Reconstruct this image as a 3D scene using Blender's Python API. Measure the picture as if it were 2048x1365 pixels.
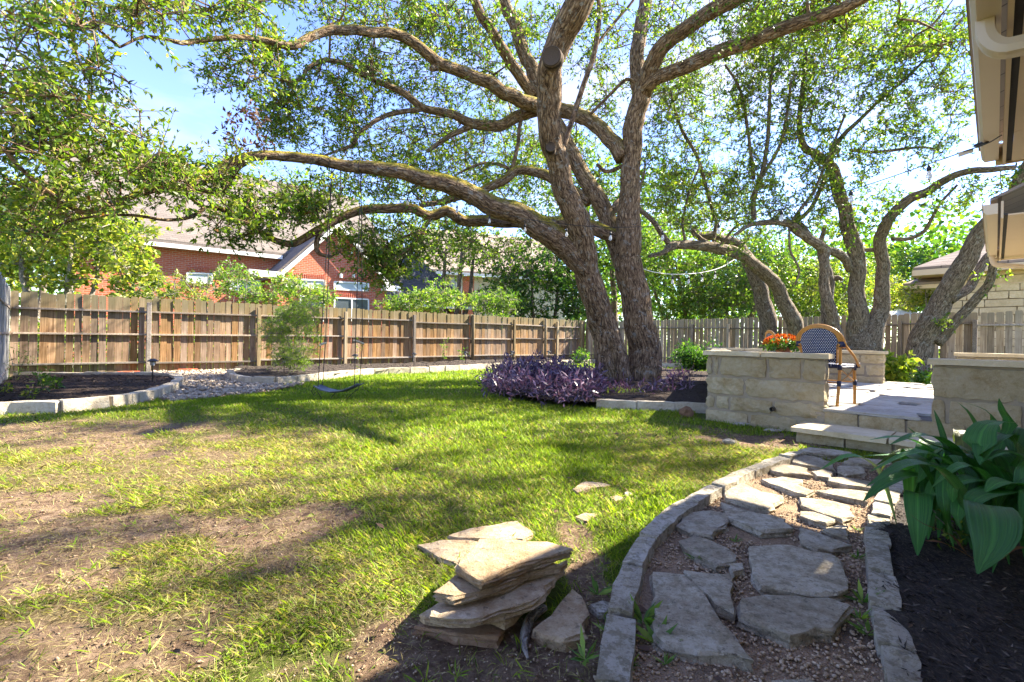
import bpy, bmesh, math, random
import numpy as np
from mathutils import Vector, Matrix

SC = bpy.context.scene
for o in list(bpy.data.objects):
    bpy.data.objects.remove(o)
COL = SC.collection
rng = np.random.default_rng(11)
random.seed(11)
R = math.radians

# ------------------------------------------------------------------ camera
CAMZ, ROLL, FPX = 1.05, R(1.0), 967.0
cam_d = bpy.data.cameras.new('camera')
cam_d.lens = 17.0
cam_d.sensor_width = 36.0
cam_d.clip_start = 0.05
cam_d.clip_end = 3000
cam = bpy.data.objects.new('camera', cam_d)
COL.objects.link(cam)
c_, s_ = math.cos(ROLL), math.sin(ROLL)
RIGHT = Vector((c_, 0, s_)); UP = Vector((-s_, 0, c_)); FWD = Vector((0, 1, 0))
cam.matrix_world = Matrix(((RIGHT.x, UP.x, -FWD.x, 0), (RIGHT.y, UP.y, -FWD.y, 0),
                           (RIGHT.z, UP.z, -FWD.z, CAMZ), (0, 0, 0, 1)))
SC.camera = cam
SC.render.resolution_x, SC.render.resolution_y = 1024, 682

# ------------------------------------------------------------------ light
SUN_AZ, SUN_EL = R(22), R(41)          # azimuth from +X towards +Y
sdir = Vector((math.cos(SUN_EL) * math.cos(SUN_AZ), math.cos(SUN_EL) * math.sin(SUN_AZ), math.sin(SUN_EL)))
sun_d = bpy.data.lights.new('sun', 'SUN')
sun_d.energy = 3.4
sun_d.angle = R(0.6)
sun_d.color = (1.0, 0.9, 0.74)
sun = bpy.data.objects.new('sun', sun_d)
COL.objects.link(sun)
sun.rotation_euler = sdir.to_track_quat('Z', 'Y').to_euler()
sun.location = (20, 6, 30)

W = bpy.data.worlds.new('World')
SC.world = W
W.use_nodes = True
nt = W.node_tree
nt.nodes.clear()
out = nt.nodes.new('ShaderNodeOutputWorld')
bg = nt.nodes.new('ShaderNodeBackground')
bg.inputs[1].default_value = 0.095
sky = nt.nodes.new('ShaderNodeTexSky')
sky.sky_type = 'NISHITA'
sky.sun_disc = False
sky.sun_elevation = SUN_EL
sky.sun_rotation = R(90) - SUN_AZ
sky.air_density = 1.0
sky.dust_density = 0.0
sky.ozone_density = 3.0
tc = nt.nodes.new('ShaderNodeTexCoord')
mp = nt.nodes.new('ShaderNodeMapping')
mp.inputs['Scale'].default_value = (1.0, 1.0, 2.6)
mp.inputs['Location'].default_value = (0.35, 0.2, 0.1)
nz = nt.nodes.new('ShaderNodeTexNoise')
nz.inputs['Scale'].default_value = 2.6
nz.inputs['Detail'].default_value = 8
nz.inputs['Roughness'].default_value = 0.55
rp = nt.nodes.new('ShaderNodeValToRGB')
rp.color_ramp.elements[0].position = 0.46
rp.color_ramp.elements[0].color = (0, 0, 0, 1)
rp.color_ramp.elements[1].position = 0.70
rp.color_ramp.elements[1].color = (0.8, 0.8, 0.8, 1)
mx = nt.nodes.new('ShaderNodeMix')
mx.data_type = 'RGBA'
mx.inputs[7].default_value = (1.62, 1.63, 1.66, 1)
L = nt.links.new
L(tc.outputs['Generated'], mp.inputs[0]); L(mp.outputs[0], nz.inputs['Vector'])
L(nz.outputs[0], rp.inputs[0]); L(rp.outputs[0], mx.inputs[0])
hs = nt.nodes.new('ShaderNodeHueSaturation')
hs.inputs['Saturation'].default_value = 1.1
hs.inputs['Hue'].default_value = 0.522
hs.inputs['Value'].default_value = 0.76
L(sky.outputs[0], hs.inputs['Color']); L(hs.outputs[0], mx.inputs[6]); L(mx.outputs[2], bg.inputs[0]); L(bg.outputs[0], out.inputs[0])

vs = SC.view_settings
vs.view_transform = 'Standard'
vs.look = 'None'
vs.gamma = 1.0
vs.use_curve_mapping = False
vs.exposure = 3.1
SC.render.engine = 'CYCLES'
SC.cycles.max_bounces = 8
SC.cycles.transparent_max_bounces = 8

# ------------------------------------------------------------------ helpers
def sstep(a, b, x):
    t = np.clip((np.asarray(x, float) - a) / (b - a), 0, 1)
    return t * t * (3 - 2 * t)

_perm = np.random.default_rng(5).integers(0, 2**31, 4096)
def _h(i, j):
    return (_perm[(i * 73 + j * 1571 + _perm[(i & 1023)] % 4096) & 4095] % 100000) / 100000.0
def vnoise(x, y):
    x = np.asarray(x, float); y = np.asarray(y, float)
    i = np.floor(x).astype(np.int64); j = np.floor(y).astype(np.int64)
    fx = x - i; fy = y - j
    fx = fx * fx * (3 - 2 * fx); fy = fy * fy * (3 - 2 * fy)
    a = _h(i, j); b = _h(i + 1, j); c = _h(i, j + 1); d = _h(i + 1, j + 1)
    return (a * (1 - fx) + b * fx) * (1 - fy) + (c * (1 - fx) + d * fx) * fy
def fbm(x, y, o=3):
    s = 0; a = 0.5; t = 0
    for k in range(o):
        s = s + a * vnoise(x * 2**k + 17.3 * k, y * 2**k + 9.1 * k); t += a; a *= 0.5
    return s / t

def gh(x, y):
    """ground height"""
    x = np.asarray(x, float); y = np.asarray(y, float)
    z = 0.10 * sstep(1.5, 5.0, y) + 0.09 * sstep(9, 20, y)
    z = z + 0.05 * (fbm(x * 0.5 + 3, y * 0.5, 2) - 0.5) * sstep(0.5, 3, y)
    return z
def g1(x, y):
    return float(gh(np.array([x]), np.array([y]))[0])

def P(px, py, d):
    xc = (px - 1024) / FPX * d
    yc = -(py - 682.5) / FPX * d
    return Vector((0, 0, CAMZ)) + RIGHT * xc + UP * yc + FWD * d
def G(px, py, h=0.0):
    """point where the sight line of a pixel meets the ground raised by h"""
    r = P(px, py, 1.0) - Vector((0, 0, CAMZ))
    z = 0.0
    for _ in range(12):
        t = (z + h - CAMZ) / r.z
        p = r * t
        z = g1(p.x, p.y)
    return Vector((r.x * t, r.y * t, z + h))
def PL(px, py, A, D):
    """point of a pixel's sight line on the vertical plane through A along D"""
    r = P(px, py, 1.0) - Vector((0, 0, CAMZ))
    n = Vector((D.y, -D.x, 0))
    t = (Vector((A.x, A.y, 0)).dot(n)) / Vector((r.x, r.y, 0)).dot(n)
    return r * t + Vector((0, 0, CAMZ))

def inpoly(x, y, poly):
    x = np.asarray(x); y = np.asarray(y)
    r = np.zeros(x.shape, bool)
    n = len(poly)
    for i in range(n):
        x0, y0 = poly[i][0], poly[i][1]; x1, y1 = poly[(i + 1) % n][0], poly[(i + 1) % n][1]
        if y0 == y1: continue
        c = ((y0 > y) != (y1 > y)) & (x < (x1 - x0) * (y - y0) / (y1 - y0) + x0)
        r ^= c
    return r

def link(o, parent=None):
    COL.objects.link(o)
    if parent is not None:
        o.parent = parent
        o.matrix_parent_inverse = Matrix.Identity(4)
    return o
def tag(o, label=None, cat=None, group=None, kind=None):
    if label: o['label'] = label
    if cat: o['category'] = cat
    if group: o['group'] = group
    if kind: o['kind'] = kind
    return o
def thing(name, loc, label, cat, group=None, rz=0.0):
    o = bpy.data.objects.new(name, None)
    o.empty_display_size = 0.2
    link(o)
    o.location = loc
    o.rotation_euler = (0, 0, rz)
    return tag(o, label, cat, group)
def mesh_np(verts, faces, attrs=None, smooth=False):
    verts = np.asarray(verts, np.float32); faces = np.asarray(faces, np.int32)
    me = bpy.data.meshes.new('m')
    k = faces.shape[1]
    me.vertices.add(len(verts)); me.vertices.foreach_set('co', verts.ravel())
    me.loops.add(faces.size); me.loops.foreach_set('vertex_index', faces.ravel())
    me.polygons.add(len(faces))
    me.polygons.foreach_set('loop_start', np.arange(0, faces.size, k, dtype=np.int32))
    me.polygons.foreach_set('loop_total', np.full(len(faces), k, np.int32))
    if smooth: me.polygons.foreach_set('use_smooth', np.ones(len(faces), bool))
    for nme, arr in (attrs or {}).items():
        arr = np.asarray(arr, np.float32)
        if arr.ndim == 1:
            a = me.attributes.new(nme, 'FLOAT', 'POINT'); a.data.foreach_set('value', arr)
        else:
            a = me.attributes.new(nme, 'FLOAT_VECTOR', 'POINT'); a.data.foreach_set('vector', arr.ravel())
    me.update(calc_edges=True)
    me.validate()
    return me
def obj(name, me, mat, parent=None, loc=None):
    o = bpy.data.objects.new(name, me)
    me.name = name
    if mat is not None:
        me.materials.clear(); me.materials.append(mat)
    link(o, parent)
    if loc is not None: o.location = loc
    return o
class MB:
    """collects shapes into one mesh"""
    def __init__(s): s.v = []; s.f = []
    def add(s, vs_, fs):
        b = len(s.v); s.v += [tuple(v) for v in vs_]; s.f += [tuple(i + b for i in f) for f in fs]
        return s
    def box(s, c, size, rot=None, taper=1.0):
        x, y, z = size[0] / 2, size[1] / 2, size[2] / 2
        vv = [(-x, -y, -z), (x, -y, -z), (x, y, -z), (-x, y, -z), (-x * taper, -y * taper, z), (x * taper, -y * taper, z), (x * taper, y * taper, z), (-x * taper, y * taper, z)]
        m = rot if rot is not None else Matrix.Identity(3)
        c = Vector(c)
        return s.add([c + m @ Vector(v) for v in vv], [(0, 3, 2, 1), (4, 5, 6, 7), (0, 1, 5, 4), (1, 2, 6, 5), (2, 3, 7, 6), (3, 0, 4, 7)])
    def bar(s, a, b, w, h, up=(0, 0, 1)):
        a = Vector(a); b = Vector(b); d = (b - a); n = d.normalized()
        u = Vector(up); x = n.cross(u)
        if x.length < 1e-4: x = n.cross(Vector((1, 0, 0)))
        x.normalize(); y = x.cross(n).normalized()
        vv = []
        for p in (a, b):
            for sx, sy in ((-1, -1), (1, -1), (1, 1), (-1, 1)):
                vv.append(p + x * sx * w / 2 + y * sy * h / 2)
        return s.add(vv, [(0, 1, 2, 3), (7, 6, 5, 4), (0, 4, 5, 1), (1, 5, 6, 2), (2, 6, 7, 3), (3, 7, 4, 0)])
    def tube(s, pts, r, n=8):
        v, f, _ = tube(pts, r if hasattr(r, '__len__') else [r] * len(pts), n, spacing=None, knob=0)
        return s.add(v.tolist(), f.tolist())
    def lathe(s, prof, n=16, c=(0, 0, 0)):
        vv = []; ff = []
        for (r, z) in prof:
            for k in range(n):
                a = 2 * math.pi * k / n
                vv.append((c[0] + r * math.cos(a), c[1] + r * math.sin(a), c[2] + z))
        for i in range(len(prof) - 1):
            for k in range(n):
                ff.append((i * n + k, i * n + (k + 1) % n, (i + 1) * n + (k + 1) % n, (i + 1) * n + k))
        return s.add(vv, ff)
    def poly(s, pts, thick):
        """flat polygon extruded by the vector thick"""
        n = len(pts); t = Vector(thick)
        a = [Vector(p) for p in pts]; b = [p + t for p in a]
        ff = [tuple(range(n)), tuple(range(2 * n - 1, n - 1, -1))]
        for i in range(n):
            ff.append((i, i + n, (i + 1) % n + n, (i + 1) % n))
        return s.add(a + b, ff)
    def build(s, name, mat, parent=None, loc=None, smooth=False, bevel=0):
        me = bpy.data.meshes.new(name)
        me.from_pydata(s.v, [], s.f)
        bm = bmesh.new(); bm.from_mesh(me)
        bmesh.ops.recalc_face_normals(bm, faces=bm.faces)
        if bevel:
            bmesh.ops.bevel(bm, geom=list(bm.edges), offset=bevel, segments=1, affect='EDGES', clamp_overlap=True)
        bm.to_mesh(me); bm.free()
        if smooth:
            me.polygons.foreach_set('use_smooth', np.ones(len(me.polygons), bool))
        return obj(name, me, mat, parent, loc)

def catmull(pts, n):
    pts = np.asarray(pts, float)
    p = np.vstack([2 * pts[0] - pts[1], pts, 2 * pts[-1] - pts[-2]])
    o_ = []
    for i in range(len(pts) - 1):
        k = n[i] if hasattr(n, '__len__') else n
        t = np.linspace(0, 1, k, endpoint=False)[:, None]
        a, b, c, d = p[i], p[i + 1], p[i + 2], p[i + 3]
        o_.append(0.5 * (2 * b + (c - a) * t + (2 * a - 5 * b + 4 * c - d) * t**2 + (3 * b - a - 3 * c + d) * t**3))
    o_.append(pts[-1:])
    return np.vstack(o_)
def tube(pts, radii, n=8, spacing=0.12, knob=0.07, seed=0):
    """returns verts, quads, bark coordinate; the ends are closed by shrinking"""
    pts = np.asarray([tuple(p) for p in pts], float); radii = np.asarray(radii, float)
    if spacing:
        seg = np.linalg.norm(np.diff(pts, axis=0), axis=1)
        k = np.maximum(2, np.ceil(seg / spacing).astype(int))
        pr = catmull(np.hstack([pts, radii[:, None]]), list(k))
        pts = pr[:, :3]; radii = np.maximum(pr[:, 3], 0.002)
    m = len(pts)
    if spacing and knob:
        sa = np.concatenate([[0], np.cumsum(np.linalg.norm(np.diff(pts, axis=0), axis=1))])
        ed = np.minimum(1, np.minimum(sa, sa[-1] - sa) / .4)
        for ax in range(3):
            pts[:, ax] += (fbm(sa * 1.7 + seed * 9.3 + 50, np.full(m, 7.7 * ax + seed), 3) - .5) * 2 * np.minimum(radii * .55, .085) * ed
    T = np.gradient(pts, axis=0); T /= np.maximum(np.linalg.norm(T, axis=1), 1e-9)[:, None]
    ref = np.array([0.31, 0.17, 0.93]) if abs(T[0][2]) < 0.8 else np.array([1, 0.2, 0])
    N = np.zeros_like(pts); x = np.cross(T[0], ref); x /= np.linalg.norm(x)
    for i in range(m):
        x = x - T[i] * x.dot(T[i]); x /= max(np.linalg.norm(x), 1e-9); N[i] = x
    B = np.cross(T, N)
    s = np.concatenate([[0], np.cumsum(np.linalg.norm(np.diff(pts, axis=0), axis=1))]) + seed * 3.7
    th = np.linspace(0, 2 * np.pi, n, endpoint=False)
    ct, st = np.cos(th), np.sin(th)
    rr = np.repeat(radii[:, None], n, 1)
    if knob:
        rr = rr * (1 + knob * 2.6 * (fbm(s[:, None] * 2.2 + ct[None] * 1.1 + 40, st[None] * 1.1 + seed * 5.1 + 60, 2) - 0.5))
    V = pts[:, None] + N[:, None] * (ct[None, :, None] * rr[..., None]) + B[:, None] * (st[None, :, None] * rr[..., None])
    bk = np.stack([rr * ct[None], rr * st[None], np.repeat(s[:, None], n, 1)], -1)
    V = V.reshape(-1, 3); bk = bk.reshape(-1, 3)
    V = np.vstack([V, pts[:1], pts[-1:]]); bk = np.vstack([bk, [[0, 0, s[0]]], [[0, 0, s[-1]]]])
    i = np.arange(m - 1)[:, None] * n; k = np.arange(n)[None]; k2 = (k + 1) % n
    F = np.stack([i + k, i + k2, i + n + k2, i + n + k], -1).reshape(-1, 4)
    a = m * n
    cap = [(a, (q + 1) % n, q, a) for q in range(n)]
    e = (m - 1) * n
    cap2 = [(a + 1, e + q, e + (q + 1) % n, a + 1) for q in range(n)]
    caps = np.array([(c[0], c[1], c[2], c[2]) for c in cap + cap2])
    # caps as quads pairing two triangles
    cq = []
    for q in range(0, n - 1, 2):
        cq.append((a, (q + 2) % n, q + 1, q)); cq.append((a + 1, e + q, e + q + 1, e + (q + 2) % n))
    if n % 2 == 1:
        pass
    F = np.vstack([F, np.array(cq, int)])
    return V, F, bk

# ------------------------------------------------------------------ materials
def new_mat(name):
    m = bpy.data.materials.new(name); m.use_nodes = True
    t = m.node_tree; t.nodes.clear()
    o = t.nodes.new('ShaderNodeOutputMaterial')
    return m, t, o
def nn(t, typ, **kw):
    n = t.nodes.new(typ)
    for k, v in kw.items():
        if k.startswith('i_'):
            n.inputs[k[2:].replace('_', ' ')].default_value = v
        else: setattr(n, k, v)
    return n
def ramp(t, stops, fac=None, interp='LINEAR'):
    r = t.nodes.new('ShaderNodeValToRGB'); cr = r.color_ramp; cr.interpolation = interp
    while len(cr.elements) > len(stops): cr.elements.remove(cr.elements[-1])
    while len(cr.elements) < len(stops): cr.elements.new(0.5)
    for e, (p, c) in zip(cr.elements, stops):
        e.position = p; e.color = (c[0], c[1], c[2], 1) if hasattr(c, '__len__') else (c, c, c, 1)
    if fac is not None: t.links.new(fac, r.inputs[0])
    return r
def mixc(t, a, b, fac, mode='MIX'):
    m = t.nodes.new('ShaderNodeMix'); m.data_type = 'RGBA'; m.blend_type = mode
    for i, v in ((6, a), (7, b), (0, fac)):
        if hasattr(v, 'is_linked'): t.links.new(v, m.inputs[i])
        elif i == 0: m.inputs[0].default_value = v
        else: m.inputs[i].default_value = (v[0], v[1], v[2], 1)
    return m.outputs[2]
def principled(t, out_, col, rough=0.8, bump=None, bstr=0.3, bdist=0.02, spec=0.3, metal=0.0):
    p = t.nodes.new('ShaderNodeBsdfPrincipled')
    p.inputs['Roughness'].default_value = rough
    p.inputs['Specular IOR Level'].default_value = spec
    p.inputs['Metallic'].default_value = metal
    if hasattr(col, 'is_linked'): t.links.new(col, p.inputs['Base Color'])
    else: p.inputs['Base Color'].default_value = (col[0], col[1], col[2], 1)
    if bump is not None:
        b = t.nodes.new('ShaderNodeBump'); b.inputs['Strength'].default_value = bstr; b.inputs['Distance'].default_value = bdist
        t.links.new(bump, b.inputs['Height']); t.links.new(b.outputs[0], p.inputs['Normal'])
    t.links.new(p.outputs[0], out_.inputs[0])
    return p
def noise(t, vec, scale, detail=4, rough=0.55, dist=0.0):
    n = nn(t, 'ShaderNodeTexNoise'); n.inputs['Scale'].default_value = scale; n.inputs['Detail'].default_value = detail
    n.inputs['Roughness'].default_value = rough; n.inputs['Distortion'].default_value = dist
    if vec is not None: t.links.new(vec, n.inputs['Vector'])
    return n.outputs[0]
def mapped(t, vec, scale=(1, 1, 1), rot=(0, 0, 0)):
    m = nn(t, 'ShaderNodeMapping'); m.inputs['Scale'].default_value = scale; m.inputs['Rotation'].default_value = rot
    t.links.new(vec, m.inputs[0]); return m.outputs[0]
def coord(t, which='Object'):
    return nn(t, 'ShaderNodeTexCoord').outputs[which]
def geopos(t):
    return nn(t, 'ShaderNodeNewGeometry').outputs['Position']
def orand(t):
    return nn(t, 'ShaderNodeObjectInfo').outputs['Random']
def math_(t, op, a, b=0.0):
    m = nn(t, 'ShaderNodeMath', operation=op)
    for i, v in ((0, a), (1, b)):
        if hasattr(v, 'is_linked'): t.links.new(v, m.inputs[i])
        else: m.inputs[i].default_value = v
    return m.outputs[0]
def attr(t, name, vec=False):
    a = nn(t, 'ShaderNodeAttribute', attribute_name=name)
    return a.outputs['Vector'] if vec else a.outputs['Fac']

def mat_plain(name, col, rough=0.6, var=0.15, scale=8, spec=0.3, bstr=0.1, metal=0.0):
    m, t, o = new_mat(name)
    n = noise(t, geopos(t), scale, 5)
    c = mixc(t, [v * (1 - var) for v in col], [min(1, v * (1 + var)) for v in col], n)
    principled(t, o, c, rough, noise(t, geopos(t), scale * 6, 3), bstr, 0.004, spec, metal)
    return m
def mat_leaf(name, stops, trans=0.45, rough=0.45, tint=(1.1, 1.35, 0.45)):
    m, t, o = new_mat(name)
    c = ramp(t, stops, attr(t, 'lv')).outputs[0]
    p = t.nodes.new('ShaderNodeBsdfPrincipled')
    p.inputs['Roughness'].default_value = rough; p.inputs['Specular IOR Level'].default_value = 0.35
    t.links.new(c, p.inputs['Base Color'])
    tr = t.nodes.new('ShaderNodeBsdfTranslucent')
    t.links.new(mixc(t, c, tint, 1.0, 'MULTIPLY'), tr.inputs[0])
    ms = t.nodes.new('ShaderNodeMixShader'); ms.inputs[0].default_value = trans
    t.links.new(p.outputs[0], ms.inputs[1]); t.links.new(tr.outputs[0], ms.inputs[2])
    t.links.new(ms.outputs[0], o.inputs[0])
    return m
def mat_bark(name, dark, mid, light, moss=True, sc=1.0):
    m, t, o = new_mat(name)
    b = attr(t, 'bk', True)
    nzz = nn(t, 'ShaderNodeTexNoise'); nzz.inputs['Scale'].default_value = 7 * sc; nzz.inputs['Detail'].default_value = 4; t.links.new(b, nzz.inputs['Vector'])
    ce = nn(t, 'ShaderNodeVectorMath', operation='SUBTRACT'); t.links.new(nzz.outputs['Color'], ce.inputs[0]); ce.inputs[1].default_value = (.5, .5, .5)
    sub = nn(t, 'ShaderNodeVectorMath', operation='SCALE'); t.links.new(ce.outputs[0], sub.inputs[0]); sub.inputs['Scale'].default_value = 0.11 / sc
    wv = nn(t, 'ShaderNodeVectorMath', operation='ADD'); t.links.new(b, wv.inputs[0]); t.links.new(sub.outputs[0], wv.inputs[1])
    v1 = nn(t, 'ShaderNodeTexVoronoi', feature='DISTANCE_TO_EDGE'); v1.inputs['Scale'].default_value = 1.0
    t.links.new(mapped(t, wv.outputs[0], (24 * sc, 24 * sc, 4.0 * sc)), v1.inputs['Vector'])
    crack = ramp(t, [(0.0, 0.0), (0.10, 0.5), (0.34, 1.0)], v1.outputs['Distance']).outputs[0]
    rid = ramp(t, [(0.36, 0.0), (0.62, 1.0)], noise(t, mapped(t, wv.outputs[0], (34 * sc, 34 * sc, 4.5 * sc)), 1.0, 4, 0.55)).outputs[0]
    fine = noise(t, mapped(t, b, (75 * sc, 75 * sc, 22 * sc)), 1.0, 5, 0.65)
    h = math_(t, 'ADD', math_(t, 'MULTIPLY', crack, 0.42), math_(t, 'ADD', math_(t, 'MULTIPLY', rid, 0.34), math_(t, 'MULTIPLY', fine, 0.36)))
    big = noise(t, b, 2.2, 4)
    c = ramp(t, [(0.22, dark), (0.55, mid), (0.92, light)], h).outputs[0]
    c = mixc(t, c, [v * 0.62 for v in mid], math_(t, 'MULTIPLY', big, 0.35))
    # grey lichen blotches
    lic = ramp(t, [(0.56, 0.0), (0.62, 1.0)], noise(t, geopos(t), 9, 6, 0.75)).outputs[0]
    c = mixc(t, c, (0.34, 0.35, 0.31), math_(t, 'MULTIPLY', lic, 0.5))
    if moss:
        nrm = nn(t, 'ShaderNodeNewGeometry').outputs['Normal']
        sx = nn(t, 'ShaderNodeSeparateXYZ'); t.links.new(nrm, sx.inputs[0])
        up = ramp(t, [(0.1, 0.0), (0.55, 1.0)], sx.outputs[2]).outputs[0]
        pn = ramp(t, [(0.36, 0.0), (0.50, 1.0)], noise(t, geopos(t), 2.2, 7, 0.7)).outputs[0]
        mm = math_(t, 'MULTIPLY', math_(t, 'MULTIPLY', up, pn), attr(t, 'moss'))
        mc = ramp(t, [(0.35, (0.09, 0.095, 0.012)), (0.62, (0.34, 0.27, 0.025))], noise(t, geopos(t), 22, 4)).outputs[0]
        c = mixc(t, c, mc, mm)
    principled(t, o, c, 0.9, h, 1.0, 0.03 / sc, 0.15)
    return m
def mat_stone(name, c0, c1, c2, scale=5, bstr=0.6, bd=0.012, lichen=None, rough=0.85):
    m, t, o = new_mat(name)
    g = geopos(t)
    n1 = noise(t, g, scale, 6, 0.6); n2 = noise(t, g, scale * 5, 6, 0.7); n3 = noise(t, g, scale * 26, 6, 0.75)
    c = ramp(t, [(0.40, c0), (0.5, c1), (0.60, c2)], math_(t, 'ADD', math_(t, 'MULTIPLY', n1, 0.42), math_(t, 'ADD', math_(t, 'MULTIPLY', n2, 0.33), math_(t, 'MULTIPLY', n3, 0.25)))).outputs[0]
    c = mixc(t, c, [v * 0.75 for v in c0], math_(t, 'MULTIPLY', orand(t), 0.35))
    if lichen:
        lm = ramp(t, [(0.50, 0.0), (0.56, 1.0)], noise(t, g, scale * 3.2, 7, 0.75)).outputs[0]
        c = mixc(t, c, lichen[0], math_(t, 'MULTIPLY', lm, lichen[1]))
        sp = ramp(t, [(0.57, 0.0), (0.64, 1.0)], noise(t, g, scale * 9, 5, 0.7)).outputs[0]
        c = mixc(t, c, (0.03, 0.028, 0.024), math_(t, 'MULTIPLY', sp, 0.5))
    h = math_(t, 'ADD', n2, math_(t, 'MULTIPLY', n3, 0.6))
    principled(t, o, c, rough, h, min(1.0, bstr * 1.3), bd * 2.0, 0.25)
    return m
def mat_wood(name, c0, c1, c2, zs=1.5, grey=None):
    m, t, o = new_mat(name)
    oc = coord(t, 'Object')
    r = orand(t)
    off = nn(t, 'ShaderNodeCombineXYZ'); t.links.new(math_(t, 'MULTIPLY', r, 37.0), off.inputs[0]); t.links.new(math_(t, 'MULTIPLY', r, 11.0), off.inputs[2])
    ad = nn(t, 'ShaderNodeVectorMath', operation='ADD'); t.links.new(oc, ad.inputs[0]); t.links.new(off.outputs[0], ad.inputs[1])
    gr = noise(t, mapped(t, ad.outputs[0], (38, 38, zs)), 1.0, 6, 0.6, 0.6)
    bl = noise(t, ad.outputs[0], 2.4, 4, 0.6)
    c = ramp(t, [(0.32, c0), (0.5, c1), (0.68, c2)], gr).outputs[0]
    c = mixc(t, c, [v * 0.5 for v in c1], ramp(t, [(0.45, 0.0), (0.8, 0.8)], bl).outputs[0])
    hv = nn(t, 'ShaderNodeHueSaturation'); t.links.new(c, hv.inputs['Color'])
    t.links.new(math_(t, 'ADD', math_(t, 'MULTIPLY', r, 0.7), 0.62), hv.inputs['Value'])
    t.links.new(math_(t, 'ADD', math_(t, 'MULTIPLY', math_(t, 'FRACT', math_(t, 'MULTIPLY', r, 7.3)), 0.5), 0.72), hv.inputs['Saturation'])
    c = hv.outputs[0]
    kn = nn(t, 'ShaderNodeTexVoronoi'); kn.inputs['Scale'].default_value = 3.3; t.links.new(mapped(t, ad.outputs[0], (1.4, 1.4, 0.8)), kn.inputs['Vector'])
    km = ramp(t, [(0.04, 1.0), (0.085, 0.0)], kn.outputs['Distance']).outputs[0]
    c = mixc(t, c, (0.045, 0.028, 0.018), math_(t, 'MULTIPLY', km, 0.75))
    if grey:
        sx = nn(t, 'ShaderNodeSeparateXYZ'); t.links.new(oc, sx.inputs[0])
        mk = ramp(t, [(grey[1], 0.0), (grey[2], 1.0)], math_(t, 'ADD', math_(t, 'MULTIPLY', sx.outputs[2], 0.5), math_(t, 'MULTIPLY', bl, 0.12))).outputs[0]
        c = mixc(t, c, grey[0], math_(t, 'MULTIPLY', mk, 0.7))
    principled(t, o, c, 0.85, gr, 0.35, 0.004, 0.2)
    return m

# ------------------------------------------------------------------ material set
M = {}
M['bark'] = mat_bark('oak_bark', (0.014, 0.009, 0.006), (0.165, 0.105, 0.060), (0.42, 0.295, 0.175))
M['bark2'] = mat_bark('grey_oak_bark', (0.02, 0.015, 0.011), (0.165, 0.127, 0.09), (0.36, 0.295, 0.225), sc=1.25)
M['bark3'] = mat_bark('pale_bark', (0.05, 0.045, 0.04), (0.24, 0.21, 0.17), (0.42, 0.38, 0.32), moss=False, sc=1.6)
M['limestone'] = mat_stone('limestone_block', (0.44, 0.325, 0.165), (0.61, 0.50, 0.30), (0.70, 0.61, 0.41), 4.5, 0.9, 0.022)
M['cap'] = mat_stone('limestone_cap', (0.46, 0.37, 0.22), (0.58, 0.49, 0.32), (0.66, 0.57, 0.40), 4, 0.25, 0.006)
M['flag_tan'] = mat_stone('tan_flagstone', (0.31, 0.205, 0.11), (0.49, 0.37, 0.225), (0.60, 0.49, 0.345), 4.2, 0.8, 0.010, ((0.30, 0.17, 0.075), 0.3))
M['flag_grey'] = mat_stone('weathered_flagstone', (0.26, 0.205, 0.135), (0.45, 0.39, 0.285), (0.60, 0.545, 0.43), 5, 0.8, 0.010, ((0.13, 0.11, 0.05), 0.4))
M['edging'] = mat_stone('lichen_edging_stone', (0.36, 0.31, 0.22), (0.55, 0.495, 0.39), (0.68, 0.63, 0.53), 6, 0.8, 0.012, ((0.16, 0.13, 0.06), 0.55))
M['edging_pale'] = mat_stone('pale_edging_stone', (0.40, 0.33, 0.23), (0.55, 0.48, 0.36), (0.65, 0.59, 0.47), 5, 0.6, 0.012)
M['patio'] = mat_stone('patio_flagstone', (0.33, 0.295, 0.24), (0.46, 0.43, 0.37), (0.56, 0.54, 0.49), 4, 0.5, 0.008)
M['mortar'] = mat_plain('mortar', (0.30, 0.25, 0.18), 0.95, 0.2, 20, 0.1, 0.4)
M['grey_mortar'] = mat_plain('grey_mortar', (0.16, 0.15, 0.135), 0.95, 0.2, 20, 0.1, 0.4)
M['river'] = mat_stone('river_rock', (0.16, 0.12, 0.08), (0.34, 0.275, 0.205), (0.54, 0.48, 0.40), 16, 0.3, 0.004)
M['pebble'] = mat_stone('pea_gravel', (0.20, 0.135, 0.08), (0.38, 0.275, 0.17), (0.54, 0.45, 0.33), 30, 0.2, 0.002)
M['flag_red'] = mat_stone('reddish_flagstone', (0.20, 0.12, 0.07), (0.33, 0.21, 0.125), (0.42, 0.30, 0.19), 4, 0.5, 0.008)
M['redrock'] = mat_stone('red_rock', (0.16, 0.09, 0.05), (0.24, 0.14, 0.08), (0.32, 0.2, 0.12), 9, 0.7, 0.01)
M['fence'] = mat_wood('fence_cedar', (0.14, 0.08, 0.04), (0.265, 0.165, 0.09), (0.40, 0.27, 0.165), 1.5, ((0.15, 0.14, 0.07), 0.58, 0.95))
M['fence_side'] = mat_wood('weathered_fence_cedar', (0.21, 0.15, 0.095), (0.34, 0.26, 0.175), (0.46, 0.37, 0.265), 1.5, ((0.26, 0.23, 0.165), 0.74, 0.9))
M['rail'] = mat_wood('grey_rail', (0.17, 0.135, 0.105), (0.27, 0.225, 0.18), (0.36, 0.31, 0.26), 38)
M['post'] = mat_wood('treated_post', (0.17, 0.125, 0.06), (0.27, 0.20, 0.10), (0.36, 0.28, 0.155), 1.5)
M['grey_fence'] = mat_wood('silvered_fence', (0.22, 0.215, 0.205), (0.32, 0.315, 0.305), (0.42, 0.415, 0.41), 1.5)
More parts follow.
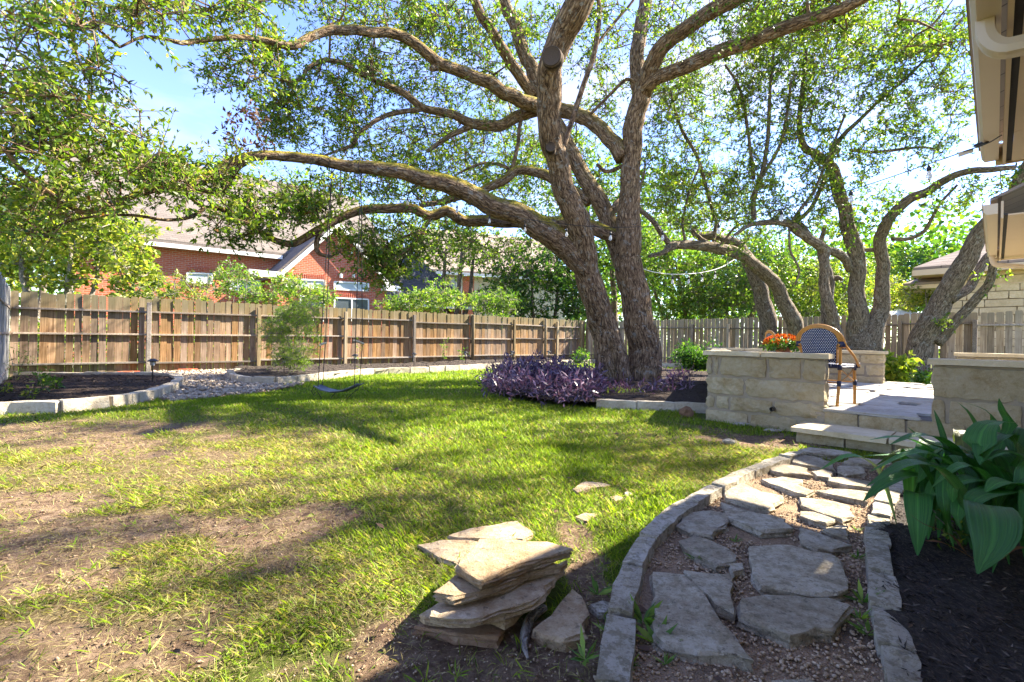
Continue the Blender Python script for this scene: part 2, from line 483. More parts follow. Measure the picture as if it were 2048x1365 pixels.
M['tan_paint'] = mat_plain('tan_paint', (0.60, 0.46, 0.30), 0.55, 0.05, 3, 0.3, 0.05)
M['tan_gutter'] = mat_plain('tan_gutter', (0.60, 0.48, 0.33), 0.4, 0.04, 3, 0.4, 0.02)
M['white_trim'] = mat_plain('white_trim', (0.78, 0.77, 0.74), 0.5, 0.04, 3, 0.3, 0.02)
M['dark_gap'] = mat_plain('dark_gap', (0.05, 0.045, 0.04), 0.8)
M['black_plastic'] = mat_plain('black_plastic', (0.012, 0.012, 0.013), 0.45, 0.1, 10, 0.4)
M['black_iron'] = mat_plain('black_iron', (0.02, 0.018, 0.017), 0.6, 0.2, 20, 0.4)
M['rope'] = mat_plain('dark_rope', (0.05, 0.042, 0.035), 0.9, 0.3, 90)
M['pale_wood'] = mat_plain('pale_wood', (0.55, 0.44, 0.28), 0.7, 0.15, 30)
M['deck'] = mat_plain('grey_board', (0.10, 0.11, 0.125), 0.45, 0.2, 25, 0.5)
M['rattan'] = mat_plain('rattan', (0.50, 0.23, 0.045), 0.4, 0.3, 18, 0.5)
M['navy'] = mat_plain('navy_wrap', (0.018, 0.022, 0.055), 0.5, 0.2, 30, 0.4)
M['terracotta'] = mat_plain('terracotta', (0.36, 0.13, 0.06), 0.8)
M['umbrella'] = mat_plain('white_canvas', (0.78, 0.78, 0.76), 0.9)
M['blind'] = mat_plain('window_blind', (0.40, 0.47, 0.48), 0.4, 0.1, 4, 0.5)
M['darkglass'] = mat_plain('dark_window', (0.07, 0.085, 0.10), 0.15, 0.2, 3, 0.6)
M['beige'] = mat_plain('beige_siding', (0.52, 0.46, 0.36), 0.8)
m, t, o = new_mat('bulb_glass')
pb = principled(t, o, (0.9, 0.9, 0.86), 0.08, spec=0.6); pb.inputs['Transmission Weight'].default_value = 0.55; M['glass'] = m
m, t, o = new_mat('solar_lens')
principled(t, o, (0.62, 0.62, 0.58), 0.25, spec=0.5); M['lens'] = m

def mat_course(name, D, bw, rh, cols, mort, gap=0.008, squash=1.0, rough=0.85, bstr=0.5):
    """brick courses or shingle rows laid out in metres along D and height"""
    m, t, o = new_mat(name)
    g = geopos(t)
    dt = nn(t, 'ShaderNodeVectorMath', operation='DOT_PRODUCT'); t.links.new(g, dt.inputs[0]); dt.inputs[1].default_value = (D.x - D.y * 0.37, D.y + D.x * 0.37, 0)
    sx = nn(t, 'ShaderNodeSeparateXYZ'); t.links.new(g, sx.inputs[0])
    cx = nn(t, 'ShaderNodeCombineXYZ'); t.links.new(dt.outputs['Value'], cx.inputs[0]); t.links.new(math_(t, 'MULTIPLY', sx.outputs[2], squash), cx.inputs[1])
    b = nn(t, 'ShaderNodeTexBrick'); t.links.new(cx.outputs[0], b.inputs['Vector'])
    b.inputs['Scale'].default_value = 1.0; b.inputs['Brick Width'].default_value = bw; b.inputs['Row Height'].default_value = rh
    b.inputs['Mortar Size'].default_value = gap; b.inputs['Mortar Smooth'].default_value = 0.2
    b.inputs['Color1'].default_value = (*cols[0], 1); b.inputs['Color2'].default_value = (*cols[1], 1); b.inputs['Mortar'].default_value = (*mort, 1)
    c = mixc(t, b.outputs['Color'], cols[2], ramp(t, [(0.4, 0.0), (0.75, 0.7)], noise(t, g, 1.6, 6, 0.65)).outputs[0])
    hh = math_(t, 'SUBTRACT', 1.0, b.outputs['Fac'])
    principled(t, o, c, rough, hh, bstr, 0.01, 0.2)
    return m

# ------------------------------------------------------------------ frames of reference
UD = Vector((math.cos(R(45)), math.sin(R(45)), 0))           # along the near house
VD = Vector((math.sin(R(45)), -math.cos(R(45)), 0))          # towards the near house
def UV(u, v, z=0.0):
    p = UD * u + VD * v
    return Vector((p.x, p.y, z))
FA = Vector((-10.6, 10.2, 0)); FB = Vector((3.4, 22.4, 0))
FD = (FB - FA).normalized(); FN = Vector((-FD.y, FD.x, 0))    # FN points away from the yard
RB = FB + Vector((FD.y, -FD.x, 0)) * 19.0                      # end of the side fence on the right
def px_on(px, A, D):
    k = (px - 1024) / FPX
    return (k * A.y - A.x) / (D.x - k * D.y)

def gpts(lst, h=0.0):
    return [G(x, y, h) for x, y in lst]
def resample(pts, step):
    pts = [Vector((p[0], p[1], 0)) for p in pts]
    c = catmull([(p.x, p.y, 0) for p in pts], 24)
    s = np.concatenate([[0], np.cumsum(np.linalg.norm(np.diff(c, axis=0), axis=1))])
    n = max(2, int(round(s[-1] / step)) + 1)
    q = np.linspace(0, s[-1], n)
    return np.stack([np.interp(q, s, c[:, 0]), np.interp(q, s, c[:, 1])], 1)

CURB_L = gpts([(1216, 1500), (1228, 1365), (1238, 1270), (1246, 1190), (1268, 1115), (1298, 1062), (1345, 1018), (1400, 985), (1450, 958), (1500, 935), (1550, 915), (1597, 899)], 0.09)
CURB_R = gpts([(1850, 1480), (1819, 1365), (1802, 1297), (1778, 1223), (1763, 1148), (1755, 1098), (1755, 1057), (1759, 1024), (1774, 990), (1802, 957), (1838, 925)], 0.09)
CURB_F = gpts([(480, 750), (460, 752), (468, 764), (500, 770), (545, 771), (600, 766), (721, 751), (858, 745), (994, 737), (1100, 731), (1192, 727), (1260, 729), (1324, 734), (1415, 739), (1470, 742)], 0.0)
CURB_W = gpts([(-60, 834), (0, 829), (120, 826), (200, 819), (280, 806), (338, 787), (358, 772), (345, 762), (290, 759), (200, 758.5), (100, 759), (25, 760)], 0.0)
CURB_T = gpts([(1413, 826), (1300, 821), (1193, 817), (1090, 811), (1010, 797), (972, 780), (985, 762), (1040, 749), (1130, 742), (1230, 740), (1330, 743), (1420, 750)], 0.0)
P_PATH = [tuple(p[:2]) for p in CURB_L] + [tuple(p[:2]) for p in reversed(CURB_R)]
P_BEDR = [tuple(p[:2]) for p in CURB_R] + [tuple(UV(5.9, -0.2)[:2]), tuple(UV(5.9, 0.62)[:2]), tuple(UV(0.3, 0.62)[:2])]
P_BEDF = [tuple(p[:2]) for p in CURB_F] + [tuple((FB + (RB - FB) * 0.62 + Vector((-.1, -.1, 0)))[:2]), tuple((FB + Vector((0, -.12, 0)))[:2]), tuple((FA + FD * px_on(470, FA, FD) + Vector((.05, -.08, 0)))[:2])]
P_BEDW = [tuple(p[:2]) for p in CURB_W]
P_BEDT = [tuple(p[:2]) for p in CURB_T]
P_DRAIN = [tuple(p[:2]) for p in gpts([(352, 778), (318, 800), (345, 806), (420, 799), (480, 792), (560, 781), (612, 770), (560, 771), (480, 768), (460, 757), (466, 750)], 0)] + \
          [tuple((FA + FD * px_on(q, FA, FD) + FN * -0.03)[:2]) for q in (470, 340, 300)] + [tuple(p[:2]) for p in gpts([(345, 763), (360, 772)], 0)]
UP_, UB_ = 5.98, 11.3
P_PATIO = [tuple(UV(UP_ + .08, -2.5)[:2]), tuple(UV(UP_ + .08, 2.8)[:2]), tuple(UV(UB_, 2.8)[:2]), tuple(UV(UB_, -4.66)[:2])]
PZ = 0.39

# bare and dry patches of the lawn: world ellipses
BARE = [(G(330, 905), 1.0, .12, .6), (G(60, 1010), .8, .10, .8), (G(480, 1065), .5, .07, .8), (G(170, 1160), .5, .08, .7), (G(260, 1300), .5, .07, .7), (G(60, 870), 1.7, .30, 1.0), (G(270, 855), 1.2, .2, .7), (G(300, 1050), 1.0, .12, 1.0), (G(625, 1035), .30, .09, 1.0), (G(60, 1095), .5, .12, .9),
        (G(520, 1125), .35, .08, .6), (G(930, 1340), .62, .16, 1.0), (G(60, 1320), .45, .10, .7), (G(420, 1240), .3, .06, .5), (G(640, 1330), .3, .06, .6), (G(1190, 1210), .16, .35, .9), (G(1180, 1120), .12, .15, .6),
        (G(1520, 880), .75, .22, 1.0), (G(1430, 860), .35, .2, .7), (G(200, 950), 1.3, .3, .25), (G(840, 1290), .4, .12, .8)]
DRY = [(G(700, 960), 1.9, .5, .38), (G(900, 960), 1.2, .6, .32), (G(200, 960), 1.8, .8, .9), (G(350, 1150), 1.2, .4, 1.0), (G(1250, 870), 1.4, .5, .35), (G(1400, 930), .8, .5, .8), (G(80, 1200), .8, .4, .9), (G(900, 800), 2.5, .9, .2), (G(480, 1000), 1.2, .3, .5)]
def blob(x, y, lst, nscale):
    r = np.zeros(np.shape(x))
    n = (fbm(np.asarray(x) * nscale + 5, np.asarray(y) * nscale + 8, 3) - 0.5) * 1.5
    for c, rx, ry, s in lst:
        d = np.sqrt(((x - c.x) / rx)**2 + ((y - c.y) / (ry * 2.2))**2) + n
        r = np.maximum(r, s * (1 - sstep(0.55, 1.25, d)))
    return r
def bare_at(x, y): return .86 * blob(x, y, BARE, 3.0)
def left_at(x, y): return (1 - sstep(-2.4, 0.5, x + (y - 3.0) * .10)) * (1 - sstep(4.2, 8.0, y))      # thin worn turf on the left
def dry_at(x, y): return np.clip(blob(x, y, DRY, 1.6) + .42 * left_at(np.asarray(x), np.asarray(y)) + 0.3 * (fbm(np.asarray(x) * 1.3, np.asarray(y) * 1.3, 3) - 0.42), 0, 1)

# ------------------------------------------------------------------ ground
xs = np.concatenate([[-900, -300, -100, -40, -22], np.arange(-14, 16.01, 0.1), [22, 40, 100, 300, 900]])
ys = np.concatenate([[-900, -300, -60, -20, -6], np.arange(-2, 6, 0.05), np.arange(6, 12, 0.1), np.arange(12, 27, 0.3), [30, 40, 60, 120, 300, 900]])
XX, YY = np.meshgrid(xs, ys)
ZZ = gh(XX, YY) + 0.014 * (fbm(XX * 5, YY * 5, 3) - 0.5) * (np.abs(XX) < 15) * (YY < 20)
bm_ = bare_at(XX, YY); ZZ -= 0.012 * bm_
nx = len(xs)
ii = (np.arange(len(ys) - 1)[:, None] * nx + np.arange(nx - 1)[None]).ravel()
F_ = np.stack([ii, ii + 1, ii + nx + 1, ii + nx], 1)
me = mesh_np(np.stack([XX.ravel(), YY.ravel(), ZZ.ravel()], 1), F_, {'bare': bm_.ravel(), 'dry': dry_at(XX, YY).ravel()}, True)
m, t, o = new_mat('lawn_soil')
g = geopos(t)
soil = ramp(t, [(0.36, (0.10, 0.062, 0.038)), (0.5, (0.22, 0.148, 0.096)), (0.64, (0.37, 0.27, 0.185))], noise(t, g, 14, 10, 0.8)).outputs[0]
straw = ramp(t, [(0.38, (0.085, 0.06, 0.028)), (0.5, (0.17, 0.125, 0.06)), (0.62, (0.33, 0.26, 0.15))], noise(t, mapped(t, g, (60, 34, 20)), 1.0, 7, 0.8, 1.0)).outputs[0]
turf = ramp(t, [(0.3, (0.05, 0.085, 0.01)), (0.7, (0.13, 0.17, 0.028))], noise(t, g, 30, 5, 0.7)).outputs[0]
c = mixc(t, turf, straw, attr(t, 'dry'))
bmask = ramp(t, [(0.38, 0.0), (0.6, 1.0)], math_(t, 'ADD', attr(t, 'bare'), math_(t, 'MULTIPLY', math_(t, 'SUBTRACT', noise(t, g, 6, 6, 0.7), 0.5), 0.7))).outputs[0]
c = mixc(t, c, soil, bmask)
principled(t, o, c, 0.95, noise(t, g, 30, 9, 0.8), 1.0, 0.05, 0.1)
M['ground'] = m
tag(obj('ground', me, m), kind='structure')

def sheet(name, poly, step, zf, mat, smooth=True):
    p = np.array(poly)
    x0, y0 = p.min(0); x1, y1 = p.max(0)
    gx = np.arange(x0 - step, x1 + 2 * step, step); gy = np.arange(y0 - step, y1 + 2 * step, step)
    X, Y = np.meshgrid(gx, gy)
    n = len(gx)
    cx = (X[:-1, :-1] + step / 2); cy = (Y[:-1, :-1] + step / 2)
    keep = inpoly(cx, cy, poly).ravel()
    i = (np.arange(len(gy) - 1)[:, None] * n + np.arange(n - 1)[None]).ravel()[keep]
    F = np.stack([i, i + 1, i + n + 1, i + n], 1)
    V = np.stack([X.ravel(), Y.ravel(), zf(X, Y).ravel()], 1)
    used, inv = np.unique(F, return_inverse=True)
    return tag(obj(name, mesh_np(V[used], inv.reshape(-1, 4), None, smooth), mat), kind='structure')
m, t, o = new_mat('black_mulch')
g = geopos(t)
c = ramp(t, [(0.3, (0.010, 0.008, 0.006)), (0.5, (0.036, 0.027, 0.021)), (0.64, (0.12, 0.09, 0.068))], noise(t, mapped(t, g, (60, 24, 40)), 1, 6, 0.75, 1.5)).outputs[0]
principled(t, o, c, 0.85, noise(t, mapped(t, g, (70, 30, 50)), 1, 6, 0.75, 1.5), 1.0, 0.025, 0.3)
M['mulch'] = m
m, t, o = new_mat('brown_mulch')
g = geopos(t)
c = ramp(t, [(0.3, (0.014, 0.009, 0.007)), (0.55, (0.045, 0.03, 0.022)), (0.8, (0.10, 0.068, 0.048))], noise(t, mapped(t, g, (50, 20, 40)), 1, 6, 0.75, 1.5)).outputs[0]
principled(t, o, c, 0.9, noise(t, mapped(t, g, (60, 26, 50)), 1, 6, 0.75, 1.5), 1.0, 0.025, 0.2)
M['mulch2'] = m
m, t, o = new_mat('decomposed_granite')
g = geopos(t)
vo = nn(t, 'ShaderNodeTexVoronoi'); vo.inputs['Scale'].default_value = 110; t.links.new(g, vo.inputs['Vector'])
c = mixc(t, ramp(t, [(0.36, (0.12, 0.075, 0.046)), (0.6, (0.26, 0.18, 0.115))], noise(t, g, 7, 6, 0.7)).outputs[0], mixc(t, (0.10, 0.065, 0.04), (0.48, 0.36, 0.23), vo.outputs['Distance']), 0.35)
c = mixc(t, c, (0.045, 0.032, 0.024), ramp(t, [(0.5, 0.0), (0.68, 0.8)], noise(t, g, 2.6, 5, 0.6)).outputs[0])
principled(t, o, c, 0.95, vo.outputs['Distance'], 0.8, 0.01, 0.1)
M['granite'] = m
sheet('gravel_path', P_PATH, 0.04, lambda x, y: gh(x, y) + 0.018 + 0.02 * (fbm(x * 6, y * 6, 3) - 0.5), M['granite'])
PATH = bpy.data.objects['gravel_path']
sheet('mulch_bed_near_house', P_BEDR, 0.05, lambda x, y: gh(x, y) + 0.055 + 0.07 * (fbm(x * 4, y * 4, 4) - 0.5), M['mulch'])
sheet('mulch_bed_along_fence', P_BEDF, 0.09, lambda x, y: gh(x, y) + 0.10 + 0.12 * (fbm(x * 2.5, y * 2.5, 4) - 0.4), M['mulch'])
sheet('mulch_bed_corner', P_BEDW, 0.06, lambda x, y: gh(x, y) + 0.095 + 0.04 * (fbm(x * 4, y * 4, 4) - 0.5), M['mulch2'])
def bedt_z(x, y): return gh(x, y) + 0.09 + 0.10 * np.exp(-(((x - 2.4) / 1.6)**2 + ((y - 10.0) / 1.5)**2)) + 0.04 * (fbm(x * 4, y * 4, 4) - 0.5)
sheet('mulch_bed_under_oak', P_BEDT, 0.06, bedt_z, M['mulch2'])
sheet('drain_bed', P_DRAIN, 0.07, lambda x, y: gh(x, y) + 0.012, M['granite'])

# ------------------------------------------------------------------ edging stones
def rough_block(sx, sy, sz, amp=0.008, nx_=4, ny=2, nz=2, rnd=None, bev=0.010):
    """box of irregular stone, origin at the centre of its bottom"""
    rnd = rnd or rng
    bm = bmesh.new()
    bmesh.ops.create_cube(bm, size=1.0)
    for e_ax, k in ((0, nx_), (1, ny), (2, nz)):
        ed = [e for e in bm.edges if abs((e.verts[0].co - e.verts[1].co)[e_ax]) > 1e-3 and abs((e.verts[0].co - e.verts[1].co).length - abs((e.verts[0].co - e.verts[1].co)[e_ax])) < 1e-4]
        if k > 1: bmesh.ops.subdivide_edges(bm, edges=ed, cuts=k - 1, use_grid_fill=True)
    bmesh.ops.scale(bm, vec=(sx - bev, sy - bev, sz - bev), verts=bm.verts)
    cn = []
    for v in bm.verts:
        ex = abs(abs(v.co.x) - (sx - bev) / 2) < 1e-4; ey = abs(abs(v.co.y) - (sy - bev) / 2) < 1e-4; ez = abs(abs(v.co.z) - (sz - bev) / 2) < 1e-4
        k = ex + ey + ez
        sc = 1.0 if k < 2 else (0.35 if k == 2 else 0.0)
        n = Vector(((math.copysign(1, v.co.x) if ex else 0), (math.copysign(1, v.co.y) if ey else 0), (math.copysign(1, v.co.z) if ez else 0)))
        v.co += n * (bev / 2) * sc + Vector(rnd.normal(0, amp, 3)) * (0.6 if k else 1)
        v.co.z += sz / 2
    me = bpy.data.meshes.new('stone'); bm.to_mesh(me); bm.free()
    return me
def edging(name, pts, label, mat, w, h, lmin, lmax, cat='edging', up=None, closed=False):
    root = thing(name, (pts[0][0], pts[0][1], g1(pts[0][0], pts[0][1])), label, cat)
    q = resample(pts, 0.02)
    s = 0; L_ = (len(q) - 1) * 0.02
    lib = {}
    while s < L_ - 0.05:
        l = float(rng.uniform(lmin, lmax)); l = min(l, L_ - s)
        a = q[int(s / L_ * (len(q) - 1))]; b = q[min(len(q) - 1, int((s + l) / L_ * (len(q) - 1)))]
        c = (a + b) / 2; ang = math.atan2(b[1] - a[1], b[0] - a[0]); ll = float(np.hypot(*(b - a)))
        me = rough_block(ll + 0.004, w * float(rng.uniform(0.88, 1.1)), h + 0.06, 0.005, 4, 2, 2)
        z = (up(c[0], c[1]) if up else g1(c[0], c[1])) - 0.06
        o = obj('stone', me, mat, root, Vector((c[0], c[1], z + float(rng.uniform(-.006, .008)))) - root.location)
        o.rotation_euler = (float(rng.normal(0, .02)), float(rng.normal(0, .015)), ang + float(rng.normal(0, .02)))
        s += l + 0.006
    return root
edging('stone_edging', CURB_L, 'lichen spotted stone edging between the lawn and the flagstone path', M['edging'], 0.10, 0.075, .24, .46)
edging('stone_edging', CURB_R, 'stone edging between the flagstone path and the black mulch bed', M['edging'], 0.105, 0.075, .20, .40)
edging('stone_edging', CURB_F, 'long curved pale stone edging along the fence bed', M['edging_pale'], 0.14, 0.16, .35, .65)
edging('stone_edging', CURB_W, 'rounded pale stone edging of the corner bed with small seedlings', M['edging_pale'], 0.16, 0.15, .35, .62)
edging('stone_edging', CURB_T[:3], 'short low stone edging in front of the bed under the big oak', M['edging_pale'], 0.13, 0.13, .3, .5)

# ------------------------------------------------------------------ flagstones
def slab_mesh(poly, thick, seed=0, step=0.06, rough=0.010):
    """irregular flat stone from a world outline; returns mesh about the outline's centre, z=0 at its top"""
    r_ = np.random.default_rng(seed)
    p = np.array([(q[0], q[1]) for q in poly]); c = p.mean(0); p = p - c
    ar = 0.5 * np.sum(p[:, 0] * np.roll(p[:, 1], -1) - p[:, 1] * np.roll(p[:, 0], -1))
    if ar < 0: p = p[::-1]
    ring = []
    n = len(p)
    for i in range(n):
        a, b = p[i], p[(i + 1) % n]
        k = max(1, int(np.linalg.norm(b - a) / step))
        for j in range(k):
            ring.append(a + (b - a) * j / k)
    ring = np.array(ring); m_ = len(ring)
    ring = ring + r_.normal(0, rough * 0.7, ring.shape)
    V = []; prof = [(0.2, 0.0, .4), (0.42, 0., .5), (0.64, 0.0, .8), (0.84, 0., .8), (0.965, -0.02, 1.), (0.994, -0.12, 1), (1.004, -0.27, 1.3), (0.988, -0.4, 1.2), (1.012, -0.58, 1.4), (0.992, -0.78, 1.2), (0.985, -1.0, 1.3)]
    ctr = np.zeros(2)
    for k, (s, z, jj) in enumerate(prof):
        q = ring * s
        if k >= 5: q = ring * s + r_.normal(0, rough * 0.45 * jj, ring.shape)
        zz = z * thick + ((fbm((q[:, 0] + seed) * 9, q[:, 1] * 9, 3) - .5) * rough * 1.1 if k < 5 else r_.normal(0, rough * 0.3, m_))
        V.append(np.stack([q[:, 0], q[:, 1], zz], 1))
    V = np.vstack(V + [[[0, 0, 0]], [[0, 0, -thick]]])
    F = []
    for k in range(len(prof) - 1):
        for i in range(m_):
            F.append((k * m_ + i, (k + 1) * m_ + i, (k + 1) * m_ + (i + 1) % m_, k * m_ + (i + 1) % m_))
    T = len(prof) * m_
    for i in range(m_):
        F.append((T, i, (i + 1) % m_)); F.append((T + 1, (len(prof) - 1) * m_ + (i + 1) % m_, (len(prof) - 1) * m_ + i))
    me = bpy.data.meshes.new('slab'); me.from_pydata([tuple(v) for v in V], [], F); me.update()
    return me, c
Z3 = lambda l: [(1200 + x / 2.415, 850 + y / 2.415) for x, y in l]
Z2 = lambda l: [(700 + x / 2.65, 850 + y / 2.65) for x, y in l]
PATHS = [
 [(250,705),(405,715),(500,830),(600,960),(750,1140),(640,1125),(450,1095),(300,1065),(255,1020),(262,860)],
 [(405,705),(520,718),(640,735),(645,840),(640,918),(560,875),(485,790)],
 [(715,580),(850,575),(1000,600),(1110,620),(1190,690),(1200,790),(1160,825),(1000,815),(780,785),(735,720),(720,640)],
 [(690,835),(800,818),(950,828),(1100,830),(1215,870),(1200,930),(1130,985),(1000,1010),(900,1020),(790,980),(655,920)],
 [(380,560),(440,535),(520,550),(610,600),(665,635),(640,665),(560,680),(480,640),(400,600)],
 [(365,485),(440,415),(540,410),(625,430),(590,490),(530,545),(440,525)],
 [(600,330),(620,280),(680,275),(780,320),(890,345),(850,385),(810,412),(720,392),(600,358)],
 [(585,365),(640,388),(760,424),(880,450),(930,500),(880,515),(780,515),(700,490),(620,450),(590,400)],
 [(775,260),(880,250),(985,260),(960,290),(1045,330),(1010,345),(940,330),(860,300)],
 [(965,345),(1060,355),(1200,385),(1220,430),(1170,470),(1080,440),(970,390)],
 [(960,412),(1030,418),(1140,466),(1100,478),(1030,465),(965,440)],
 [(975,490),(1060,520),(1205,575),(1130,620),(1050,605),(980,580)],
 [(1065,500),(1150,488),(1205,490),(1205,540),(1140,530)],
 [(815,200),(860,180),(950,195),(1000,210),(1010,245),(930,240),(820,225)],
 [(920,170),(950,142),(1040,150),(1120,180),(1135,220),(1050,208),(930,185)],
 [(960,120),(1010,105),(1120,115),(1220,130),(1215,145),(1110,150),(990,135)],
 [(1020,225),(1070,215),(1125,225),(1110,255),(1050,250)],
 [(1145,205),(1200,195),(1270,200),(1290,235),(1200,245),(1150,230)],
 [(1180,180),(1220,155),(1330,160),(1410,170),(1400,200),(1250,195)],
 [(1100,255),(1180,250),(1310,270),(1320,310),(1200,295),(1110,275)],
 [(1040,320),(1140,312),(1290,320),(1280,370),(1150,345)],
 [(615,675),(680,670),(690,700),(640,715)],
 [(830,1235),(1010,1228),(1120,1290),(900,1330)],
]
P_STONES = []
for k, pl in enumerate(PATHS):
    h = 0.058 if k < 4 else 0.05
    w = gpts(Z3(pl), h)
    me, c = slab_mesh(w, 0.075, 100 + k)
    P_STONES.append([(q.x, q.y) for q in w])
    o = obj('flagstone', me, M['flag_grey'], PATH)
    o.location = (c[0], c[1], g1(c[0], c[1]) + h + 0.004)
    o.rotation_euler = (float(rng.normal(0, .012)), float(rng.normal(0, .012)), 0)
def loose(name, pl, h, thick, label, mat, cat='stone slab', group=None, seed=0, tilt=(0, 0), base=None):
    w = gpts(Z2(pl), h)
    me, c = slab_mesh(w, thick, 300 + seed, 0.05, 0.007)
    o = obj(name, me, mat)
    o.location = (c[0], c[1], g1(c[0], c[1]) + h)
    o.rotation_euler = (tilt[0], tilt[1], 0)
    P_STONES.append([(q.x, q.y) for q in w])
    return tag(o, label, cat, group)
SK = 'flagstones stacked at the edge of the lawn'
loose('stone_slab', [(330,1062),(420,1035),(600,1000),(760,1040),(815,1072),(785,1118),(560,1100)], 0.030, 0.045, 'reddish bottom slab of the tan flagstone stack, set in the soil', M['flag_red'], group=SK, seed=1)
loose('stone_slab', [(372,1000),(480,930),(800,840),(1135,735),(1142,745),(1000,900),(875,1010),(820,1030),(640,1020),(400,1015)], 0.072, 0.034, 'wide tan slab second from the bottom of the flagstone stack', M['flag_tan'], group=SK, seed=2)
loose('stone_slab', [(430,985),(520,930),(800,830),(1080,740),(1140,705),(1060,850),(970,940),(800,985),(640,1030),(530,1022),(432,1000)], 0.112, 0.036, 'pale tan slab in the middle of the flagstone stack', M['flag_tan'], group=SK, seed=3)
loose('stone_slab', [(560,785),(700,740),(1000,690),(1108,735),(920,790),(790,850),(690,880),(552,915),(455,882)], 0.156, 0.034, 'curved tan slab just under the top of the flagstone stack', M['flag_tan'], group=SK, seed=4)
loose('stone_slab', [(690,598),(880,603),(1060,618),(1168,652),(1030,700),(880,745),(775,795),(705,832),(600,775),(552,742)], 0.198, 0.036, 'top slab of the tan flagstone stack with a pointed corner', M['flag_tan'], group=SK, seed=5)
loose('stone_slab', [(355,635),(480,605),(680,612),(640,670),(560,742),(470,700),(410,660)], 0.022, 0.05, 'flat tan slab lying in the grass against the flagstone stack', M['flag_tan'], seed=6)
loose('stone_slab', [(510,590),(640,545),(880,500),(975,580),(930,608),(700,606)], 0.024, 0.05, 'flat tan slab sunk in the lawn behind the flagstone stack', M['flag_tan'], seed=7)
loose('stone_slab', [(970,1085),(1100,960),(1190,860),(1235,900),(1268,1000),(1230,1060),(1250,1105),(1150,1140),(1010,1112)], 0.032, 0.05, 'lone tan stone with a concave side between the stack and the path edging', M['flag_tan'], seed=8)
loose('stone_slab', [(1262,945),(1340,925),(1395,940),(1380,985),(1330,1000)], 0.02, 0.04, 'small pale chipped stone touching the path edging', M['edging'], seed=9)
loose('stone_slab', [(1175,340),(1240,295),(1330,300),(1385,315),(1240,348),(1200,360)], 0.014, 0.04, 'pinkish stepping stone half buried in the lawn', M['flag_tan'], seed=10)
loose('stone_slab', [(1195,490),(1240,460),(1312,470),(1250,510)], 0.014, 0.04, 'small tan stepping stone sunk in the grass near the path edging', M['flag_tan'], seed=11)
loose('stone_slab', [(1378,380),(1420,372),(1450,390),(1400,402)], 0.012, 0.04, 'tiny tan stone buried in grass beside the pinkish stepping stone', M['flag_tan'], seed=12)
loose('stone_slab', [(1450,352),(1480,345),(1495,362),(1460,370)], 0.012, 0.04, 'pale stone chip in the lawn next to the edging curve', M['edging'], seed=13)

# ------------------------------------------------------------------ patio, low walls, step
def place_box(sx, sy, sz): return rough_block(sx, sy, sz)
def stone_wall(name, a, b, zb, zt, label, rows, th=0.24, capt=0.06, over=0.03, mat=None, caps=2, zb2=None, side=1):
    """a, b: front face ends; rows: top to bottom (fraction of height, [joints])"""
    a = Vector((a[0], a[1], 0)); b = Vector((b[0], b[1], 0)); d = b - a; L_ = d.length; d.normalize()
    n = Vector((-d.y, d.x, 0)) * side; ang = math.atan2(d.y, d.x)
    root = thing(name, (a + b) / 2 + n * th / 2 + Vector((0, 0, zb)), label, 'wall', rz=ang)
    mb = MB(); hb = zt - capt - zb
    mb.box((0, 0, hb / 2), (L_ - 0.05, th - 0.05, hb - 0.004)).build('mortar_core', M['mortar'], root)
    z = hb
    for fr, joints in rows:
        rh = hb * fr; z0 = z - rh
        for j0, j1 in zip(joints[:-1], joints[1:]):
            l = (j1 - j0) * L_ - 0.015
            me = rough_block(l, th, rh - 0.015, 0.010, max(3, int(l / .06)), 2, 4, None, 0.03)
            o = obj('block', me, mat or M['limestone'], root, ((j0 + j1) / 2 * L_ - L_ / 2, float(rng.normal(0, .004)), z0 + 0.003))
        z = z0
    for k in range(caps):
        l = (L_ + 2 * over) / caps
        me = rough_block(l - 0.004, th + 2 * over, capt, 0.0025, 5, 2, 1, None, 0.008)
        obj('cap_stone', me, M['cap'], root, (-(L_ / 2 + over) + l * (k + .5), 0, hb))
    return root
def rows_rand(n, L_, lo=.3, hi=.65):
    fr = rng.uniform(.8, 1.2, n); fr /= fr.sum(); r_ = []
    for f in fr:
        j = [0.0]
        while j[-1] < 1:
            j.append(j[-1] + float(rng.uniform(lo, hi)) / L_)
        if 1 - j[-2] < 0.15 / L_ and len(j) > 2: j.pop(-2)
        j[-1] = 1.0
        r_.append((float(f), j))
    return r_
ROWS_L = [(.27, [0, .07, .13, .55, .82, 1]), (.26, [0, .36, 1]), (.20, [0, .10, .23, .60, 1]), (.27, [0, .40, .80, 1])]
stone_wall('low_stone_wall', UV(6.0, -2.57), UV(6.0, -1.266), 0.02, 0.975, 'cream limestone seat wall with a drain pipe, in front of the bistro chair', ROWS_L, th=0.20)
stone_wall('low_stone_wall', UV(6.0, -0.43), UV(6.0, 1.6), 0.05, 0.955, 'limestone seat wall behind the broad leaved plant', [(.36, [0, .40, .72, 1]), (.32, [0, .06, .30, .62, 1]), (.32, [0, .25, .55, 1])], th=0.24)
stone_wall('low_stone_wall', UV(UB_, -4.66), UV(UB_, -1.43), 0.15, 0.985, 'far limestone seat wall in front of the forked oak', rows_rand(4, 3.2), th=0.26, caps=4, side=-1)
stone_wall('low_stone_wall', UV(UB_, -0.47), UV(UB_, 3.0), 0.15, 0.985, 'far limestone seat wall beside the leaning oak', rows_rand(4, 3.4), th=0.26, caps=4, side=-1)
stone_wall('low_stone_wall', UV(UB_ - .03, -4.64), UV(6.23, -2.57), 0.05, 0.966, 'limestone side wall of the patio facing the big oak', rows_rand(4, 5.3), th=0.22, caps=5, side=1)
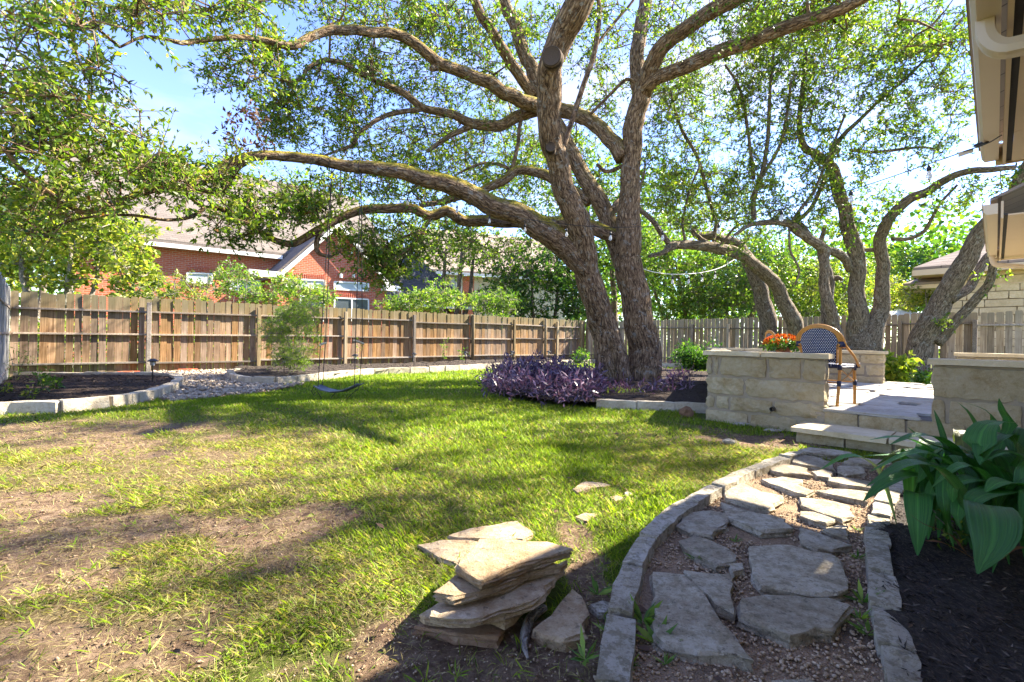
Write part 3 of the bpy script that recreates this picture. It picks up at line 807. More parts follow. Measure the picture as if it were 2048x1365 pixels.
# drain pipe in the front wall
dp = UV(5.985, -1.78, 0.33)
mb = MB()
for k in range(12):
    a0 = 2 * math.pi * k / 12; a1 = 2 * math.pi * (k + 1) / 12
    for r0, r1 in ((0.026, 0.020),):
        v = []
        for a_ in (a0, a1):
            for rr_ in (0.026, 0.019):
                for dd in (-0.035, 0.03):
                    v.append(dp + VD * math.cos(a_) * rr_ + Vector((0, 0, math.sin(a_) * rr_)) + UD * dd)
        mb.add(v, [(0, 1, 5, 4), (2, 6, 7, 3), (0, 4, 6, 2)])
tag(mb.build('drain_pipe', M['black_plastic']), 'small round drain pipe poking out of the limestone wall', 'pipe')
# patio floor and riser
pf = MB().poly([Vector((x, y, PZ - 0.03)) for x, y in P_PATIO], (0, 0, -0.3)).build('patio', M['grey_mortar'])
tag(pf, kind='structure')
u = UP_ + 0.012
row = 0
while u < UB_ + 0.2:
    hgt = float(rng.uniform(.26, .46)); v = -5.0 + float(rng.uniform(0, .4))
    while v < 2.8:
        l = float(rng.uniform(.35, .85))
        q = [UV(u + rng.normal(0, .03) * (row > 0), v + rng.normal(0, .06)), UV(u + rng.normal(0, .03) * (row > 0), v + l - 0.025 + rng.normal(0, .06)),
             UV(u + hgt - 0.026 + rng.normal(0, .03), v + l - 0.03 + rng.normal(0, .06)), UV(u + hgt - 0.026 + rng.normal(0, .03), v + rng.normal(0, .06))]
        cc = (q[0] + q[2]) / 2
        vmin = -2.5 - (u - UP_) / (UB_ - UP_) * 2.05
        if v > (vmin - .05 if row else -1.33) and v + l < 2.85 and not (row == 0 and -0.40 < v + l / 2):
            me, c = slab_mesh([(p.x, p.y) for p in q], 0.035, int(rng.integers(1e6)), 0.12, 0.006)
            o = obj('flagstone', me, M['patio'], pf)
            o.location = (c[0], c[1], PZ + float(rng.normal(0, .003)))
        v += l
    u += hgt; row += 1
root = thing('patio_riser', UV(UP_ - .005, -.85, 0.04), 'cream stone riser at the front edge of the flagstone patio', 'riser', rz=math.atan2(VD.y, VD.x))
v = -1.28
for l in (.30, .38, .42):
    me = rough_block(l - .01, .10, .32, .004, 4, 2, 2, None, .012)
    obj('block', me, M['limestone'], root, UV(0, 0) + Vector((v + l / 2 + .85, 0.05, 0.0)))
    v += l
MB().box((0, .06, .155), (1.05, .06, .30)).build('mortar_core', M['mortar'], root)
root = thing('stone_step', UV(5.7, -0.75, 0.04), 'single limestone step with an overhanging tread below the patio', 'step', rz=math.atan2(VD.y, VD.x))
x = -.70
for l in (.42, .36, .40, .30):
    obj('block', rough_block(l - .008, .46, .145, .004, 4, 2, 2, None, .012), M['limestone'], root, (x + l / 2 + .03, 0.02, 0.0)); x += l
MB().box((.08, .03, .07), (1.40, .40, .13)).build('mortar_core', M['mortar'], root)
x = -.70
for l in (.78, .80):
    obj('tread', rough_block(l - .004, .55, .055, .003, 5, 3, 1, None, .010), M['cap'], root, (x + l / 2, -0.005, 0.146)); x += l

# ------------------------------------------------------------------ fences
def picket_mesh(w, h, th, ear=0.022):
    mb = MB()
    mb.poly([(-w / 2, 0, 0), (w / 2, 0, 0), (w / 2, 0, h - ear), (w / 2 - ear, 0, h), (-w / 2 + ear, 0, h), (-w / 2, 0, h - ear)], (0, th, 0))
    me = bpy.data.meshes.new('picket'); me.from_pydata(mb.v, [], mb.f)
    bm = bmesh.new(); bm.from_mesh(me); bmesh.ops.recalc_face_normals(bm, faces=bm.faces); bm.to_mesh(me); bm.free()
    return me
def fence(name, A, B, posts, label, mats, H, zb, gap=0.006, pw=0.139, rails=(0.28, 0.95, 1.50), roundp=(), side=-1, postH=1.72):
    D = (B - A); L_ = D.length; D.normalize(); ang = math.atan2(D.y, D.x)
    root = thing(name, (A.x, A.y, zb(0)), label, 'fence', rz=ang)
    z0 = zb(0)
    pm = [picket_mesh(pw - .004 * k, H + .004 * k - .006, 0.016) for k in range(5)]
    for q in pm: q.materials.append(mats[0])
    x = pw / 2
    while x < L_:
        o = bpy.data.objects.new('picket', pm[int(rng.integers(5))]); link(o, root)
        o.location = (x, float(rng.normal(0, .003)), zb(x / L_) - z0 + float(rng.normal(0, .012)))
        o.rotation_euler = (float(rng.normal(0, .006)), float(rng.normal(0, .004)), float(rng.normal(0, .012)))
        x += pw + gap * float(rng.uniform(.1, 2.2))
    ps = sorted(posts)
    for k, s in enumerate(ps):
        z = zb(s / L_) - z0
        if k in roundp:
            MB().lathe([(0.0, -.1), (.062, -.1), (.06, postH + .08), (.055, postH + .1), (0, postH + .1)], 12).build('post', mats[2], root, (s, side * .085, z), True)
        else:
            MB().box((0, 0, postH / 2 - .05), (.09, .09, postH + .1)).build('post', mats[2] if k % 3 else mats[1], root, (s, side * .075, z), bevel=.006)
    ends = [0.0] + ps + [L_]
    for s0, s1 in zip(ends[:-1], ends[1:]):
        if s1 - s0 < .4: continue
        zz = zb((s0 + s1) / 2 / L_) - z0
        for h in rails:
            b = MB().box((0, 0, 0), (0.042, .086, s1 - s0 - .09)).build('rail', mats[1], root, ((s0 + s1) / 2, side * .024, zz + h + float(rng.normal(0, .02))), bevel=.004)
            b.rotation_euler = (float(0), math.pi / 2 + float(rng.normal(0, .004)) - math.atan2(zb(s1 / L_) - zb(s0 / L_), s1 - s0), 0)
    return root
pl_ = [px_on(q, FA, FD) for q in (297, 516, 689, 826, 943, 1026, 1088, 1112, 1160)]
fence('wood_fence', FA, FB, pl_, 'brown privacy fence with three rails in front of the brick house', (M['fence'], M['rail'], M['post']), 1.83, lambda t: 0.09 + 0.13 * t, gap=0.003, roundp=(4, 6))
FR_D = (RB - FB).normalized()
pr_ = [px_on(q, FB, FR_D) for q in (1386, 1458, 1523, 1600, 1690, 1800, 1950)]
fence('wood_fence', FB, RB, pr_, 'weathered picket fence with open gaps behind the patio oaks', (M['fence_side'], M['rail'], M['fence_side']), 1.80, lambda t: 0.20 + 0.0 * t, gap=0.012, rails=(.28, 1.47), side=-1, postH=1.6)
FC = FA + Vector((.70, -.714, 0)) * 6.5
fence('wood_fence', FC, FA + Vector((.02, -.03, 0)), [0.1, 2.5, 4.9], 'silver grey fence boards meeting the brown fence at the corner bed', (M['grey_fence'], M['rail'], M['post']), 1.92, lambda t: 0.05, gap=0.002, side=1, postH=1.6)

# ------------------------------------------------------------------ houses beyond the fences
M['brick'] = mat_course('red_brick', FD, 0.215, 0.078, ((0.43, 0.088, 0.046), (0.54, 0.14, 0.07), (0.50, 0.15, 0.08)), (0.46, 0.36, 0.29), 0.009)
M['shingle'] = mat_course('grey_shingle', FD, 0.30, 0.10, ((0.135, 0.115, 0.10), (0.18, 0.155, 0.135), (0.13, 0.112, 0.10)), (0.06, 0.052, 0.045), 0.006, 1.0, 0.95)
M['shingle_dark'] = mat_course('dark_shingle', FD, 0.30, 0.10, ((0.085, 0.088, 0.095), (0.13, 0.133, 0.14), (0.10, 0.10, 0.105)), (0.04, 0.04, 0.045), 0.006, 1.0, 0.95)
M['shingle_tan'] = mat_course('tan_shingle', FD, 0.30, 0.12, ((0.23, 0.185, 0.15), (0.31, 0.25, 0.205), (0.21, 0.17, 0.145)), (0.10, 0.08, 0.065), 0.008, 1.0, 0.95)
def rel(ps, root):
    mi = root.matrix_basis.inverted()
    return [mi @ Vector(p) for p in ps]
def plate(name, pts, thick, mat, root, bevel=0):
    r_ = rel(pts, root); t_ = root.matrix_basis.to_3x3().inverted() @ Vector(thick)
    return MB().poly(r_, t_).build(name, mat, root, bevel=bevel)
HG = FA + FN * 7.0; HM = FA + FN * 9.2        # gable front and main wall planes
gp = lambda x, y, A=HG: PL(x, y, A, FD)
def drop(p, z=0.0): return Vector((p.x, p.y, z))
house = thing('brick_house', drop(gp(660, 640)), 'red brick house with a gable and grey shingle roof behind the fence', 'house')
house_m = house.matrix_basis = Matrix.Translation(house.location)
# gable front
gl, gr, ap = gp(556, 547), gp(774, 573), gp(672, 448)
plate('wall', [drop(gl), drop(gr), gr, ap, gl], FN * 6, M['brick'], house)
def window(x0, x1, y0, y1, A, mat, root, mull=0):
    a, b, c, d = gp(x0, y1, A), gp(x1, y1 + (x1 - x0) * .05, A), gp(x1, y0 + (x1 - x0) * .05, A), gp(x0, y0, A)
    o = plate('window', [p - FN * .03 for p in (a, b, c, d)], FN * .02, mat, root)
    fr = MB(); w = .06
    ps = rel([p - FN * .04 for p in (a, b, c, d)], root)
    for i in range(4): fr.bar(ps[i], ps[(i + 1) % 4], w, w)
    for k in range(mull):
        f = (k + 1) / (mull + 1); fr.bar(ps[0].lerp(ps[1], f), ps[3].lerp(ps[2], f), w, w)
    fr.build('window_frame', M['white_trim'], o)
    # soldier course above
    so = MB(); e0, e1 = ps[3], ps[2]; L_ = (e1 - e0).length; n = int(L_ / .085)
    for k in range(n):
        p = e0.lerp(e1, (k + .5) / n) + Vector((0, 0, .14)); so.box(p, (.072, .05, .2))
    so.build('lintel', M['brick'], o)
    return o
window(573, 648, 558, 575, HG, M['blind'], house)
window(668, 736, 564, 579, HG, M['blind'], house)
window(668, 736, 596, 640, HG, M['darkglass'], house, 1)
window(600, 648, 592, 640, HG, M['darkglass'], house)
# main wall on the left
ml, mr = gp(150, 470, HM), gp(560, 514, HM)
plate('wall', [drop(ml), drop(mr), mr, ml], FN * 6, M['brick'], house)
window(374, 424, 546, 565, HM, M['blind'], house)
window(460, 520, 560, 580, HM, M['blind'], house)
# roofs
up = Vector((0, 0, 1))
e0, e1 = ml - FN * .3 - FD * 1, gp(800, 541, HM) - FN * .3
rv = FN * 6.6 + up * 5.15
plate('roof', [e0, e1, e1 + rv, e0 + rv], up * .15, M['shingle'], house)
b0, b1 = e0 - up * .02, mr - FN * .3
plate('gutter', [b0 - up * .16, b1 - up * .16, b1, b0], -FN * .12, M['white_trim'], house)
gl2 = gl + (gl - ap) * .08; gr2 = gr + (gr - ap) * .08
for q in (gl2, gr2):
    o = plate('roof', [q - FN * .35, ap - FN * .35 + up * .03, ap + FN * 8 + up * .03, q + FN * 5], up * .16, M['shingle'], house)
    plate('rake_board', [q - FN * .36 - up * .2, ap - FN * .36 - up * .2, ap - FN * .36 + up * .05, q - FN * .36 + up * .02], -FN * .08, M['white_trim'], house)
cr = gl + FD * .1
plate('eave_return', [cr - FD * 1.3 - FN * .5 - up * .25, cr + FD * .05 - FN * .5 - up * .25, cr + FD * .05 - FN * .5, cr - FD * 1.3 - FN * .5], FN * .5, M['white_trim'], house)
plate('eave_return', [gr - FD * .3 - FN * .5 - up * .25, gr + FD * .5 - FN * .5 - up * .25, gr + FD * .5 - FN * .5, gr - FD * .3 - FN * .5], FN * .5, M['white_trim'], house)
for q in (665, 690):
    p = gp(q + 15, 552) - FN * .12
    MB().lathe([(0, -.1), (.07, -.1), (.07, .06), (0, .08)], 10).build('flood_light', M['white_trim'], house, rel([p], house)[0])
# dark hip roof beyond
hip = thing('hip_roof_house', drop(P(850, 640, 27)), 'house with a low dark shingle hip roof and white gutter', 'house')
hip.matrix_basis = Matrix.Translation(hip.location)
c0, c1 = P(742, 603, 24.5), P(946, 608, 27.5); c1.z = c0.z
bk = Vector((c0.y - c1.y, c1.x - c0.x, 0)).normalized() * 8
rr0, rr1 = (c0 + bk * .5).lerp(c1 + bk * .5, .35) + up * 3.6, (c0 + bk * .5).lerp(c1 + bk * .5, .55) + up * 3.6
plate('roof', [c0, c1, rr1, rr0], up * .12, M['shingle_dark'], hip)
plate('roof', [c1, c1 + bk, rr1], up * .12, M['shingle_dark'], hip)
plate('roof', [c0 + bk, c0, rr0], up * .12, M['shingle_dark'], hip)
plate('roof', [c1 + bk, c0 + bk, rr0, rr1], up * .12, M['shingle_dark'], hip)
plate('gutter', [c0 - up * .16, c1 - up * .16, c1, c0], -bk.normalized() * .12, M['white_trim'], hip)
ins = (c1 - c0).normalized() * .5
plate('wall', [drop(c0 + ins + bk * .06), drop(c1 - ins + bk * .06), c1 - ins + bk * .06 - up * .1, c0 + ins + bk * .06 - up * .1], bk * .88, M['brick'], hip)
# far two storey house
far = thing('siding_house', drop(P(960, 640, 38)), 'distant house with beige siding, a brick corner and brown roof', 'house')
far.matrix_basis = Matrix.Translation(far.location)
dd = Vector((.85, .35, 0)).normalized(); nb = Vector((-dd.y, dd.x, 0))
FAR0 = P(925, 600, 38)
fp = lambda x, y: PL(x, y, FAR0, dd)
plate('wall', [drop(fp(890, 600)), drop(fp(926, 600)), fp(926, 550), fp(890, 548)], nb * 6, M['beige'], far)
plate('wall', [drop(fp(926, 600)) - nb * .05, drop(fp(948, 600)) - nb * .05, fp(948, 553) - nb * .05, fp(926, 552) - nb * .05], nb * 6, M['brick'], far)
plate('wall', [drop(fp(948, 600)), drop(fp(1130, 600)), fp(1130, 560), fp(948, 554)], nb * 6, M['beige'], far)
plate('window', [fp(902, 600) - nb * .05, fp(922, 600) - nb * .05, fp(922, 556) - nb * .05, fp(902, 556) - nb * .05], nb * .04, M['blind'], far)
fm = MB(); fq = rel([fp(902, 600) - nb * .08, fp(922, 600) - nb * .08, fp(922, 556) - nb * .08, fp(902, 556) - nb * .08, fp(912, 600) - nb * .08, fp(912, 556) - nb * .08], far)
for i, j in ((0, 1), (1, 2), (2, 3), (3, 0), (4, 5)): fm.bar(fq[i], fq[j], .09, .05)
fm.build('window_frame', M['white_trim'], far)
plate('roof', [fp(850, 545) - nb * .6, fp(1140, 562) - nb * .6, fp(1140, 562) + nb * 6 + up * 4.5, fp(850, 545) + nb * 6 + up * 4.5], up * .2, M['shingle_tan'], far)
plate('fascia', [fp(850, 549) - nb * .62, fp(1140, 566) - nb * .62, fp(1140, 561) - nb * .62, fp(850, 544) - nb * .62], -nb * .1, M['white_trim'], far)
# stone house on the right
SD = FR_D; SN = Vector((-SD.y, SD.x, 0))
SA = FB - FR_D * 0 + SN * 5.5
sp = lambda x, y: PL(x, y, SA, SD)
st = thing('stone_house', drop(sp(1990, 640)), 'pale limestone house with brown shingle roof beyond the side fence', 'house')
st.matrix_basis = Matrix.Translation(st.location)
wl, wr = sp(1884, 548), sp(2300, 470); wr.z = wl.z
plate('wall', [drop(wl + SN * .06), drop(wr + SN * .06), wr + SN * .06, wl + SN * .06], SN * 7, M['mortar'], st)
Lw = (wr - wl).length; zz = 0.0; wang = math.atan2(SD.y, SD.x)
lib = []
for k in range(14):
    me = rough_block(float(rng.uniform(.42, .95)), .12, .25, .006, 3, 1, 2, None, .02); me.materials.append(M['limestone2'] if 'limestone2' in M else M['cap']); lib.append((me, max(v.co.x for v in me.vertices) * 2))
zz = 0.9
while zz < wl.z - .1:
    x = float(rng.uniform(0, .3)); 
    while x < Lw - .9:
        me, l = lib[int(rng.integers(14))]
        o = bpy.data.objects.new('stone', me); link(o, st)
        p = wl + SD * (x + l / 2) + SN * .03; p.z = zz
        o.location = p - st.location; o.rotation_euler = (0, 0, wang)
        x += l + .012
    zz += .262
ec = sp(1836, 556) - SN * .0
rz_ = wl.z + .12
q0 = wl - SD * .7 - SN * .6; q0.z = rz_; q1 = wr - SN * .6; q1.z = rz_
q2 = wr + SN * 8; q2.z = rz_; q3 = wl - SD * .7 + SN * 8; q3.z = rz_
r0 = (q0 + q3) / 2 + SD * 4 + up * 2.4; r1 = (q1 + q2) / 2 + up * 2.4
plate('roof', [q0, q1, r1, r0], up * .1, M['shingle_tan'], st)
plate('roof', [q3, q0, r0], up * .1, M['shingle_tan'], st)
plate('roof', [q2, q3, r0, r1], up * .1, M['shingle_tan'], st)
plate('fascia', [q0 - up * .2, q1 - up * .2, q1, q0], -SN * .04, M['tan_gutter'], st)
plate('fascia', [q0 - up * .2, q3 - up * .2, q3, q0], -SD * .04, M['tan_gutter'], st)
plate('soffit', [q0 - up * .19, q1 - up * .19, q1 + SN * .7 - up * .19, q0 + SN * .7 + SD * .7 - up * .19], up * .02, M['tan_paint'], st)
plate('soffit', [q0 - up * .192, q0 + SN * .7 + SD * .7 - up * .192, q3 + SD * .7 - up * .192, q3 - up * .192], up * .02, M['tan_paint'], st)
# low porch eave at its corner
pe = sp(1806, 572); pq = [pe, pe + SD * 3.2, pe + SD * 3.2 + SN * 2.5, pe + SN * 2.5]
for p in pq: p.z = pe.z
plate('porch_roof', [pq[0], pq[1], pq[1] + SN * 1.3 + up * .55, pq[0] + SN * 1.3 + SD * .9 + up * .55], up * .08, M['shingle_tan'], st)
plate('porch_roof', [pq[3], pq[0], pq[0] + SN * 1.3 + SD * .9 + up * .55], up * .08, M['shingle_tan'], st)
plate('porch_beam', [pq[0] - up * .14, pq[1] - up * .14, pq[1] - up * .005, pq[0] - up * .005], SN * 2.5, M['tan_gutter'], st)
plate('porch_wall', [drop(pq[0] + SD * 1.25 + SN * .6), drop(pq[1] + SN * .6), pq[1] + SN * .6 - up * .14, pq[0] + SD * 1.25 + SN * .6 - up * .14], SN * 1.5, M['tan_paint'], st)
# white parasol behind the side fence
pa = P(1800, 617, 19.5)
par = thing('patio_umbrella', drop(pa, .2), 'white canvas umbrella top showing over the side fence', 'umbrella')
H_ = pa.z - .2
MB().lathe([(0, H_), (.5, H_ - .17), (1.0, H_ - .36), (1.0, H_ - .5), (.98, H_ - .5), (.96, H_ - .37), (0, H_ - .03)], 8).build('canopy', M['umbrella'], par)
MB().lathe([(0, 0), (.03, 0), (.03, H_ - .02), (0, H_ - .02)], 8).build('pole', M['white_trim'], par)

# ------------------------------------------------------------------ the near house: eaves, gutters, wall
near = thing('house', UV(2, .7, 0), 'tan painted house with gutter and downspout elbow beside the mulch bed', 'house', rz=R(45))
EZ = CAMZ + 1.60
def hb(name, u0, u1, v0, v1, z0, z1, mat, par=near, bevel=0.0):
    c = Vector(((u0 + u1) / 2 - 2, -((v0 + v1) / 2 - .7), (z0 + z1) / 2))
    return MB().box(c, (u1 - u0, v1 - v0, z1 - z0)).build(name, mat, par, bevel=bevel)
def eave(u0, u1, z, vmax, tagn):
    # gutter with a rolled lip: outer face, bottom, inner face
    prof = [(-.125, .11), (-.125, .125), (-.113, .125), (-.113, .10), (-.105, .03), (-.085, .0), (.0, .0), (.0, .11)]
    vv = []; ff = []
    for u in (u0, u1):
        for v, dz in prof: vv.append((u - 2, -(v - .7), z + dz))
    n = len(prof)
    for i in range(n - 1): ff.append((i, i + 1, n + i + 1, n + i))
    ff.append(tuple(range(n))); ff.append(tuple(range(2 * n - 1, n - 1, -1)))
    MB().add(vv, ff).build('gutter', M['tan_gutter'], near)
    hb('fascia', u0 + .01, u1 - .004, .022, .042, z - .05, z + .13, M['tan_paint'], near)
    hb('soffit_gap', u0 + .02, u1 - .01, .0425, .075, z - .02, z + .0, M['dark_gap'], near)
    x = u0
    while x < u1 - .05:
        l = min(1.6, u1 - x - .004)
        hb('soffit_panel', x + .003, x + l - .003, .0755, vmax, z - .03, z - .015, M['tan_paint'], near)
        x += l
    hb('end_board', u1 - .003, u1 + .02, -.02, vmax, z - .04, z + .14, M['tan_gutter'], near)
    # roof sheet
    vv = [(u - 2, -(v - .7), zz_) for (v, zz_) in ((-.06, z + .135), (3.6, z + 1.9)) for u in (u0 - .02, u1 + .04)]
    vv += [(a, b, c + .03) for a, b, c in vv]
    MB().add(vv, [(0, 1, 3, 2), (4, 6, 7, 5), (0, 4, 5, 1), (2, 3, 7, 6), (0, 2, 6, 4), (1, 5, 7, 3)]).build('roof', M['shingle_tan'], near)
eave(-3.0, 5.78, EZ, .62, 'a')
eave(7.15, 10.6, EZ - .18, 1.4, 'b')
hb('wall', -3.0, 5.7, .625, .80, -.1, EZ - .03, M['tan_paint'])
hb('wall', -3.0, -2.8, .80, 3.5, -.1, EZ + 1.2, M['tan_paint'])
hb('wall', 7.4, 10.5, 1.41, 1.6, .1, EZ - .21, M['tan_paint'])
for uu in (8.0, 8.75):
    for k in range(6):
        hb('vent_slat', uu, uu + .30, .62 + .02 * k, .63 + .02 * k, EZ - .216, EZ - .2105, M['dark_gap'])
# downspout elbow from the gutter to the wall
def spout(pts, w=.075, h=.055):
    vv = []; ff = []; n = len(pts)
    for i, p in enumerate(pts):
        p = Vector(p)
        d = (Vector(pts[min(i + 1, n - 1)]) - Vector(pts[max(i - 1, 0)])).normalized()
        side = Vector((1, 0, 0)); nrm = side.cross(d).normalized()
        for a, b in ((-.5, -.5), (-.2, -.56), (.2, -.56), (.5, -.5), (.56, 0), (.5, .5), (.2, .56), (-.2, .56), (-.5, .5), (-.56, 0)):
            vv.append(p + side * a * w + nrm * b * h)
    k = 10
    for i in range(n - 1):
        for j in range(k): ff.append((i * k + j, i * k + (j + 1) % k, (i + 1) * k + (j + 1) % k, (i + 1) * k + j))
    ff.append(tuple(range(k))); ff.append(tuple(range(n * k - 1, (n - 1) * k - 1, -1)))
    return MB().add(vv, ff)
def hv(u, v, z): return (u - 2, -(v - .7), z)
ue = 3.30
el = [hv(ue, -.055, EZ + .02)] + [hv(ue, -.055 + .10 * (1 - math.cos(a_)), EZ - .03 - .13 * math.sin(a_)) for a_ in np.linspace(0, R(78), 9)] + [hv(ue, .3, EZ - .185), hv(ue, .50, EZ - .21), hv(ue, .575, EZ - .26), hv(ue, .585, EZ - .40), hv(ue, .585, .12)]
spout(el, .085, .065).build('downspout', M['tan_gutter'], near, smooth=False)
ue2 = 10.35
el = [hv(ue2, -.055, EZ - .16)] + [hv(ue2, -.055 + .08 * (1 - math.cos(a_)), EZ - .21 - .12 * math.sin(a_)) for a_ in np.linspace(0, R(78), 6)] + [hv(ue2, .8, EZ - .46), hv(ue2, 1.36, EZ - .58), hv(ue2, 1.37, .4)]
spout(el, .08, .06).build('downspout', M['tan_gutter'], near, smooth=False)

# ------------------------------------------------------------------ foliage and tree tools
def unit(n, r=None):
    r = r or rng
    v = r.normal(size=(n, 3)); return v / np.linalg.norm(v, axis=1)[:, None]
def leaf_mesh(C, D, size, width, lv, fold=0.25, upb=0.6):
    """one folded four-sided leaf per row: C base, D direction"""
    n = len(C)
    U = unit(n); U[:, 2] += upb
    S = np.cross(D, U); S /= np.maximum(np.linalg.norm(S, axis=1), 1e-6)[:, None]
    Nn = np.cross(S, D)
    size = np.asarray(size)[:, None]; w = size * width
    mid = C + D * size * 0.45
    V = np.stack([C, mid + S * w / 2 + Nn * w * fold, C + D * size, mid - S * w / 2 + Nn * w * fold], 1).reshape(-1, 3)
    F = np.arange(4 * n).reshape(-1, 4)
    return mesh_np(V, F, {'lv': np.repeat(lv, 4)})
def cluster_leaves(A, r, n, size, width, lvm=0.5, lvs=0.2, flat=0.8, droop=-0.1, dead=0.0, jit=0.35, sprigs=0):
    """leaf bunches about the points A; with sprigs the leaves sit along short twiglets and (leaves, twiglets) comes back"""
    A = np.asarray(A)
    k = len(A); cnt = np.maximum(3, rng.poisson(n, k))
    idx = np.repeat(np.arange(k), cnt); N = len(idx)
    rk = r * rng.uniform(.7, 1.3, k)
    if sprigs:
        sd = unit(k * sprigs).reshape(k, sprigs, 3); sd[..., 2] = sd[..., 2] * flat + .12
        sl_ = rk[:, None] * rng.uniform(.55, 1.35, (k, sprigs))
        js = rng.integers(0, sprigs, N); d = sd[idx, js]; d = d / np.linalg.norm(d, axis=1)[:, None]
        tt = rng.random(N) ** .6
        C = A[idx] + d * (tt * sl_[idx, js])[:, None]
        D = d * .75 + unit(N) * .85 + np.array([0, 0, droop])
        a = np.repeat(A, sprigs, 0); b = a + (sd / np.linalg.norm(sd, axis=2, keepdims=True) * sl_[..., None]).reshape(-1, 3)
        T = b - a; X = np.cross(T, np.array([.3, .5, .81])); X /= np.maximum(np.linalg.norm(X, axis=1), 1e-6)[:, None]; Y = np.cross(T, X); Y /= np.maximum(np.linalg.norm(Y, axis=1), 1e-6)[:, None]
        w = .0035 + size * .02
        V = np.stack([a + X * w, a - X * .5 * w + Y * .87 * w, a - X * .5 * w - Y * .87 * w, b + X * .4 * w, b - X * .2 * w + Y * .35 * w, b - X * .2 * w - Y * .35 * w], 1).reshape(-1, 3)
        Ft = (np.arange(len(a))[:, None, None] * 6 + np.array([[0, 1, 4, 3], [1, 2, 5, 4], [2, 0, 3, 5]])[None]).reshape(-1, 4)
        tw = mesh_np(V, Ft, {'bk': V * 1.0, 'moss': np.zeros(len(V))})
    else:
        o_ = unit(N) * (rng.random(N) ** 0.45)[:, None] * np.array([1, 1, flat]) * rk[idx][:, None]
        C = A[idx] + o_
        D = o_ / np.maximum(np.linalg.norm(o_, axis=1), 1e-6)[:, None] + unit(N) * 0.9 + np.array([0, 0, droop])
    D /= np.linalg.norm(D, axis=1)[:, None]
    lv = np.clip(lvm + rng.normal(0, lvs, k)[idx] * 0.6 + rng.normal(0, lvs, N), 0.02, 0.93)
    if dead: lv = np.where(rng.random(N) < dead, 0.985, lv)
    sz = size * rng.uniform(1 - jit, 1 + jit, N)
    me = leaf_mesh(C, D, sz, width, lv)
    return (me, tw) if sprigs else me
def grow(nodes, rad, attractors, seg=0.28, rmin=0.004, k=0.0032, sag=0.0, maxd=9):
    """twigs from a skeleton to attractor points, each joined to the nearest wood"""
    nodes = np.asarray(nodes, float); A = np.asarray(attractors, float)
    d0 = np.array([np.min(((nodes - a)**2).sum(1)) for a in A]); order = np.argsort(d0)
    cap = len(nodes) + len(A) * 14
    Pn = np.zeros((cap, 3)); Pn[:len(nodes)] = nodes; m = len(nodes); n0 = m
    par = np.full(cap, -1); 
    for i in order:
        a = A[i]
        d = ((Pn[:m] - a)**2).sum(1); j = int(np.argmin(d)); L_ = math.sqrt(d[j])
        if L_ > maxd: continue
        q = min(12, max(1, int(round(L_ / seg))))
        p0 = Pn[j].copy(); perp = rng.normal(0, 0.10 * L_, 3)
        for s in range(1, q + 1):
            f = s / q
            p = p0 + (a - p0) * f + perp * math.sin(math.pi * f) + (rng.normal(0, .022, 3) if s < q else 0)
            p[2] += 0.12 * L_ * math.sin(math.pi * f) * sag
            Pn[m] = p; par[m] = j; j = m; m += 1
    w = np.zeros(m)
    has = np.zeros(m, bool)
    for i in range(m - 1, n0 - 1, -1):
        if w[i] == 0: w[i] = 1
        if par[i] >= 0: w[par[i]] += w[i]
    r = rmin + k * np.sqrt(w)
    e = np.arange(n0, m); p = par[e]
    a = Pn[p]; b = Pn[e]; ra = np.where(p < n0, r[e] * 1.15, r[p]); rb = r[e]
    T = b - a; T /= np.maximum(np.linalg.norm(T, axis=1), 1e-6)[:, None]
    ref = np.where(np.abs(T[:, 2:3]) > .8, np.array([[1., 0, 0]]), np.array([[0, 0, 1.]]))
    X = np.cross(T, ref); X /= np.linalg.norm(X, axis=1)[:, None]; Y = np.cross(T, X)
    V = []; BK = []
    for (q, rr) in ((a, ra), (b + T * rb[:, None] * .5, rb)):
        for c, s in ((1, 0), (0, 1), (-1, 0), (0, -1)):
            V.append(q + X * (c * rr)[:, None] + Y * (s * rr)[:, None]); BK.append(np.stack([c * rr, s * rr, q @ T[0]], 1))
    V = np.stack(V, 1).reshape(-1, 3); BK = np.stack(BK, 1).reshape(-1, 3)
    b0 = np.arange(len(e))[:, None, None] * 8
    f = np.array([[0, 1, 5, 4], [1, 2, 6, 5], [2, 3, 7, 6], [3, 0, 4, 7]])[None]
    return mesh_np(V, (b0 + f).reshape(-1, 4), {'bk': BK, 'moss': np.zeros(len(V))}, True)
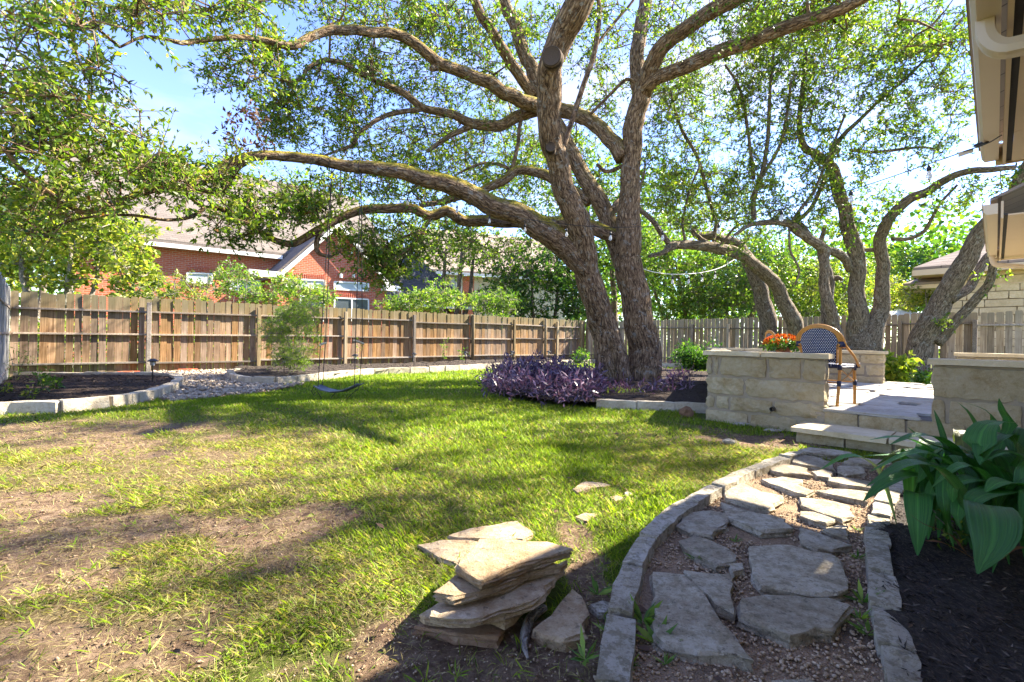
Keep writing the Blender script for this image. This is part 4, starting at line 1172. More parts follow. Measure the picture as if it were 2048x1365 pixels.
class Tree:
    def __init__(s, name, base, label, cat='tree', bark='bark', group=None):
        s.root = thing(name, base, label, cat, group); s.base = Vector(base); s.nodes = []; s.bark = M[bark]; s.k = 0; s.thin = None
    def limb(s, name, pts, seg=12, moss=0.0, spacing=0.12, knob=0.07, extra=None):
        """pts: rows (px, py, width_px, depth)"""
        s.k += 1
        W_ = [P(a, b, d) for a, b, w, d in pts]; r_ = [max(.004, w / 2 / FPX * d * (.84 if s.thin is None else s.thin)) for a, b, w, d in pts]
        return s.wood(name, W_, r_, seg, moss, spacing, knob)
    def wood(s, name, W_, r_, seg=12, moss=0.0, spacing=0.12, knob=0.07):
        s.k += 1
        V, F, bk = tube(W_, r_, seg, spacing, knob, s.k)
        q = catmull([tuple(p) for p in W_], 6); s.nodes.append(q)
        o = obj(name, mesh_np(V - np.array(s.base), F, {'bk': bk, 'moss': np.full(len(V), moss)}, True), s.bark, s.root)
        return o
    def finish(s, A, leafmat, r=.30, n=45, size=.07, width=.42, seg=.28, sag=0.5, k=.0032, rmin=.004, **kw):
        nd = np.vstack(s.nodes)
        A = np.asarray([tuple(a) for a in A])
        me = grow(nd - np.array(s.base), None, A - np.array(s.base), seg, rmin, k, sag)
        tag(obj('twigs', me, s.bark, s.root), kind='stuff')
        s.leaves(A, leafmat, r, n, size, width, **kw)
    def leaves(s, A, leafmat, r, n, size, width, sprigs=6, **kw):
        A = np.asarray([tuple(a) for a in A])
        lm, tw = cluster_leaves(A - np.array(s.base), r, n, size, width, sprigs=sprigs, **kw)
        tag(obj('crown', lm, leafmat, s.root), kind='stuff'); tag(obj('twiglets', tw, s.bark, s.root), kind='stuff')
def zone(cx, cy, rx, ry, d0, d1, n, power=0.5):
    o_ = []
    for _ in range(n):
        a = rng.random() * 2 * math.pi; q = rng.random() ** power
        o_.append(P(cx + rx * q * math.cos(a), cy + ry * q * math.sin(a), rng.uniform(d0, d1)))
    return o_
def ball(c, rx, ry, rz, n, shell=0.4):
    v = unit(n) * (shell + (1 - shell) * rng.random(n) ** .6)[:, None] * np.array([rx, ry, rz])
    return [Vector(tuple(q)) + Vector(c) for q in v]

M['oakleaf'] = mat_leaf('live_oak_leaf', [(0.0, (0.022, 0.055, 0.010)), (0.35, (0.075, 0.14, 0.020)), (0.65, (0.17, 0.25, 0.033)), (0.93, (0.34, 0.35, 0.05)), (0.96, (0.22, 0.085, 0.025)), (1.0, (0.25, 0.10, 0.03))], 0.48, 0.42)
M['oakleaf2'] = mat_leaf('sun_tinted_oak_leaf', [(0.0, (0.025, 0.062, 0.011)), (0.35, (0.085, 0.155, 0.022)), (0.65, (0.185, 0.265, 0.036)), (0.93, (0.36, 0.37, 0.055)), (0.96, (0.20, 0.09, 0.03)), (1.0, (0.22, 0.1, 0.03))], 0.5, 0.4)  # same oak leaf, sunlit look put into a lighter colour
M['limeleaf'] = mat_leaf('redbud_leaf', [(0.0, (0.05, 0.10, 0.015)), (0.4, (0.14, 0.21, 0.03)), (0.7, (0.30, 0.34, 0.05)), (0.95, (0.50, 0.44, 0.07)), (1.0, (0.45, 0.25, 0.05))], 0.5, 0.45)
M['greenleaf'] = mat_leaf('bright_leaf', [(0.0, (0.025, 0.07, 0.013)), (0.4, (0.08, 0.17, 0.025)), (0.7, (0.18, 0.29, 0.04)), (1.0, (0.38, 0.40, 0.06))], 0.45, 0.4)
M['darkleaf'] = mat_leaf('dark_leaf', [(0.0, (0.016, 0.05, 0.014)), (0.4, (0.05, 0.12, 0.022)), (0.7, (0.12, 0.215, 0.035)), (1.0, (0.28, 0.34, 0.06))], 0.45, 0.3)
M['deadleaf'] = mat_leaf('dead_leaf', [(0.0, (0.05, 0.03, 0.02)), (1.0, (0.15, 0.085, 0.05))], 0.25, 0.7, (1.2, .9, .8))

# ------------------------------------------------------------------ the big live oak
oakb = Vector((2.35, 10.0, 0)); oakb.z = g1(oakb.x, oakb.y) + .05
oak = Tree('live_oak', oakb, 'huge spreading live oak with twin leaning trunks and mossy limbs', bark='bark')
oak.limb('trunk', [(1222, 800, 84, 9.9), (1222, 762, 72, 9.9), (1218, 710, 58, 9.9), (1200, 630, 60, 9.75), (1172, 540, 60, 9.5), (1152, 445, 56, 9.15), (1121, 352, 53, 8.8), (1103, 286, 52, 8.5), (1101, 220, 54, 8.2), (1104, 140, 60, 7.85), (1127, 66, 63, 7.5), (1154, 0, 67, 7.2), (1185, -80, 66, 6.9), (1240, -220, 58, 6.5), (1290, -420, 44, 6.2)], 20, .25, .10, .09)
oak.limb('trunk', [(1290, 800, 100, 10.2), (1288, 765, 90, 10.2), (1285, 700, 76, 10.2), (1278, 630, 72, 10.15), (1266, 560, 66, 10.1), (1257, 483, 58, 10.1), (1256, 396, 50, 10.1), (1265, 308, 44, 10.1), (1275, 230, 46, 10.1), (1288, 172, 44, 10.0)], 20, .2, .10, .09)
oak.limb('trunk', [(1262, 600, 40, 10.25), (1240, 500, 46, 10.35), (1218, 440, 42, 10.5), (1189, 385, 40, 10.6), (1150, 316, 36, 10.8), (1120, 265, 34, 10.9), (1090, 210, 32, 11.0), (1068, 150, 32, 11.1), (1046, 105, 31, 11.2), (1028, 55, 30, 11.3), (1009, 0, 28, 11.4), (985, -90, 24, 11.6), (960, -200, 18, 11.8)], 16, .3)
oak.limb('limb', [(1250, 790, 52, 9.75), (1246, 740, 38, 9.72), (1234, 690, 36, 9.75), (1212, 630, 40, 9.75)], 14, .1)
oak.limb('limb', [(1175, 545, 50, 9.5), (1123, 483, 60, 9.3), (1061, 446, 55, 9.05), (996, 412, 50, 8.8), (930, 386, 45, 8.5), (864, 361, 40, 8.2), (798, 346, 34, 7.95), (732, 335, 30, 7.7), (688, 333, 28, 7.55), (644, 325, 26, 7.4), (600, 316, 25, 7.25), (549, 310, 24, 7.05), (497, 313, 22, 6.85), (461, 326, 20, 6.7), (417, 352, 18, 6.5), (374, 374, 17, 6.3), (330, 378, 15, 6.1), (286, 387, 14, 5.9), (220, 409, 13, 5.6), (167, 425, 12, 5.4), (110, 391, 11, 5.15), (53, 347, 10, 4.95), (10, 300, 9, 4.8), (-60, 230, 8, 4.6)], 16, 1.0)
oak.limb('limb', [(497, 318, 12, 6.85), (470, 345, 11, 6.8), (446, 388, 9, 6.75), (405, 382, 8, 6.6), (372, 380, 8, 6.4)], 10, .2)
oak.limb('limb', [(1090, 216, 34, 11.0), (1062, 208, 34, 10.7), (1013, 193, 32, 10.3), (974, 167, 30, 10.0), (925, 147, 28, 9.7), (885, 132, 27, 9.4), (855, 108, 26, 9.2), (820, 80, 25, 9.0), (785, 66, 24, 8.8), (740, 62, 23, 8.5), (690, 62, 22, 8.2), (655, 63, 21, 8.0), (615, 78, 19, 7.8), (585, 93, 18, 7.6), (527, 81, 15, 7.3), (475, 75, 13, 7.0), (396, 80, 12, 6.7), (365, 86, 11, 6.5), (330, 78, 9, 6.3), (286, 75, 7, 6.1), (240, 95, 5, 5.9)], 14, .8)
oak.limb('limb', [(1246, 318, 40, 10.2), (1215, 273, 36, 10.4), (1171, 238, 34, 10.7), (1127, 221, 34, 11.0), (1085, 214, 33, 11.0)], 14, .5)
oak.limb('limb', [(885, 134, 16, 9.45), (868, 136, 16, 9.3), (864, 138, 14, 9.2)], 10, 0)
oak.limb('limb', [(1085, 218, 28, 11.1), (1040, 230, 28, 11.0), (996, 250, 26, 10.8), (952, 248, 24, 10.6), (908, 231, 20, 10.4), (846, 216, 18, 10.1), (807, 185, 16, 9.9), (745, 158, 14, 9.6), (710, 141, 13, 9.4), (688, 127, 12, 9.3), (644, 121, 10, 9.1), (613, 137, 9, 8.9), (605, 155, 8, 8.8), (576, 163, 7, 8.6), (536, 150, 5, 8.4)], 12, .5)
oak.limb('limb', [(943, 253, 14, 10.6), (899, 273, 13, 10.4), (855, 303, 9, 10.1)], 10, .2)
oak.limb('limb', [(846, 218, 12, 10.1), (776, 231, 11, 9.8), (723, 264, 10, 9.5), (705, 290, 8, 9.4), (666, 305, 6, 9.2), (630, 318, 4, 9.0)], 10, .2)
oak.limb('limb', [(745, 158, 9, 9.6), (742, 130, 11, 9.55), (741, 115, 11, 9.5)], 8, 0)
oak.limb('limb', [(1238, 478, 34, 10.3), (1189, 453, 34, 10.2), (1120, 448, 30, 10.1), (1050, 448, 28, 9.9), (974, 441, 28, 9.6), (930, 440, 26, 9.4), (894, 423, 25, 9.2), (859, 434, 24, 9.1), (820, 419, 23, 8.9), (776, 420, 22, 8.8), (723, 422, 21, 8.6), (675, 440, 19, 8.4), (635, 461, 18, 8.2), (600, 480, 18, 8.05), (575, 487, 17, 7.95), (541, 475, 14, 7.7), (505, 453, 13, 7.5), (475, 431, 12, 7.3), (440, 418, 11, 7.1), (409, 415, 10, 6.9), (374, 391, 9, 6.7), (345, 380, 8, 6.5)], 14, .9)
oak.limb('limb', [(409, 416, 9, 6.9), (382, 435, 9, 6.7), (334, 441, 8, 6.4), (264, 431, 7, 6.1), (189, 433, 6, 5.8), (132, 445, 5, 5.6), (105, 458, 4, 5.5)], 8, .1)
oak.limb('limb', [(640, 462, 13, 8.2), (632, 490, 12, 8.15), (638, 508, 10, 8.1), (662, 514, 7, 8.05)], 8, .1)
oak.limb('limb', [(1180, 405, 26, 10.6), (1130, 372, 25, 10.8), (1088, 350, 24, 11.0), (1061, 341, 23, 11.0), (1031, 344, 22, 10.9), (1009, 360, 21, 10.8), (974, 378, 20, 10.7), (930, 392, 17, 10.5), (881, 405, 15, 10.3), (840, 412, 10, 10.1)], 12, .9)
oak.limb('limb', [(1024, 338, 10, 10.9), (1036, 290, 9, 10.9), (1040, 246, 8, 10.9), (1046, 200, 6, 11.0)], 8, .1)
oak.limb('limb', [(1022, 340, 9, 10.9), (1000, 330, 8, 10.8), (960, 328, 7, 10.7), (915, 348, 5, 10.5)], 8, .1)
oak.limb('limb', [(1070, 190, 26, 11.0), (1045, 165, 26, 10.9), (1025, 130, 26, 10.7), (1008, 97, 26, 10.5), (980, 55, 24, 10.2), (952, 5, 22, 10.0), (925, -80, 18, 9.8)], 12, .3)
oak.limb('limb', [(1124, 310, 13, 8.7), (1145, 246, 13, 8.8), (1167, 176, 12, 8.9), (1189, 101, 12, 9.0), (1198, 44, 11, 9.0), (1197, 0, 10, 9.0), (1190, -80, 8, 9.0)], 8, 0)
oak.limb('limb', [(1192, 92, 8, 9.0), (1233, 42, 7, 9.2), (1266, 2, 6, 9.3), (1290, -40, 5, 9.4)], 8, 0)
oak.limb('limb', [(1180, 230, 7, 10.3), (1215, 195, 7, 10.2), (1252, 160, 8, 10.1), (1272, 165, 8, 10.0)], 8, 0)
oak.limb('limb', [(1284, 190, 36, 10.0), (1275, 150, 34, 10.2), (1281, 60, 32, 10.4), (1290, 0, 30, 10.5), (1300, -100, 24, 10.6)], 14, .1)
oak.limb('limb', [(1286, 190, 40, 10.0), (1298, 140, 40, 9.8), (1320, 100, 38, 9.5), (1350, 74, 37, 9.3), (1400, 36, 36, 9.0), (1452, 4, 36, 8.7), (1520, -40, 34, 8.4), (1600, -120, 28, 8.0)], 14, .1)
oak.limb('limb', [(1290, 178, 34, 9.9), (1318, 152, 34, 9.7), (1367, 136, 33, 9.4), (1420, 112, 33, 9.1), (1486, 90, 32, 8.8), (1552, 64, 31, 8.5), (1618, 40, 29, 8.2), (1684, 15, 28, 7.9), (1745, -12, 26, 7.6), (1840, -60, 22, 7.2)], 14, .1)
oak.limb('limb', [(1250, 330, 10, 10.3), (1215, 345, 9, 10.8), (1195, 330, 8, 11.2)], 8, 0)
oak.limb('limb', [(1222, 425, 20, 10.5), (1240, 405, 22, 10.9), (1262, 392, 16, 11.3)], 10, .1)
oak.limb('limb', [(862, 436, 9, 9.1), (838, 470, 8, 9.0), (815, 500, 7, 8.9), (790, 520, 5, 8.8), (750, 545, 4, 8.7)], 8, 0)
oak.limb('limb', [(846, 460, 6, 9.0), (806, 475, 5, 8.9), (760, 500, 4, 8.8)], 8, 0)
# cut branch scars
for (x, y, d, rr, nn_) in ((1103, 112, 7.43, .135, (-.25, -.95, -.15)), (1101, 294, 8.2, .075, (-.1, -1, 0))):
    c = P(x, y, d) - oakb; nv = Vector(nn_).normalized()
    q = nv.to_track_quat('Z', 'Y').to_matrix()
    mb = MB(); mb.lathe([(rr * 1.25, -.16), (rr * 1.12, -.01), (rr * 1.02, .012), (rr * .92, .0), (rr * .5, -.012), (0, -.014)], 18)
    o = mb.build('branch_scar', None, oak.root, c, True)
    o.rotation_euler = q.to_euler()
    if 'scar' not in M:
        m, t, oo = new_mat('cut_wood')
        oc = coord(t, 'Object'); wv = nn(t, 'ShaderNodeTexWave', wave_type='RINGS', rings_direction='Z'); wv.inputs['Scale'].default_value = 22; wv.inputs['Distortion'].default_value = 1.5; t.links.new(oc, wv.inputs['Vector'])
        principled(t, oo, ramp(t, [(0.2, (0.035, 0.026, 0.02)), (0.9, (0.13, 0.095, 0.07))], wv.outputs[0]).outputs[0], .9, None, spec=.1); M['scar'] = m
    o.data.materials.clear(); o.data.materials.append(M['scar'])
# crown: leaf bunches where the limbs carry them
near_z = (zone(60, 150, 150, 190, 4.2, 5.8, 56) + zone(150, 330, 190, 110, 4.9, 6.6, 84) + zone(190, 20, 190, 50, 4.6, 5.8, 44) + zone(180, 230, 110, 120, 5.0, 6.2, 40) + zone(330, 360, 70, 45, 5.6, 6.6, 40)
          + zone(60, 420, 110, 60, 5.0, 6.2, 40) + zone(420, 20, 110, 28, 5.6, 6.6, 26) + zone(560, 0, 60, 20, 6, 7, 6))
mid_z = (zone(470, 130, 60, 50, 7.0, 8.2, 26) + zone(545, 110, 55, 50, 7.2, 8.6, 26) + zone(640, 230, 110, 85, 8.6, 10.4, 52) + zone(700, 150, 80, 60, 9, 10.5, 40) + zone(560, 225, 50, 60, 8.4, 9.6, 36)
         + zone(470, 440, 60, 45, 6.6, 7.6, 30) + zone(560, 420, 80, 46, 7.4, 8.6, 40) + zone(640, 400, 60, 40, 7.6, 8.6, 24) + zone(720, 480, 60, 34, 8.2, 9.0, 26) + zone(770, 540, 36, 36, 8.6, 9.3, 30) + zone(800, 490, 60, 45, 8.7, 9.6, 40)
         + zone(840, 110, 140, 90, 9.6, 12.5, 90) + zone(900, 300, 170, 70, 10.4, 13.5, 130) + zone(800, 370, 120, 50, 9.4, 12, 70) + zone(930, 50, 140, 55, 9.8, 12.5, 70) + zone(760, 20, 140, 35, 8.4, 10.5, 46)
         + zone(430, 350, 50, 30, 6.4, 7.0, 20) + zone(1000, 300, 100, 110, 11.5, 14.5, 90) + zone(960, 480, 110, 50, 10, 12, 26))
mid_z += zone(760, 250, 170, 90, 10, 13, 70) + zone(860, 180, 160, 80, 10.5, 13.5, 60) + zone(1010, 130, 80, 110, 11, 14, 40) + zone(1090, 60, 60, 60, 11, 13, 16)
high_z = (zone(1160, 60, 90, 90, 9.2, 12, 34) + zone(1240, 130, 60, 90, 11, 13, 26) + zone(1330, 200, 60, 90, 10.5, 13, 30) + zone(1420, 30, 130, 60, 8.6, 11, 40) + zone(1560, 30, 150, 50, 8.0, 10, 40)
          + zone(1180, 280, 60, 100, 11.5, 14, 40) + zone(1210, 15, 40, 25, 8.8, 9.2, 8))
over_z = []
for _ in range(190):   # right hand crown over the patio, unseen, shaped to cast shade bands on the lawn
    f = rng.random(); over_z.append(Vector((9.6, 10.2, 7.0)).lerp(Vector((3.8, 8.2, 7.4)), f) + Vector(tuple(rng.normal(0, 1, 3) * np.array([.55, .55, .6]))))
for _ in range(90):           # the crown goes on above the frame
    a = rng.random() * 2 * math.pi; q = math.sqrt(rng.random())
    over_z.append(Vector((-1.5 + 6.5 * q * math.cos(a), 8.5 + 3.8 * q * math.sin(a), rng.uniform(7.2, 9.5))))
nd_ = np.vstack(oak.nodes)
al_ = np.array([tuple(a) for a in near_z + mid_z + high_z + over_z])
tag(obj('twigs', grow(nd_ - np.array(oakb), None, al_ - np.array(oakb), .25, .004, .0032, .5), M['bark'], oak.root), kind='stuff')
oak.leaves(near_z, M['oakleaf'], .34, 50, .070, .40, lvm=.60, lvs=.2, dead=.008)
oak.leaves(mid_z + high_z + over_z, M['oakleaf2'], .42, 66, .072, .42, lvm=.54, lvs=.2, dead=.005)
# withered sprig on the long limb
wz = np.array([tuple(P(x, y, 7.0) - oakb) for x, y in ((478, 225), (500, 215), (485, 250), (520, 240), (460, 240), (470, 285), (495, 290), (515, 275), (445, 265), (530, 290), (480, 300))])
tag(obj('withered_leaves', cluster_leaves(wz, .13, 22, .075, .5), M['deadleaf'], oak.root), kind='stuff')
obj('withered_twig', grow(np.array([tuple(P(470, 316, 6.85) - oakb)]), None, wz, .12, .003, .002), M['bark'], oak.root)

# ------------------------------------------------------------------ oaks by the patio
def base_at(px, d): 
    p = P(px, 690, d); return Vector((p.x, p.y, g1(p.x, p.y)))
E = Tree('forked_oak', base_at(1728, 13), 'oak forking low into two stems behind the far seat wall', bark='bark2')
E.limb('trunk', [(1730, 775, 95, 13), (1728, 735, 86, 13), (1727, 690, 76, 13), (1720, 660, 50, 13), (1714, 600, 36, 12.9), (1712, 540, 34, 12.8), (1704, 490, 34, 12.7), (1690, 430, 30, 12.6), (1677, 380, 28, 12.4), (1668, 340, 24, 12.3), (1640, 312, 20, 12.1), (1605, 290, 16, 11.9), (1598, 240, 12, 11.8), (1605, 180, 10, 11.7), (1612, 100, 8, 11.6)], 14, .05)
E.limb('trunk', [(1735, 700, 62, 12.95), (1752, 640, 40, 12.9), (1764, 590, 32, 12.8), (1768, 530, 27, 12.6), (1764, 480, 26, 12.4), (1775, 440, 24, 12.1), (1810, 405, 22, 11.8), (1850, 385, 20, 11.5), (1890, 360, 18, 11.2), (1935, 342, 16, 10.8), (1985, 340, 14, 10.4), (2030, 335, 10, 10.0)], 12, .05)
E.limb('limb', [(1782, 478, 10, 12.3), (1815, 478, 10, 12.1), (1850, 460, 9, 11.9), (1880, 410, 7, 11.6), (1915, 370, 6, 11.3)], 8)
E.limb('limb', [(1712, 500, 10, 12.7), (1740, 500, 10, 12.6), (1762, 497, 9, 12.6)], 8)
E.limb('limb', [(1660, 320, 12, 12.2), (1680, 280, 11, 12.2), (1720, 240, 9, 12), (1760, 200, 8, 11.8), (1820, 150, 7, 11.5), (1880, 90, 6, 11.2), (1930, 30, 5, 11)], 8)
E.limb('limb', [(1700, 300, 8, 12.1), (1740, 305, 7, 12), (1780, 302, 7, 11.8), (1840, 295, 6, 11.5), (1880, 300, 5, 11.3)], 8)
E.limb('limb', [(1660, 330, 10, 12.3), (1640, 380, 10, 12.4), (1620, 420, 9, 12.5), (1590, 445, 12, 12.6)], 8)
C_ = Tree('slim_oak', base_at(1675, 12.2), 'slim crooked oak trunk right behind the bistro chair', bark='bark2')
C_.limb('trunk', [(1692, 770, 26, 12.2), (1685, 700, 24, 12.2), (1668, 640, 24, 12.15), (1652, 590, 24, 12.1), (1646, 530, 22, 12.05), (1644, 500, 24, 12.0), (1625, 482, 22, 11.9), (1595, 462, 22, 11.8), (1575, 448, 20, 11.7), (1540, 444, 14, 11.6), (1500, 450, 10, 11.5), (1470, 470, 7, 11.4)], 12, .05)
C_.limb('limb', [(1650, 500, 18, 12.0), (1680, 510, 20, 12.3), (1700, 540, 18, 12.6)], 10)
C_.limb('limb', [(1602, 466, 14, 11.8), (1592, 455, 14, 11.9), (1600, 448, 12, 12.0), (1620, 470, 10, 12.2)], 8)
C_.limb('limb', [(1580, 450, 8, 11.7), (1600, 420, 8, 11.6), (1630, 380, 7, 11.6), (1650, 330, 6, 11.5), (1690, 230, 5, 11.3)], 8)
C_.limb('limb', [(1508, 440, 12, 11.5), (1508, 395, 12, 11.5), (1522, 360, 11, 11.4), (1535, 280, 9, 11.2), (1540, 200, 8, 11), (1545, 120, 6, 10.8), (1555, 40, 5, 10.6)], 8)
C_.limb('limb', [(1515, 370, 8, 11.4), (1560, 290, 8, 11.2), (1575, 220, 7, 11), (1582, 160, 6, 10.9)], 8)
C_.limb('limb', [(1508, 360, 8, 11.4), (1495, 260, 7, 11.2), (1480, 180, 6, 11), (1450, 130, 5, 10.8)], 8)
C_.limb('limb', [(1578, 456, 5, 11.7), (1580, 500, 5, 11.7), (1598, 540, 5, 11.7), (1590, 570, 4, 11.7)], 6)
A_ = Tree('arching_oak', base_at(1600, 14), 'oak whose trunk arches over to the left above the potted flowers', bark='bark2')
A_.limb('trunk', [(1625, 770, 46, 14), (1608, 700, 38, 14), (1590, 650, 36, 13.9), (1560, 590, 32, 13.7), (1530, 550, 30, 13.5), (1495, 520, 28, 13.3), (1455, 500, 26, 13.0), (1410, 490, 24, 12.7), (1365, 490, 22, 12.4), (1340, 492, 20, 12.2), (1325, 505, 12, 12.0), (1298, 513, 8, 11.8)], 14, .05)
A_.limb('limb', [(1340, 492, 14, 12.2), (1325, 470, 13, 12.1), (1312, 450, 12, 12.0), (1290, 430, 11, 11.9), (1276, 415, 10, 11.8), (1280, 380, 6, 11.7), (1290, 340, 5, 11.6)], 8)
A_.limb('limb', [(1430, 495, 14, 12.9), (1400, 478, 14, 13.2), (1385, 462, 12, 13.4)], 8)
A_.limb('limb', [(1370, 485, 6, 12.4), (1366, 440, 6, 12.3), (1380, 380, 5, 12.1), (1400, 330, 4, 12)], 6)
A_.limb('limb', [(1430, 440, 8, 12.6), (1400, 330, 8, 12.3), (1360, 250, 7, 12.1), (1340, 180, 5, 12)], 6)
A_.limb('limb', [(1425, 492, 7, 12.8), (1432, 450, 8, 12.7), (1430, 430, 8, 12.6)], 6)
A_.limb('limb', [(1440, 495, 6, 12.9), (1470, 455, 6, 12.7), (1500, 446, 6, 12.5)], 6)
B_ = Tree('fence_oak', base_at(1530, 16), 'thick straight oak trunk standing against the side fence', bark='bark2')
B_.limb('trunk', [(1545, 760, 46, 16), (1542, 700, 40, 16), (1538, 650, 38, 16), (1525, 600, 36, 16), (1510, 560, 34, 16), (1495, 520, 32, 16), (1470, 490, 28, 15.8), (1445, 478, 24, 15.6), (1425, 470, 22, 15.5), (1395, 470, 20, 15.3), (1388, 455, 18, 15.2)], 12, .05)
D_ = Tree('hollow_oak', base_at(1656, 14.6), 'short knotted oak trunk half hidden behind the slim oak', bark='bark2')
D_.limb('trunk', [(1668, 770, 34, 14.6), (1660, 680, 30, 14.6), (1655, 620, 28, 14.6), (1655, 575, 26, 14.6), (1648, 540, 24, 14.6), (1640, 500, 14, 14.5), (1650, 450, 8, 14.4)], 12, .05)
D_.limb('limb', [(1662, 560, 14, 14.6), (1675, 556, 12, 14.5), (1684, 560, 8, 14.5)], 8)
F_t = Tree('leaning_oak', base_at(1828, 12.6), 'thick oak leaning right with a low side limb in front of the stone house', bark='bark2')
F_t.thin = .66
F_t.limb('trunk', [(1818, 800, 92, 12.6), (1828, 755, 78, 12.6), (1840, 710, 70, 12.55), (1855, 660, 66, 12.5), (1880, 610, 58, 12.3), (1905, 560, 54, 12.1), (1932, 510, 50, 11.9), (1962, 465, 46, 11.7), (1995, 425, 44, 11.4), (2030, 385, 42, 11.1), (2060, 330, 40, 10.8), (2100, 250, 36, 10.5), (2150, 120, 30, 10.2)], 16, .05)
F_t.limb('limb', [(1870, 685, 40, 12.4), (1890, 670, 30, 12.3), (1915, 640, 27, 12.1), (1945, 605, 26, 11.9), (1970, 580, 24, 11.7), (1983, 560, 22, 11.5), (1990, 520, 20, 11.3), (2015, 490, 18, 11.1), (2060, 440, 16, 10.8)], 12, .05)
F_t.limb('limb', [(1900, 600, 30, 12.1), (1930, 580, 27, 12.2), (1950, 560, 25, 12.2), (1975, 520, 24, 12.2), (2000, 500, 22, 12.2), (2050, 470, 20, 12.2)], 10, .05)
zr = (zone(1620, 260, 60, 160, 10.8, 13, 80) + zone(1720, 200, 120, 130, 10.8, 12.8, 90) + zone(1850, 180, 90, 150, 10.4, 12, 80) + zone(1660, 100, 140, 90, 10.5, 12.5, 70) + zone(1780, 300, 110, 50, 11, 12.5, 30)
      + zone(1900, 400, 60, 40, 10.6, 11.8, 16) + zone(1760, 400, 60, 60, 11.5, 12.6, 20) + zone(1880, 60, 70, 60, 10.4, 11.5, 26) + zone(1700, 420, 60, 60, 12, 13, 20) + zone(1960, 375, 50, 16, 10.2, 10.8, 8))
zr += zone(1800, 120, 140, 110, 10.6, 12.4, 60) + zone(1690, 330, 80, 60, 11.5, 13, 24)
E.finish(zr, M['oakleaf2'], r=.34, n=50, size=.076, width=.42, lvm=.5, dead=.004)
zc = (zone(1530, 220, 70, 160, 10.6, 12.4, 110) + zone(1500, 400, 60, 70, 11.2, 12.6, 56) + zone(1600, 400, 70, 80, 11.4, 12.6, 40) + zone(1580, 80, 80, 70, 10.4, 11.6, 30) + zone(1480, 130, 60, 100, 10.6, 12, 34) + zone(1470, 520, 30, 50, 11.2, 12, 6))
C_.finish(zc, M['oakleaf2'], r=.34, n=50, size=.076, width=.42, lvm=.55, dead=.004)
za = (zone(1360, 280, 70, 130, 11.6, 13.4, 80) + zone(1400, 400, 90, 70, 12, 14, 80) + zone(1310, 370, 40, 70, 11.6, 13, 26) + zone(1440, 300, 60, 110, 12, 13.4, 40) + zone(1340, 130, 60, 80, 11.6, 13, 20))
za += zone(1330, 260, 70, 150, 12, 14, 50) + zone(1420, 200, 70, 120, 12, 14, 40)
A_.finish(za, M['oakleaf2'], r=.34, n=52, size=.076, width=.42, lvm=.56, dead=.004)
B_.finish(zone(1380, 440, 70, 30, 14.8, 16.2, 30) + zone(1480, 440, 60, 40, 15, 17, 26), M['oakleaf2'], r=.34, n=44, size=.09, width=.45, lvm=.5)
D_.finish(zone(1650, 460, 30, 40, 14, 15, 14), M['oakleaf2'], r=.3, n=40, size=.08, width=.45)
zfo = [Vector((11.2, 9.2, 8.0)).lerp(Vector((7.0, 5.6, 8.0)), rng.random()) + Vector(tuple(rng.normal(0, 1, 3) * np.array([.6, .6, .6]))) for _ in range(170)]  # unseen band of the leaning oak's crown, laid out to shade the lawn
zf = zfo + zone(2060, 260, 110, 130, 10, 11.6, 40) + zone(2120, 60, 160, 120, 9.6, 11.5, 40) + zone(1905, 650, 24, 14, 11.5, 12, 3) + zone(1985, 560, 14, 12, 11.3, 11.6, 4)
F_t.finish(zf, M['oakleaf2'], r=.28, n=44, size=.08, width=.42, lvm=.5)

# ------------------------------------------------------------------ trees and shrubs beyond the fences
def bgtree(name, px, d, label, lobes, leafm, n, size, trunks=1, r=.5, lv=.5, bark='bark3', width=.55, k=.006, cat='tree', trunk_r=.12, group=None, lvs=.2):
    b = base_at(px, d)
    t_ = Tree(name, b, label, cat, bark, group)
    A = []
    for (cx, cy, rx, ry, d0, d1, cnt) in lobes: A += zone(cx, cy, rx, ry, d0, d1, cnt, .55)
    c = Vector((sum(a.x for a in A), sum(a.y for a in A), sum(a.z for a in A))) / len(A)
    for q in range(trunks):
        a = 2 * math.pi * q / max(1, trunks) + .7
        off = Vector((math.cos(a), math.sin(a), 0)) * (.22 if trunks > 1 else 0)
        tip = c + Vector((math.cos(a) * .9, math.sin(a) * .9, .3)) * (1 if trunks > 1 else .2)
        tr_ = trunk_r
        t_.wood('trunk', [b + off * .5 - Vector((0, 0, .1)), b + off + (tip - b) * .3 + Vector((.05, .03, 0)), b + off * 1.5 + (tip - b) * .62, tip], [tr_, tr_ * .8, tr_ * .6, tr_ * .3], 8, 0, .3)
    t_.finish(A, leafm, r=r, n=n, size=size, width=width, seg=.5, k=k, rmin=.006, lvm=lv, lvs=lvs)
    return t_
bgtree('redbud_tree', 100, 14.6, 'multi stem tree with lime green leaves behind the corner of the fence', [(110, 500, 190, 80, 13.4, 16.5, 170), (230, 470, 80, 60, 13.6, 16, 50), (30, 420, 130, 70, 14, 17, 70), (270, 560, 50, 40, 13.8, 15, 26)], M['limeleaf'], 42, .12, 5, .45, .62, width=.8, trunk_r=.10)
bgtree('oak_tree', 905, 27, 'oak with dark branches in front of the distant siding house', [(930, 500, 110, 50, 24, 30, 90), (860, 470, 80, 40, 25, 30, 40), (1010, 540, 60, 40, 24, 28, 34)], M['oakleaf'], 34, .17, 3, .7, .55, 'bark2', trunk_r=.2)
